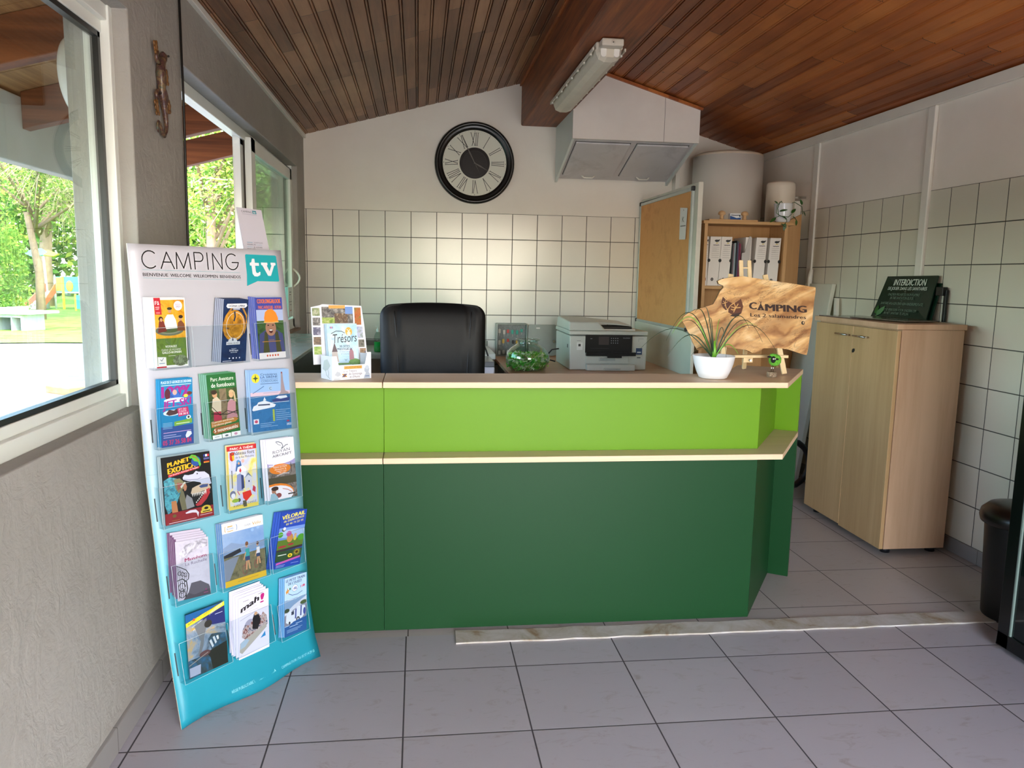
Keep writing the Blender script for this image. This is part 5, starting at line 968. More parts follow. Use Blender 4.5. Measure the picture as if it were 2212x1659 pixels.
stack('planet',[('r',0,0,1,1,'#0b0c0f'),('r',0,0,1,.17,'#8a2028'),('t','PLANET',.12,.845,.44,.065,'#d9b020',.06,.05),('t','EXOTICA',.12,.745,.56,.08,'#d9b020',.07,.05),('p',[(.12,.735),(.76,.795),(.76,.765),(.12,.695)],'#c02c38'),('t','Le ZooParc Exotique de Royan',.15,.712,.58,.024,'#f0e0e0',.01,.06),
('e',.70,.875,.10,.075,'#274f9a'),('p',[(.56,.955),(.62,.985),(.70,.965),(.77,.90),(.80,.82),(.77,.78),(.74,.86),(.66,.88),(.62,.93),(.57,.93)],'#5cb83a'),('l',[(.62,.96),(.70,.93),(.75,.87)],.012,'#b8582c',.8)]+FLAGFR(.86,.925,.12,.035)+[('r',.86,.88,.98,.91,'#5a5a94'),('r',.86,.855,.98,.866,'#1a1a1a'),('r',.86,.842,.98,.855,'#b02a2a'),('r',.86,.83,.98,.842,'#d9a82a'),
('p',[(.40,.66),(.44,.70),(.52,.685),(.62,.69),(.68,.73),(.74,.71),(.86,.70),(.95,.64),(.99,.50),(.80,.47),(.76,.545),(.64,.575),(.50,.60),(.41,.63)],croc),('l',[(.42,.635),(.55,.61),(.70,.60),(.78,.615)],.008,'#7a7a94',.8),('e',.705,.685,.016,.010,'#20202c'),
('p',[(.02,.66),(.14,.70),(.28,.665),(.40,.60),(.36,.50),(.30,.38),(.20,.22),(.06,.16),(.01,.30)],nat),('p',[(.22,.66),(.34,.66),(.44,.58),(.40,.50),(.30,.44),(.24,.52)],'#7d7a58'),('p',[(.28,.60),(.40,.58),(.38,.52),(.28,.48)],'#9a5248'),('p',[(.34,.535),(.44,.60),(.455,.575),(.36,.505)],'#c9cbc0'),('p',[(.41,.56),(.455,.565),(.475,.52),(.455,.47),(.42,.455),(.40,.50)],'#b5785a'),('p',[(.36,.50),(.40,.45),(.44,.30),(.46,.18),(.34,.18),(.30,.36)],'#6f6a50'),('p',[(.46,.40),(.56,.33),(.60,.20),(.44,.18),(.42,.32)],'#8a8a90'),('p',[(.14,.34),(.24,.34),(.26,.17),(.14,.17)],'#b5764a'),
('p',[(.54,.40),(.58,.48),(.66,.50),(.78,.52),(.92,.51),(.97,.44),(.93,.40),(.80,.41),(.70,.40)],'#cdb59a'),('p',[(.72,.49),(.80,.51),(.92,.50),(.90,.46),(.76,.46)],'#3f4f80'),('p',[(.62,.22),(.70,.26),(.84,.38),(.93,.41),(.95,.37),(.86,.27),(.74,.20),(.66,.195)],'#b03038'),('p',[(.80,.38),(.95,.41),(.94,.44),(.86,.42)],'#c03a3a')]+[('p',[(.56+.035*k,.40),(.575+.035*k,.345),(.59+.035*k,.40)],'#e6e0d8') for k in range(9)]+[('p',[(.63+.03*k,.245+.022*k),(.645+.03*k,.275+.022*k),(.66+.03*k,.25+.022*k)],'#e6e0d8') for k in range(8)]+
[('p',[(.40,.13),(.50,.155),(.62,.15),(.68,.10),(.66,.03),(.63,.10),(.55,.115),(.42,.115)],'#d9d4e0'),('e',.84,.135,.10,.05,'#cdb43c'),('r',.72,.075,.96,.115,'#d9c24a'),('r',.76,.088,.92,.102,'#1c1a10'),('e',.84,.14,.045,.02,'#1c1a10'),('e',.18,.12,.04,.025,'#6a5a2a'),('r',.12,.05,.28,.056,'#9a7a3a'),('r',.06,.018,.62,.026,'#d9c8cc'),('r',.70,.045,.96,.053,'#d9c8cc')],
'black brochure reading PLANET EXOTICA with a white crocodile and feather headdress','#0b0c0f',2,(-.003,.0015),'#9fb4bc')
wc=picmat('print_watercolour',['#d9c24a','#e6d98a','#c6cadf','#b9c0de','#dcd7ea'],16,12)
stack('chateau',[('r',0,0,1,1,'#d9c65a'),('r',.04,.06,.97,.93,wc),('r',0,.925,1,1,'#c42a2c'),('t','PARC À THÊME',.11,.94,.78,.035,'#f6ece6',.03),('p',[(.09,.90),(.24,.90),(.24,.80),(.16,.76),(.09,.79)],'#c23a24'),('p',[(.16,.86),(.24,.86),(.24,.78),(.18,.77)],'#e2b02a'),('t','Château fort',.12,.855,.80,.055,'#2c2620',.01),('t','de la fée Mélusine',.28,.80,.62,.035,'#3a332a',-.0),
('p',[(.26,.60),(.30,.72),(.36,.77),(.44,.75),(.48,.66),(.44,.58)],'#2f5f9a'),('e',.36,.745,.06,.03,'#4a8fc4'),('e',.38,.72,.035,.02,SKN),('p',[(.28,.56),(.34,.66),(.50,.68),(.62,.62),(.60,.50),(.34,.48)],'#e2e2ec'),('e',.52,.75,.05,.03,'#d9b0a8'),('p',[(.38,.60),(.42,.65),(.46,.60),(.42,.56)],'#c4303a'),('p',[(.28,.28),(.30,.54),(.42,.56),(.50,.48),(.50,.28)],'#8d94c0'),('p',[(.44,.30),(.44,.54),(.52,.52),(.54,.32)],'#34406e'),('p',[(.56,.30),(.57,.48),(.68,.54),(.80,.48),(.80,.32)],'#c6c8d4'),('p',[(.55,.47),(.68,.56),(.82,.47),(.68,.52)],'#6a7a94'),('r',.68,.40,.72,.43,'#34406e'),('r',.12,.34,.15,.62,'#5a5f70'),('e',.14,.24,.10,.06,'#6d7290'),('e',.15,.22,.07,.04,'#dfe0ea'),('p',[(.46,.25),(.74,.27),(.78,.19),(.58,.10),(.48,.16)],'#d23226'),('l',[(.28,.28),(.38,.20)],.03,'#c8c8d4',.5),('l',[(.30,.28),(.36,.22)],.012,'#c43a3a',.5),('p',[(.80,.26),(.84,.34),(.92,.30),(.90,.22)],'#b83a50'),('p',[(.48,.02),(.46,.12),(.58,.12),(.60,.02)],'#5c5a4a'),('e',.34,.14,.05,.03,'#4a4a3a'),('e',.22,.14,.12,.03,'#8aa83a'),('t',"À SAINT JEAN D'ANGLE",.14,.035,.78,.035,'#3c3424',-.0,.03)],
'yellow and red brochure reading PARC À THÈME Château fort','#d9c65a',1,(-.002,.004),'#d8d0a0')
cty=picmat('print_harbour_view',['#6a5f5a','#8d8480','#5a5048','#a59aa0'],50,13)
stack('royan',[('r',0,0,1,1,'#e3e3f0'),('r',0,0,1,.62,cty),('r',0,.55,1,.64,'#9a94c4'),('e',.42,.68,.62,.10,'#e3e3f0'),('r',0,.66,1,1,'#e3e3f0'),('l',[(.36,.95),(.46,.945),(.56,.92),(.60,.87),(.54,.83),(.62,.85),(.70,.88),(.78,.885)],.012,'#4d5a68',.5),('l',[(.36,.94),(.44,.90),(.52,.885)],.008,'#4d5a68',.5),('t','ROYAN',.22,.755,.62,.05,'#4d5260',.0,.03),('t','AIRCRAFT',.20,.695,.70,.042,'#4d5260',.02,.03),('e',.44,.50,.38,.085,'#e07f28'),('t','Venez en ULM',.20,.52,.48,.03,'#f4e6d8',.01),('t','découvrir la',.24,.485,.42,.026,'#f4e6d8',.01),('t','région vue',.30,.455,.36,.024,'#f4e6d8',.0),('t','du ciel',.40,.428,.22,.022,'#f4e6d8',.0),('l',[(.06,.57),(.20,.565),(.28,.61)],.014,'#e6e6f0',.5),('l',[(.32,.395),(.55,.42),(.75,.41)],.016,'#c0b8bc',.5),('r',.82,.42,.85,.58,'#5c4a48'),
('r',.0,.24,1,.37,'#4c4838'),('e',.22,.10,.66,.17,'#e07f28'),('e',.22,.08,.64,.155,'#e6e2ea'),('e',.20,.15,.12,.06,'#a5745e'),('e',.20,.19,.13,.035,'#3a2a24'),('e',.28,.13,.06,.03,'#dfe0e6'),('e',.32,.07,.10,.04,'#8a4a4a'),('p',[(.0,.0),(.04,.11),(.16,.12),(.28,.05),(.30,0)],'#8fb0c0'),('l',[(.48,.17),(.66,.14),(.80,.09)],.010,'#b5503a',.5),('r',.66,.055,.92,.075,'#2a2420')],
'white brochure reading ROYAN AIRCRAFT with a bird drawing and orange patch','#e3e3f0',2,(-.007,.001),'#dcdde8')
mst=picmat('print_grey_stone',['#b5b0c0','#c9c5d4','#a09cae'],10,14,dist=.2); cld=picmat('print_grey_feathers',['#c9c5d4','#8d8a98','#d9d6e2','#55525e'],26,15)
ir='#17161a'
stack('museum',[('r',0,0,1,1,mst),('p',[(.10,.80),(.30,.92),(.60,.96),(.98,1.0),(.96,.84),(.60,.82),(.24,.72),(.12,.70)],cld),('t','Muséum',.26,.635,.66,.06,'#8a2a5a',.03,.03),('t','La Rochelle',.27,.565,.66,.05,'#6a5f7c',-.0,.03),('p',[(.16,.0),(.34,.12),(.42,.22),(.60,.24),(.98,.14),(1.0,.0)],'#4a464e'),('p',[(.32,.10),(.42,.26),(.70,.27),(.96,.17),(.98,.10),(.5,.05)],'#5c5862')]+
[('l',[(-.02,.60),(.14,.55),(.28,.50),(.36,.42),(.34,.34),(.22,.30)],.012,ir,.5),('l',[(.0,.34),(.16,.36),(.28,.30),(.30,.18),(.24,.05)],.014,ir,.5)]+[('l',arc(.08+.09*i,.46-.02*i,.04,.035,0,330,10),.008,ir,.5) for i in range(3)]+[('l',arc(.14,.22,.10,.07,0,330,12),.010,ir,.5),('l',arc(.14,.10,.09,.06,0,330,12),.010,ir,.5),('l',arc(.14,.16,.05,.04,0,330,10),.008,ir,.5)]+[('l',[(.02+.05*i,.58-.03*i),(.02+.05*i,.34)],.006,ir,.5) for i in range(6)]+[('l',[(.03+.06*i,.33),(.05+.06*i,.04)],.008,ir,.5) for i in range(4)]+[('e',.86,.10,.03,.015,'#8a3a6a'),('r',.78,.045,.92,.055,'#9a4a7a')],
'grey and white brochure reading Muséum La Rochelle with a wrought iron stair rail','#c9c5d4',4,(-.0035,.0065),'#c4bccd',spine='#6a4a6c',jit=.002)
vs_=picmat('print_blue_sky',['#6f93c4','#8fa9cc','#a8b4c4'],5,16,dist=.1); pth=picmat('print_heath_path',['#5a5a44','#7a7458','#4a4c38'],40,17)
def cyc(x,y,s,top,hair): return [('l',arc(x-.0*s,y,.040*s,.055*s,0,360,14),.008,'#8a3a44',.8),('l',arc(x+.10*s,y+.03,.022*s,.050*s,0,360,14),.007,'#3a3236',.8),('l',[(x,y+.0),(x+.03*s,y+.09*s),(x+.08*s,y+.10*s),(x+.10*s,y+.02)],.008,'#8a2a3a',.8),('l',[(x+.03*s,y+.0),(x+.05*s,y+.13*s)],.02*s,SKN,.8),('l',[(x+.09*s,y-.0),(x+.07*s,y+.13*s)],.02*s,SKN,.8),('p',[(x+.015*s,y+.14*s),(x+.03*s,y+.24*s),(x+.10*s,y+.24*s),(x+.10*s,y+.14*s)],top),('r',x+.02*s,y+.10*s,x+.10*s,y+.15*s,'#34466a'),('e',x+.055*s,y+.285*s,.024*s,.030*s,SKN),('e',x+.06*s,y+.30*s,.028*s,.025*s,hair),('l',[(x-.01*s,y+.12*s),(x+.03*s,y+.20*s)],.014*s,SKN,.8)]
stack('velo',[('r',0,.0,1,1,vs_),('r',0,.84,1,1,'#e3e5e8'),('t','GUIDE',.53,.885,.16,.028,'#5a6a84',-.01),('t','Vélo',.72,.875,.22,.05,'#c49a2c',.01,.0,.2),('l',arc(.09,.905,.025,.045,110,250,8),.010,'#c49a2c',.8),('l',arc(.33,.905,.025,.045,-70,70,8),.010,'#5a84b4',.8),('t','ROYAN',.12,.885,.15,.035,'#5a84b4',.01),('r',.13,.93,.25,.945,'#c49a2c'),('r',.12,.86,.26,.87,'#c49a2c'),('p',[(0,.62),(.20,.68),(.42,.62),(.62,.60),(1,.60),(1,.50),(0,.48)],'#7d93b4'),('p',[(0,.44),(.20,.46),(.42,.50),(.40,.56),(.12,.52),(0,.50)],'#2c2e34'),('r',0,.09,1,.46,pth),('p',[(0,.10),(0,.42),(.20,.44),(.36,.44),(.24,.28),(.10,.10)],'#7a8394'),('r',0,0,1,.095,'#d2ac2e'),('l',[(.3,.045),(.8,.05)],.008,'#a8862a',.8),('e',.72,.80,.035,.025,'#8fb0dc'),('e',.86,.82,.035,.025,'#8fb0dc')]+cyc(.48,.20,1.35,'#3a9a9a','#6a4a34')+cyc(.76,.24,1.1,'#d4d4dc','#5a4034'),
'wide brochure reading GUIDE Vélo with two cyclists riding on a path','#e3e5e8',3,(-.0038,.0004),'#cfd4dc',spine='#5a84b4')
stack('rail',[('r',0,0,1,1,'#2343a8'),('r',0,.5,1,.72,'#6d8fd0'),('e',.5,.60,.7,.07,'#9fb8e0'),('t','VÉLORAIL',.06,.865,.88,.07,'#e6d84a',.04,.05),('t','de SAINTONGE',.14,.81,.78,.04,'#e6d84a',.02,.05),('t','05 46 74 23 95',.24,.755,.66,.035,'#e6d84a',.02,.04),('r',0,.32,1,.50,'#5f7a2c'),('e',.08,.60,.10,.05,'#4f9a30'),('e',.90,.50,.14,.06,'#4f9a30'),('p',[(.0,.33),(1.0,.36),(1.0,.32),(0,.29)],'#3c2c34'),('e',.20,.38,.16,.02,'#a8323c'),('e',.52,.40,.12,.02,'#a8323c'),('e',.46,.52,.12,.08,'#c98a4a'),('e',.40,.60,.10,.05,'#b0509a'),('e',.66,.56,.05,.03,'#d0a080'),('e',.66,.50,.06,.04,'#d9c24a'),('e',.18,.68,.07,.03,'#3a3a34'),('e',.20,.70,.05,.03,'#dfe2ea'),('r',0,.12,1,.30,'#2c4a2c')]+[('p',[(.80+.17*math.cos(a),.24+.075*math.sin(a)),(.80+.05*math.cos(a+.2),.24+.02*math.sin(a+.2)),(.80+.05*math.cos(a-.2),.24+.02*math.sin(a-.2))],'#e0c42c') for a in [i*PI/8 for i in range(16)]]+[('e',.80,.24,.06,.026,'#4a2c14'),('e',.55,.20,.09,.035,'#e0c42c'),('e',.55,.20,.03,.014,'#4a2c14'),('r',.08,.225,.40,.24,'#e8ece0'),('p',[(.05,.10),(.96,.165),(.96,.13),(.05,.065)],'#c85aa8'),('r',.06,.045,.40,.052,'#b9c8f0'),('r',.06,.022,.36,.029,'#b9c8f0'),('r',.62,.05,.92,.056,'#b9c8f0')],
'blue brochure reading VÉLORAIL de SAINTONGE with sunflowers','#2343a8',3,(-.0065,.0012),'#3458b8')
storm=picmat('print_storm_sky',['#8a6a2c','#c4a04a','#7f93a8','#4a5a68','#b9bcc4'],12,18); city=picmat('print_ruined_city',['#1f2c2c','#3a4a50','#2a5a7a','#6a7a80'],34,19)
stack('futuro',[('r',0,0,1,1,storm),('p',[(0,.86),(0,1),(1,1),(1,.97)],'#1a5a94'),('p',[(.35,.86),(1,.95),(1,.66),(.66,.70),(.5,.74)],'#232a66'),('p',[(0,.80),(0,.865),(1,1.0),(1,.935)],'#dfd02a'),('t','futuroscope',.06,.825,.34,.030,'#3c3a1c',.02,.10),('t',"TOUTES LES FORCES D'ATTRACTION",.45,.885,.50,.026,'#3c3a1c',.01,.13),('p',[(.17,.87),(.20,.915),(.24,.865)],'#d94a2a'),('t','VOUS PRENEZ LE TGV,',.62,.885,.33,.018,'#c9cce6',.01,.1),('t','ET VOUS EN RESSORTEZ',.60,.858,.35,.018,'#c9cce6',.01,.1),('r',.74,.842,.94,.850,'#c9cce6'),('t','VIVEZ LA TEMPÊTE',.14,.765,.28,.018,'#e0e0e0',.0,.06),('r',.13,.73,.36,.752,'#d0a02a'),('t','TORNADES',.17,.705,.25,.024,'#dcdce0',.02,.06),
('p',[(.20,.78),(.52,.84),(.50,.70),(.44,.58),(.40,.44),(.34,.34),(.24,.30),(.30,.42),(.34,.52),(.28,.62)],'#6d7276'),('e',.55,.74,.10,.06,'#2b2a26'),('p',[(.52,.50),(.62,.56),(.78,.54),(.98,.50),(1.0,.30),(.60,.30)],city),('p',[(.55,.46),(.60,.48),(.66,.36),(.62,.34)],'#c6cdd2'),('p',[(.64,.50),(.69,.51),(.74,.40),(.70,.38)],'#c6cdd2'),('p',[(.73,.50),(.79,.50),(.80,.44),(.76,.43)],'#dfe4e6'),('r',0,.0,1,.28,city),('p',[(.46,.30),(1,.36),(1,.0),(.60,.0),(.55,.2)],'#23261e'),('e',.42,.30,.14,.045,'#5c3f40'),('p',[(.02,.02),(.02,.16),(.30,.16),(.28,.02)],'#9aa2b8'),('l',[(.02,.20),(.25,.25),(.50,.30)],.012,'#8f8a80',.7)],
'dark blue brochure with a yellow slanted band and a tornado over a city','#2a4a6a',0,(-.004,.001),'#cfd0d4')
crowd=picmat('print_costumed_group',['#3a3038','#7a3a34','#c8b8b4','#34456a','#8d8494'],60,20)
stack('mah',[('r',0,0,1,1,'#d9d6ea'),('t','mnm',.16,.92,.18,.018,'#55525e',.02),('t','mbr',.66,.955,.18,.02,'#55525e',.02),('t','mah',.08,.755,.58,.10,'#16151a',.05,.10,.25),('t','!',.72,.80,.10,.15,'#b01c74',.10,.0,.2),('l',[(.08,.735),(.62,.79)],.004,'#8a879a',.6),('r',.34,.725,.66,.732,'#a9a6bc'),('l',[(.05,.63),(.55,.69)],.006,'#8d8aa0',.6),('e',.36,.52,.16,.08,'#9f9cb4'),('p',[(.10,.34),(.12,.46),(.20,.54),(.34,.50),(.44,.56),(.50,.66),(.62,.66),(.74,.58),(.80,.64),(.92,.56),(.96,.40),(.80,.36),(.50,.34),(.30,.26)],crowd),('p',[(.44,.42),(.46,.60),(.54,.64),(.66,.62),(.72,.52),(.62,.38)],'#1c181c'),('e',.56,.655,.05,.03,SKN),('p',[(.02,.12),(.04,.26),(.20,.30),(.90,.42),(.92,.36),(.40,.18),(.10,.08)],'#a9a49c'),('p',[(.04,.16),(.06,.26),(.24,.30),(.34,.26),(.20,.18)],'#9fb4c8'),('p',[(.70,.21),(.86,.30),(.88,.22)],'#2a86c4'),('r',.04,.05,.10,.056,'#b0adc0')],
'white brochure reading mah! with a group of costumed figures','#d9d6ea',4,(-.006,.006),'#d6d3e6',jit=.004)
stack('train',[('r',0,0,1,1,'#a8c8e8'),('r',0,.45,1,.62,'#7f9cc0'),('t','LE PETIT TRAIN',.06,.925,.86,.045,'#2a3466',.03,.0),('t',"DE L'OUEST",.16,.865,.62,.045,'#2a3466',.03,.0),('e',.46,.79,.13,.055,'#dfe6f2'),('l',arc(.46,.79,.13,.055,0,360,20),.006,'#5a6a9a',.5),('p',[(.38,.77),(.42,.81),(.54,.81),(.56,.76)],'#8a90b8'),('p',[(.05,.77),(.11,.79),(.13,.83),(.16,.79),(.22,.78),(.17,.76),(.18,.72),(.13,.745),(.08,.72)],'#c98a3a'),('e',.24,.80,.035,.02,'#3a6a4a')]+FLAGFR(.72,.765,.08,.04)+[('e',.87,.79,.05,.022,'#b84a6a'),('l',[(.18,.72),(.34,.68),(.56,.67),(.80,.70)],.010,'#3a4a84',.5),('l',[(.14,.62),(.5,.60),(.8,.64)],.008,'#c6d4ea',.5),('r',0,.18,1,.46,'#8a8898'),('p',[(0,.40),(.4,.50),(1,.60),(1,.50),(.5,.44),(0,.36)],'#c9cede'),('e',.10,.44,.12,.035,'#3c4a34'),('e',.86,.50,.16,.035,'#4a5a34'),('p',[(.06,.24),(.08,.38),(.24,.42),(.40,.40),(.60,.46),(.92,.44),(.96,.32),(.80,.24),(.5,.20),(.2,.20)],'#d6dcec'),('p',[(.46,.26),(.48,.42),(.54,.43),(.52,.26)],'#3a4a94'),('p',[(.70,.28),(.72,.45),(.78,.45),(.76,.28)],'#3a4a94'),('e',.90,.34,.06,.06,'#3a4a94'),('e',.60,.235,.085,.045,'#26242c'),('e',.60,.235,.045,.024,'#a9abb8'),('e',.22,.22,.04,.025,'#26242c'),('r',.30,.34,.42,.40,'#3c4254'),('r',0,.0,1,.17,'#2a5a98'),('p',[(0,.13),(.4,.22),(1,.24),(1,.15),(0,.10)],'#2a5a98'),('r',.22,.145,.60,.153,'#c6d8ee'),('r',.50,.17,.80,.178,'#c6d8ee'),('r',.10,.10,.80,.106,'#9fbfe0'),('r',.10,.08,.72,.086,'#9fbfe0'),('r',.10,.06,.60,.066,'#9fbfe0')],
'light blue brochure reading LE PETIT TRAIN DE L\'OUEST with a white tourist train','#a8c8e8',3,(-.0045,.0006),'#6fa4d0')
# ================================================================ counter-top display box
t=thing('display_box',(-.27,2.93,.984),'white printed card display box for Trésors booklets on the counter','display box')
z0=.984; A,B,Cc=V((-.362,2.945,z0)),V((-.313,2.867,z0)),V((-.176,2.942,z0)); Dd=V((-.235,3.03,z0)); ex=(Cc-B).normalized(); wht=ink('#dfe1ea',.4)
side=(A-B); fn=V((ex.y,-ex.x,0)); th_=.002
g=G(); up=V((0,0,1)); back=side*1.0
def wall_(p,q,hp,hq,m=wht):
    n_=(q-p).cross(up).normalized()*th_; g.hexa([p,q,q-n_,p-n_],[p+up*hp,q+up*hq,q-n_+up*hq,p-n_+up*hp],m)
wall_(B,Cc,.055,.055); wall_(A,B,.085,.090); wall_(Cc,Cc+back*.9,.095,.09); wall_(A,A+(Cc-B),.02,.02)
g.add([B+up*.055,B+ex*.026+up*.055,B+ex*.018+up*.09,B+up*.09],[(0,1,2,3)],wht); g.add([Cc+up*.055,Cc-ex*.026+up*.055,Cc-ex*.016+up*.10,Cc+up*.10],[(0,1,2,3)],wht)
g.quad(A,B,Cc,A+(Cc-B),wht); g.out('tray',t)
g=G(); F=bil(B,Cc,Cc+up*.055,B+up*.055,fn); ar=[('r',.30,.72,.76,.93,'#d9a24c'),('t','SUR LA ROUTE HISTORIQUE',.33,.77,.40,.11,'#5a4a2c',.0),('t','Trésors',.42,.52,.20,.15,'#6a5560',-.01),('t','de Saintonge',.42,.32,.34,.15,'#6a5560',-.01),('t',"et d'Aunis",.44,.12,.26,.15,'#6a5560',-.01),('l',[(.28,.40),(.34,.20)],.03,'#c98f2c',.4),('l',[(.34,.40),(.28,.20)],.03,'#6a5560',.4),('e',.30,.55,.03,.06,'#c4c4cc'),('e',.37,.55,.03,.06,'#c4c4cc'),('p',[(.06,.36),(.12,.60),(.20,.52),(.22,.34),(.14,.24)],'#b9bfc9'),('p',[(.02,.02),(.06,.14),(.16,.12),(.24,.03)],'#c4c9d2'),('p',[(.80,.02),(.82,.22),(.86,.40),(.82,.52),(.82,.70),(.86,.86),(.93,.86),(.95,.66),(.93,.46),(.96,.3),(.97,.02)],'#a9b4c4'),('e',.89,.78,.05,.14,'#b9c2d0'),('r',.84,.16,.95,.20,'#3a5a9a')]
art(g,F,ar,.0004,.00003); F=bil(A,B,B+up*.09,A+up*.085,V((-1,-.6,0))); art(g,F,[('p',[(.15,.42),(.30,.80),(.60,.86),(.86,.60),(.66,.44),(.40,.34)],'#b7c2c2'),('l',[(.42,.40),(.50,.18),(.80,.06)],.02,'#a3b0b0',.6),('l',[(.60,.45),(.72,.25),(.62,.10)],.02,'#a3b0b0',.6)],.0004); g.out('print',t)
PHm=[picmat('photo_%d'%i,c,60,i+30,.3) for i,c in enumerate([['#3c4a2c','#8a9a6a','#c9c4b0'],['#2c2c30','#6d6a66','#bcb9b4'],['#6a6f8c','#3c3a5a','#b5b4c8'],['#8a6a4a','#4c3a2a','#c9b08a'],['#4f7a24','#8aa83a','#c9c98a'],['#2f6ab0','#6d94c4','#b0a890'],['#7a3a1c','#b8652c','#4f7a2c'],['#8fa4d0','#c0c8e0','#5a7a3c'],['#3a3a34','#7a7a70','#26261f'],['#6d4a34','#a88a6a','#3c4a7a']])]
tl0=V((-.40,3.015,1.252)); 
def BC(u,v,d=0): # back card plane: from tray back up, leaning back
    p=A*.75+(A+side*.2)*.25; p=V((-.395,2.99,.984+.045)); q=V((-.195,3.06,.984+.045)); w_=(q-p); top=V((-.012,.035,.222)); n_=w_.cross(top).normalized(); return p+w_*u+top*v+n_*(-1 if n_.y>0 else 1)*(d)
g=G(); P0=[BC(0,0),BC(1,0),BC(.97,.6),BC(.93,1),BC(.20,1.03),BC(.16,1.01),BC(.0,.98)]
n_=(BC(0,0,1)-BC(0,0)); g.add(P0+[p-n_*.003 for p in P0],[list(range(7)),list(range(7,14))[::-1]]+[(i,(i+1)%7,7+(i+1)%7,7+i) for i in range(7)],wht)
it=[('r',.02,.80-.165*k+.03,.155,.80-.165*k+.165,PHm[k]) for k in range(5)]+[('r',.19,.70,.76,.985,PHm[1]),('r',.19,.70,.50,.80,PHm[4]),('r',.42,.70,.66,.87,PHm[3]),('r',.62,.86,.76,.985,'#6d94d4'),('r',.32,.955,.62,1.01,'#d9a24c'),('r',.79,.67,.91,.97,PHm[6]),('r',.82,.44,.93,.64,PHm[7]),('r',.84,.28,.95,.41,PHm[8]),('r',.86,.15,.97,.26,PHm[9])]
art(g,BC,it,.0004,.00004); g.out('back_card',t)
def booklet(du,dd,lab):
    def BK_(u,v,d=0): return BC(.235+du+.555*u+.02*(1-v),-.12+.80*v,.012+dd+d)
    g=G(); P=[BK_(0,0),BK_(1,0),BK_(1,1),BK_(0,1)]; n_=(BK_(0,0,1)-BK_(0,0)); g.hexa(P,[p-n_*.004 for p in P],ink('#b9d6ea'))
    if dd>.008:
        sky_=picmat('print_pale_sky',['#8fc4e6','#bcdcf0','#dfeaf2'],14,44,.25); fol=picmat('print_treetops',['#3c6a2c','#6a9a4a','#2c4a24'],70,45,.4)
        art(g,BK_,[('r',0,0,1,1,sky_),('r',0,.0,1,.16,fol),('e',.85,.16,.2,.09,fol),('e',.10,.12,.2,.08,fol),('r',.30,.06,.75,.12,'#9fb0b4'),('p',[(.10,.20),(.12,.40),(.30,.40),(.33,.18)],'#b9b0ac'),('p',[(.12,.40),(.22,.60),(.31,.40)],'#5a4a50'),('p',[(.68,.22),(.69,.40),(.76,.48),(.83,.40),(.84,.24)],'#a0707c'),('e',.72,.83,.115,.095,'#d9a83a'),('p',[(.66,.78),(.72,.83),(.78,.78),(.77,.74),(.67,.74)],'#f0e6d0'),('l',[(.66,.88),(.78,.80)],.014,'#f0e6d0'),('l',[(.78,.88),(.66,.80)],.014,'#f0e6d0'),
        ('t','Trésors',.16,.585,.80,.19,'#26282e',-.01,.03,.15),('l',[(.14,.79),(.30,.845),(.48,.84),(.58,.80)],.014,'#26282e'),('t','les',.13,.655,.11,.06,'#7aa4c8'),('t','30 SITES',.38,.495,.34,.045,'#2c3c5a',.03),('t','PRESTIGIEUX',.30,.435,.50,.045,'#2c3c5a',.03),('t','DE SAINTONGE',.36,.385,.36,.03,'#6a8aa8',-.01),('t',"ET D'AUNIS",.42,.335,.28,.03,'#6a8aa8',-.01),('l',[(.52,.24),(.56,.21),(.60,.24)],.008,'#3a4a5a')]+[('r',.10+.03*i,.90,.12+.03*i,.94,c) for i,c in enumerate(('#5a6ab0','#c44a6a','#c44a6a','#5a6ab0'))],.0003,.00004)
    g.out('booklet',loc=tuple(BK_(.5,0)),label=lab,cat='booklet',group='Trésors booklets in the display box')
booklet(0,.012,'pale blue booklet reading Trésors 30 SITES PRESTIGIEUX, frontmost in the counter display box')
for k in range(2): booklet(-.012*(k+1),.006-.005*k,'pale blue booklet behind the front Trésors booklet')
# ================================================================ grass plant in a white bowl
t=thing('potted_plant',(1.188,2.97,.984),'arching ponytail palm in a white bowl pot on the counter','potted plant')
g=G(); c=(1.185,2.965,.984); g.lathe([(0,0),(.048,0),(.056,.004),(.068,.03),(.078,.06),(.083,.088),(.0835,.092),(.079,.092),(.074,.085),(.066,.07),(0,.068)],c,plain('white_bowl_ceramic','#e4e6ea',.35,var=.01),48,cap=False); g.out('pot',t)
g=G(); g.ball((c[0],c[1],c[2]+.070),(.070,.070,.008),picmat('potting_soil',['#2c241c','#4a4034','#8a8478'],120,3,.9),20,8); g.out('soil',t)
g=G(); PL=plain('grass_leaf_green','#203a1e',.35,var=.3,scale=30); PL2=plain('grass_leaf_bright','#6fae34',.35,var=.2,scale=30)
g.tube([(c[0],c[1],c[2]+.07),(c[0]+.001,c[1],c[2]+.11),(c[0],c[1],c[2]+.15)],[.011,.008,.003],PL2,10); g.out('stem',t)
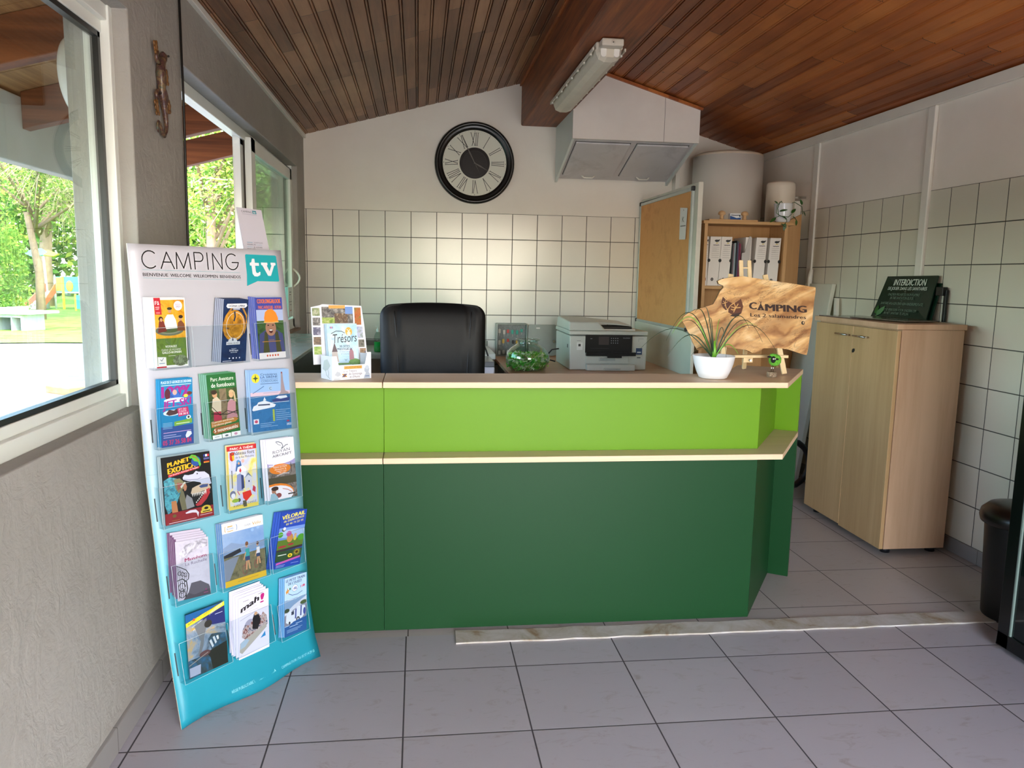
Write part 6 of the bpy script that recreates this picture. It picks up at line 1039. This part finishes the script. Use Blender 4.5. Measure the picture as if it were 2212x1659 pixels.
def blade(g,ang,L,droop,w=.0035,m=None,h=.30,dy=0):
    rx=math.cos(ang); pts=[]; N=14
    for i in range(N+1):
        a=i/N; x=rx*L*a; z=h*(math.sin(a*PI*droop)/max(.3,math.sin(min(PI/2,PI*droop)))) ; y=math.sin(ang)*L*a+dy*a
        pts.append(V((c[0]+x,c[1]+y,c[2]+.075+z)))
    sd=V((-math.sin(ang)*.4,math.cos(ang)*.2,0))+V((.0,0,0)); sd=V((.8,.3,.3)).normalized()
    vs=[]
    for i,p in enumerate(pts):
        ww=w*(1-.8*(i/N)**1.5); tdir=(pts[min(N,i+1)]-pts[max(0,i-1)]).normalized(); s2=tdir.cross(V((0,1,0.2))).normalized(); vs+=[p-s2*ww+V((0,.001,0)),p+V((0,-.0012,0)),p+s2*ww+V((0,.001,0))]
    g.add(vs,[(i*3+j,i*3+j+1,i*3+j+4,i*3+j+3) for i in range(N) for j in (0,1)],m or PL,True)
BL_=[(PI-.2,.17,.80,.17),(PI+.3,.235,.86,.19),(PI-.5,.15,.70,.155),(PI+.1,.20,.95,.10),(.15,.22,.86,.16),(-.3,.16,.62,.15),(.4,.19,.75,.175),(.05,.27,.92,.14),(-.1,.09,.55,.17),(PI-.1,.05,.55,.21),(.9,.06,.6,.16),(PI+.8,.08,.7,.17),(2.2,.10,.62,.20),(.1,.055,.98,.13),(PI-.3,.30,.93,.12),(.25,.12,.9,.06),(PI+.1,.10,.9,.05)]
for i,(a,L_,dr,h_) in enumerate(BL_):
    g=G(); blade(g,a,L_,dr,.0021 if i%3 else .0028,PL if i%5 else PL2,h_); g.out('leaf',t)
# ================================================================ easel, wooden sign, sheep
EW=woodmat('easel_pine','#d9bd8c','#e6cda0','Z',streak=20,rough=.55)
t=thing('easel',(1.40,3.12,.984),'small pale pine table easel on the slanted end of the counter','easel')
zt=.984
def lean(x,z,d=0): return V((x,3.085+(z-zt)*.22+d,z))
for x0_,x1_,zb,ztp in ((1.262,1.325,zt,1.402),(1.540,1.478,zt,1.402)):
    g=G(); g.bar(lean(x0_,zb+.004,-.02),lean(x1_,ztp,.0),.022,.010,EW,up=(0,1,0)); g.out('leg',t,bevel=.002)
for x in (1.377,1.414):
    g=G(); g.bar(lean(x,1.10,.012),lean(x,1.462,.012),.017,.010,EW,up=(0,1,0)); g.out('mast',t,bevel=.002)
g=G(); g.bar(lean(1.385,1.43,.008),lean(1.405,1.43,.008),.006,.006,EW); g.bar(lean(1.33,1.20,.022),lean(1.47,1.20,.022),.015,.008,EW); g.out('cross_bar',t)
g=G(); g.bar(lean(1.40,1.20,.02),V((1.435,3.235,zt+.006)),.018,.010,EW,up=(0,1,0)); g.out('rear_leg',t,bevel=.002)
g=G(); g.box((1.262,3.068,1.055),(1.555,3.095,1.067),EW); g.out('ledge',t,bevel=.002)
g=G(); g.box((1.36,3.075,1.035),(1.40,3.092,1.055),EW); g.cyl((1.385,3.06,1.045),(1.385,3.09,1.045),.005,MATS['chrome'],10); g.out('clamp',t)
O_=[(1.089,1.207),(1.095,1.224),(1.114,1.237),(1.147,1.252),(1.188,1.264),(1.225,1.276),(1.241,1.301),(1.257,1.331),(1.271,1.345),(1.271,1.353),(1.251,1.361),(1.247,1.372),(1.264,1.381),(1.308,1.389),(1.36,1.394),(1.406,1.388),(1.466,1.38),(1.537,1.372),(1.608,1.363),(1.68,1.353),(1.681,1.341),(1.671,1.284),(1.662,1.217),(1.649,1.149),(1.639,1.094),(1.632,1.069),(1.608,1.074),(1.549,1.092),(1.513,1.097),(1.442,1.096),(1.415,1.079),(1.391,1.077),(1.365,1.089),(1.316,1.095),(1.252,1.102),(1.197,1.095),(1.152,1.086),(1.137,1.111),(1.118,1.154),(1.104,1.181)]
nw=NT('spalted_wood'); mp=nw.n('Mapping'); mp.inputs['Rotation'].default_value=(0,.35,0); nw.l(nw.coord(),mp.inputs[0]); 
w1=nw.noise(1,mp.outputs[0],detail=3,stretch=(3.2,1,11),dist=.9); rings=nw.n('TexWave',wave_type='BANDS',bands_direction='Z',wave_profile='SIN'); rings.inputs['Scale'].default_value=5.5; rings.inputs['Distortion'].default_value=7; rings.inputs['Detail'].default_value=3; rings.inputs['Detail Scale'].default_value=1.6; nw.l(mp.outputs[0],rings.inputs[0])
cw=nw.ramp(w1,[(.34,'#7d5230'),(.45,'#a97846'),(.53,'#cfa268'),(.62,'#ead0a0')]); cw=nw.mix(.28,cw,nw.ramp(rings.outputs[0],[(0,'#8a5a30'),(.3,'#d7a767'),(1,'#e7c48a')]))
ln=nw.noise(1,mp.outputs[0],detail=6,stretch=(5,1,30),rough=.72,dist=1.4); lr=nw.ramp(ln,[(.48,(0,0,0,1)),(.495,(1,1,1,1)),(.51,(0,0,0,1))]); msk=nw.ramp(nw.noise(4,detail=2),[(.42,(0,0,0,1)),(.52,(1,1,1,1))])
cw=nw.mix(nw.math('MULTIPLY',nw.math('MULTIPLY',lr,msk),.85),cw,'#4a2c18')
SPW=nw.fin(nw.pr(cw,.42,normal=nw.bump(ln,.08,.001)))
t=thing('wooden_sign',(1.38,3.08,1.067),'live-edge wooden slab sign with burnt camping lettering standing on the easel','sign')
FS=lambda x,z,d=0: V((x,3.062+(z-1.067)*.20-d,z))
mid=(1.40,1.24)
g=G(); fr=[FS(x,z) for x,z in O_]; bk=[FS(x,z,-.022)+V(((x-mid[0])*-.02,0,0)) for x,z in O_]; n=len(O_)
bm=bmesh.new(); vv=[bm.verts.new(p) for p in fr]; f=bm.faces.new(vv); f.normal_update(); bmesh.ops.triangulate(bm,faces=[f]); bm.verts.index_update(); tris=[[v.index for v in f.verts] for f in bm.faces]; bm.free()
g.add(fr,tris,SPW); g.add(bk,[t_[::-1] for t_ in tris],SPW); 
BKK=picmat('bark_edge',['#5a3c20','#8a6438','#3a2614'],90,2,.8)
g.add(fr+bk,[(i,(i+1)%n,n+(i+1)%n,n+i) for i in range(n)],BKK); g.out('slab',t)
g=G(); BU='#2c150c'
it=[('p',[(1.268,1.308),(1.283,1.292),(1.308,1.282),(1.287,1.256),(1.279,1.252),(1.268,1.262),(1.261,1.276),(1.262,1.292)],'#4a2412'),('p',[(1.347,1.300),(1.356,1.268),(1.347,1.240),(1.327,1.227),(1.300,1.230),(1.306,1.235),(1.290,1.243),(1.291,1.262),(1.303,1.276),(1.320,1.283)],'#54290f'),('p',[(1.296,1.229),(1.312,1.237),(1.345,1.243),(1.336,1.231),(1.322,1.225)],BU)]
TAN='#c99a5c'
for cx_,cz_,s_,rot in ((1.277,1.281,.6,.3),(1.323,1.262,1.0,-.1)):
    for a in (rot+.2,rot+1.1,rot+2.0,rot+3.0,rot+4.3): it.append(('l',[(cx_,cz_),(cx_+.020*s_*math.cos(a),cz_+.020*s_*math.sin(a))],.0035*s_,TAN))
it+=[('l',[(1.277,1.281),(1.281,1.262),(1.287,1.256)],.003,TAN),('l',[(1.323,1.262),(1.312,1.253),(1.303,1.256)],.004,TAN),('l',[(1.285,1.251),(1.300,1.272),(1.318,1.283)],.003,TAN)]
sl_=-.037
it+=[('t','C',1.3835,1.2575,.030,.029,BU,.05),('t','MPING',1.455,1.2515,.180,.0285,BU,.05,-.0055),('p',[(1.418,1.2555),(1.433,1.284),(1.448,1.2545),(1.440,1.2547),(1.433,1.262),(1.427,1.2552)],BU),('l',[(1.430,1.290),(1.4345,1.282)],.0022,BU),('l',[(1.437,1.290),(1.4325,1.282)],.0022,BU),('l',[(1.418,1.256),(1.448,1.255)],.003,BU),
('t','Les 2 salamandres',1.3865,1.2275,.246,.0145,BU,.03,-.0085),('e',1.619,1.203,.0078,.0078,'#1c120e'),('e',1.621,1.204,.003,.0045,'#c9a878')]
art(g,FS,it,.0004,.00003); g.out('burnt_lettering',t)
t=thing('felt_sheep',(1.47,3.0,.984),'green felt sheep with a black face on a slice of branch, on the counter','figurine')
FG=picmat('green_felt',['#3f8a22','#62ae34','#7fc24a'],160,6,.95); BF=ink('#0d0d0d',.8)
g=G(); g.lathe([(.019,0),(.0205,.002),(.0205,.020),(.018,.021),(0,.021)],(1.452,3.0,.984),picmat('bark_slice',['#4a3a2c','#8a7660','#c9b79c'],150,7,.8),24); g.out('base',t)
g=G(); 
for dx in (-.003,.005): g.cyl((1.452+dx,3.0,1.004),(1.452+dx,3.0,1.035),.0016,MATS['chrome'],8)
g.out('leg',t)
g=G(); g.ball((1.462,3.0,1.054),(.026,.022,.025),FG,24,16,fn=lambda d:1+.05*math.sin(9*d.x+7*d.z)*math.cos(8*d.y)); g.ball((1.447,2.99,1.072),(.014,.013,.010),FG,16,10); g.out('body',t)
g=G(); g.ball((1.444,2.977,1.058),(.010,.010,.014),BF,16,10); g.out('head',t)
g=G(); g.ball((1.429,2.982,1.069),(.010,.004,.004),BF,10,8); g.ball((1.458,2.974,1.060),(.008,.004,.004),BF,10,8); g.out('ear',t)
for dx in (-.003,.004):
    g=G(); g.ball((1.443+dx,2.968,1.062),.0032,ink('#e8e8e0',.4),10,8); g.ball((1.443+dx+.0006,2.9652,1.0618),.0010,BF,8,6); g.out('eye',t)
# ================================================================ outdoors
def outp(r,y): return r*y
def leaves(g,pts,size,mats,rnd,fl=.0):
    for p in pts:
        a=V((rnd.gauss(0,1),rnd.gauss(0,1),rnd.gauss(0,.6))).normalized(); b=a.orthogonal().normalized(); b=(b+a.cross(b)*rnd.uniform(-1,1)).normalized(); s_=size*rnd.uniform(.6,1.3)
        p=V(p); g.add([p-a*s_,p-b*s_*.5,p+a*s_,p+b*s_*.5],[(0,1,2,3)],mats[rnd.randrange(len(mats))])
def leafm(name,h):
    if name in MATS: return MATS[name]
    t=NT(name); d=t.n('BsdfDiffuse'); d.inputs[0].default_value=lin(h); tr=t.n('BsdfTranslucent'); tr.inputs[0].default_value=lin(h); m=t.n('MixShader'); m.inputs[0].default_value=.45; t.l(d.outputs[0],m.inputs[1]); t.l(tr.outputs[0],m.inputs[2]); return t.fin(m.outputs[0])
YG=[leafm('leaf_yellow_green','#a2ad50'),leafm('leaf_spring_green','#7f9a42'),leafm('leaf_mid_green','#5f8638'),leafm('leaf_pale','#b5b87c')]
MG=[leafm('leaf_green','#4c7632'),leafm('leaf_fresh','#6f9440'),leafm('leaf_deep','#375e28')]
BR=plain('tree_bark','#7d6a54',.9,var=.3,scale=3); BR2=plain('pale_twigs','#a8967c',.9,var=.2)
def branchtree(name,x,y,H,lab,seed,mats,lsz,nl,spread,grp='trees beyond the lawn',low=.25,tr=.28,twigs=BR2,cat='tree',dens=1.0):
    r=random.Random(seed); z=gz(y); t=thing(name,(x,y,z),lab,cat,grp); g=G(); pts=[]
    top=V((x+r.uniform(-.5,.5),y,z+H*.45)); g.tube([(x,y,z-.1),(x+.05,y,z+H*.2),top],[tr,tr*.8,tr*.6],BR,8)
    br=[]
    for i in range(9):
        a=r.uniform(0,2*PI); s0=V((x,y,z+H*r.uniform(low,.45))); e=s0+V((math.cos(a)*spread*r.uniform(.5,1),math.sin(a)*spread*r.uniform(.5,1),H*r.uniform(.15,.5))); m=(s0+e)/2+V((0,0,H*.05)); g.tube([s0,m,e],[tr*.35,tr*.2,.04],BR,6); br+= [m,e]
    g.out('trunk',t)
    g=G()
    for i in range(int(140*dens)):
        b=br[r.randrange(len(br))]; d=V((r.gauss(0,1),r.gauss(0,1),r.gauss(-.1,.8))).normalized(); L=r.uniform(.8,2.2); p0=b+d*r.uniform(0,.8); p1=p0+d*L*.5+V((0,0,.1)); p2=p0+d*L+V((0,0,-.2*L)); g.tube([p0,p1,p2],[.022,.014,.006],twigs,3); pts+=[p0+(p2-p0)*r.random()+V((r.gauss(0,.22),r.gauss(0,.22),r.gauss(0,.22))) for _ in range(nl)]
    g.out('branches',t); g=G(); leaves(g,pts,lsz,mats,r); g.out('foliage',t); return t
# seen through the left window (direction x/y about -.5 .. -.38) and through the sliding window (-.28 .. -.15)
branchtree('tree',-19.1,42.0,12,'wide bare-branched tree with tiny yellow leaves behind the table tennis table',1,YG,.085,16,7.5,tr=.25,dens=5,low=.36)
branchtree('tree',-25.5,57,15,'tall forked tree with thick trunk behind the slide',2,YG+MG,.16,60,6,tr=.55,dens=1.3)
branchtree('tree',-19.5,62,14,'dark-trunked green tree to the right of the play tower',3,MG+YG,.17,70,6,tr=.4,dens=1.2)
branchtree('tree',-33,66,15,'green tree far behind the willow',4,MG,.18,80,7,tr=.4,dens=1.3)
branchtree('tree',-6.9,27,11,'yellow-green tree filling the sliding window opening',5,YG,.075,110,4.2,tr=.22,low=.15,dens=2.0)
branchtree('tree',-5.2,31,12,'light green tree behind the closed sliding pane',6,YG+MG,.08,90,4.5,tr=.22,low=.12,dens=1.8)
branchtree('tree',-11.0,44,13,'bushy green tree further back beyond the sliding window',7,MG+YG,.15,80,6,tr=.3,low=.08,dens=1.5)
branchtree('tree',-14.5,50,13,'thin-trunked green tree beside the metal post',8,MG+YG,.15,80,5,tr=.3,low=.15,dens=1.4)
branchtree('tree',-5.4,3.6,11,'sparse tree standing by the gravel drive outside the left window, shading the gravel',12,YG,.08,3,4.5,tr=.16,low=.3,dens=1.6,grp='trees beside the drive')
# willow
r=random.Random(21); t=thing('willow_tree',(-20.8,37,gz(37)),'weeping willow with hanging bright green fronds left of the slide','tree'); z=gz(37)
g=G(); g.tube([(-20.8,37,z),(-20.6,37,z+4),(-20.5,37,z+6.5)],[.4,.32,.2],BR,8); g.out('trunk',t)
g=G(); g2=G()
for i in range(420):
    a=r.uniform(0,2*PI); R_=3.1*math.sqrt(r.random()); x=-20.6+R_*math.cos(a); y=37+R_*math.sin(a); zt_=z+5.6-R_*.5+r.uniform(-.6,.6); L=r.uniform(2.5,5.2); zb=max(z+.5,zt_-L); pts=[]; zz=zt_
    g2.tube([(x,y,zt_),(x+.1,y,(zt_+zb)/2),(x+.12,y,zb)],[.007,.005,.003],YG[1],3)
    while zz>zb: pts.append((x+.1+r.gauss(0,.10),y+r.gauss(0,.10),zz)); zz-=.10
    leaves(g,pts,.085,[YG[1],MG[0],MG[1],YG[2]],r)
g2.out('fronds',t); g.out('foliage',t)
# distant wood behind everything: one mass
r=random.Random(31); g=G(); pts=[]
for i in range(42000):
    x=r.uniform(-62,12); y=r.uniform(74,84); pts.append((x,y,-1.4+r.random()**.8*(15+3*math.sin(x*.35)+2*math.sin(x*.9))))
leaves(g,pts,.42,MG+YG[:3],r); g.out('distant_woodland',loc=(-25,78,-1.3),label='mass of green woodland foliage beyond the campsite trees',cat='woodland',kind='stuff')
# table tennis table
tx,ty=-16.9,34.6; tz=gz(34.6); t=thing('table_tennis_table',(tx,ty,tz),'pale concrete table tennis table on the lawn','table'); TG=plain('concrete_table_grey','#9aa3a5',.6,var=.04,scale=2)
th=-.30; U=V((math.cos(th),math.sin(th),0)); W=V((-math.sin(th),math.cos(th),0)); O=V((tx,ty,tz))
g=G(); g.obox(O+V((0,0,.80)),(U,W,(0,0,1)),(1.55,.85,.05),TG); g.out('table_top',t)
for s_ in (-.75,.55):
    g=G(); g.obox(O+U*s_+V((0,0,.38)),(U,W,(0,0,1)),(.42 if s_<0 else .03,.62,.37),TG)
    if s_>0: g.obox(O+U*(s_-.5)+W*.5+V((0,0,.38)),(U,W,(0,0,1)),(.5,.03,.37),TG)
    g.out('pedestal',t)
g=G(); g.obox(O+U*.4-W*.58+V((0,0,.67)),(U,W,(0,0,1)),(.62,.03,.07),TG); g.obox(O+U*1.0+V((0,0,.38)),(U,W,(0,0,1)),(.03,.6,.37),TG); g.out('cross_rail',t)
g=G(); g.obox(O+U*(-.0)+V((0,0,.93)),(W,(0,0,1),U),(.90,.075,.006),plain('net_metal','#cfd6da',.5)); g.out('net',t)
g=G(); F=plane(O+U*(-1.10)-W*.628+V((0,0,.10)),U*.75,V((0,0,.5)),-W); art(g,F,[('l',[(.35,.35),(.30,.55),(.40,.72),(.62,.82)],.05,'#3c4448'),('l',[(.45,.40),(.42,.56),(.50,.70),(.70,.78)],.03,'#3c4448'),('t','cornilleau',.18,.18,.66,.12,'#5a666c',.0)],.002,.0005); g.out('logo',t)
# play tower with slide
sy=53.0; sz=gz(53); sx=-23.6; t=thing('play_tower',(sx,sy,sz),'playground tower with silver slide and leaf-shaped roof','slide'); GM=plain('playground_post_grey','#b5b9b0',.4); GN=ink('#3fae84'); YE=ink('#d9cf34'); RB=ink('#a8583c'); TE=ink('#4fc4b8')
for dx,dy in ((-.1,0),(1.9,0),(-.1,1.2),(1.9,1.2),(.45,0)):
    g=G(); g.cyl((sx+dx,sy+dy,sz),(sx+dx,sy+dy,sz+(2.15 if dx>.4 else 1.9)),.055,GM,8); g.out('post',t)
g=G(); g.box((sx-.1,sy,sz+1.05),(sx+1.9,sy+1.2,sz+1.12),GM); g.out('platform',t)
g=G(); g.cyl((sx-.0,sy,sz),(sx-.15,sy,sz+3.6),.07,GM,8); g.out('mast',t)
g=G(); g.prism([(-1.0,0),(-.6,.25),(0,.32),(.35,.1),(.1,-.1),(-.6,-.18)],((sx-.2,sy,sz+3.5),(1,0,0),(0,.3,1),(0,-1,.3)),.15,TE); g.prism([(0,.1),(.3,.28),(1.0,.05),(.7,-.1),(.1,-.05)],((sx-.15,sy,sz+3.45),(1,0,0),(0,.3,1),(0,-1,.3)),.15,YE); g.out('leaf_roof',t)
g=G(); g.hexa([(sx-.45,sy-1.9,sz+.1),(sx+.35,sy-1.9,sz+.1),(sx+.4,sy,sz+1.10),(sx-.1,sy,sz+1.10)],[(sx-.45,sy-1.9,sz+.18),(sx+.35,sy-1.9,sz+.18),(sx+.4,sy,sz+1.18),(sx-.1,sy,sz+1.18)],plain('slide_steel','#c9ccd8',.25,.6)); g.out('chute',t)
for sg,(xa,xb) in enumerate(((-.55,-.12),(.45,.45))):
    g=G(); g.hexa([(sx+xa,sy-1.95,sz+.1),(sx+xa+.06,sy-1.95,sz+.1),(sx+xb+.06,sy,sz+1.1),(sx+xb,sy,sz+1.1)],[(sx+xa,sy-1.95,sz+.45),(sx+xa+.06,sy-1.95,sz+.45),(sx+xb+.06,sy,sz+1.7),(sx+xb,sy,sz+1.7)],RB); g.out('slide_side',t)
g=G(); g.hexa([(sx-.75,sy-.1,sz+.0),(sx-.65,sy-.1,sz+.0),(sx-.12,sy,sz+.0),(sx-.2,sy,sz+.0)],[(sx-.55,sy-.1,sz+.9),(sx-.45,sy-.1,sz+.9),(sx-.05,sy,sz+1.75),(sx-.12,sy,sz+1.75)],RB); g.out('climbing_wall',t)
g=G(); g.box((sx+.5,sy-.05,sz+1.15),(sx+1.9,sy,sz+2.1),GN); g.box((sx+.55,sy-.07,sz+1.2),(sx+.85,sy-.05,sz+2.05),YE); g.ball((sx+1.35,sy-.06,sz+1.5),(.22,.03,.35),YE,10,8); g.out('play_panel',t)
g=G(); g.box((sx+.9,sy-.12,sz),(sx+1.02,sy-.05,sz+2.1),YE); g.out('yellow_post',t)
t=thing('game_panel',(sx+2.6,sy-2,gz(51)),'low green panel with a yellow disc beside the slide','play panel'); g=G(); x=sx+2.5; g.box((x,51,gz(51)+.15),(x+.95,51.06,gz(51)+1.0),GN); g.box((x-.1,51,gz(51)),(x,51.08,gz(51)+1.05),YE); g.out('panel',t); g=G(); g.cyl((x+.48,50.97,gz(51)+.58),(x+.48,51,gz(51)+.58),.26,YE,20); g.out('disc',t)
g=G(); g.cyl((-17.3,45,gz(45)),(-17.3,45,gz(45)+11),.13,plain('lamp_post_grey','#8fa0a8',.5),10); g.out('lamp_post',loc=(-17.3,45,gz(45)),label='plain grey metal post standing beyond the lawn near the window edge',cat='post')
# planks bench outside the left window
t=thing('wooden_bench',(-2.95,7.3,gz(7.3)),'thick wooden bench plank outside the left window','bench')
g=G(); dv=V((.56,.83,0)); sv=V((-.83,.56,0)); cc=V((-2.72,7.72,.31)); g.obox(cc,(dv,sv,(0,0,1)),(.75,.17,.035),woodmat('bench_plank','#b5714a','#d09468','Y',streak=12,rough=.6)); g.out('seat_plank',t,bevel=.01)
for s_ in (-.5,.5):
    g=G(); q=cc+dv*s_; g.box((q.x-.08,q.y-.08,gz(7.3)),(q.x+.08,q.y+.08,.275),RW); g.out('leg',t)
# bulkhead lamp on the outer wall
t=thing('bulkhead_lamp',(-1.06,2.80,2.0),'round white ribbed wall lamp outside the left window','lamp')
g=G(); g.lathe([(.145,0),(.15,.012),(.146,.03)],(-1.052,2.80,2.0),ink('#d9dcd4',.3),40,axis=(-1,0,0)); g.out('base',t)
g=G(); g.lathe([(.142,.03),(.138,.05),(.12,.072),(.08,.088),(0,.094)],(-1.052,2.80,2.0),plain('lamp_glass_white','#e6e9df',.2,var=.01),40,axis=(-1,0,0),cap=False)
for k in range(11): z_=1.9+.02*k; hw=math.sqrt(max(0,.13**2-(z_-2.0)**2)); g.tube([(-1.130,2.80-hw*.45,z_),(-1.140,2.80,z_),(-1.130,2.80+hw*.45,z_)],.0022,ink('#cdd0c4',.3),5)
g.out('cover',t)
# notice stuck on the sliding pane
g=G(); F=bil((-.9,5.56,1.06),(-.9,5.735,1.06),(-.9,5.735,1.27),(-.9,5.56,1.27),(1,0,0)); g.hexa([F(0,0,-.001),F(1,0,-.001),F(1,1,-.001),F(0,1,-.001)],[F(0,0,.0005),F(1,0,.0005),F(1,1,.0005),F(0,1,.0005)],ink('#dfe4e0')); art(g,F,[('r',.3,.82,.7,.85,'#6a7478'),('r',.3,.74,.6,.77,'#6a7478'),('r',.2,.5,.8,.53,'#9aa4a4'),('r',.3,.4,.7,.43,'#9aa4a4'),('r',.3,.2,.7,.24,'#c9a08c')],.001); g.out('paper_notice',loc=(-.9,5.65,1.16),label='white paper notice stuck on the sliding window behind the display',cat='paper')
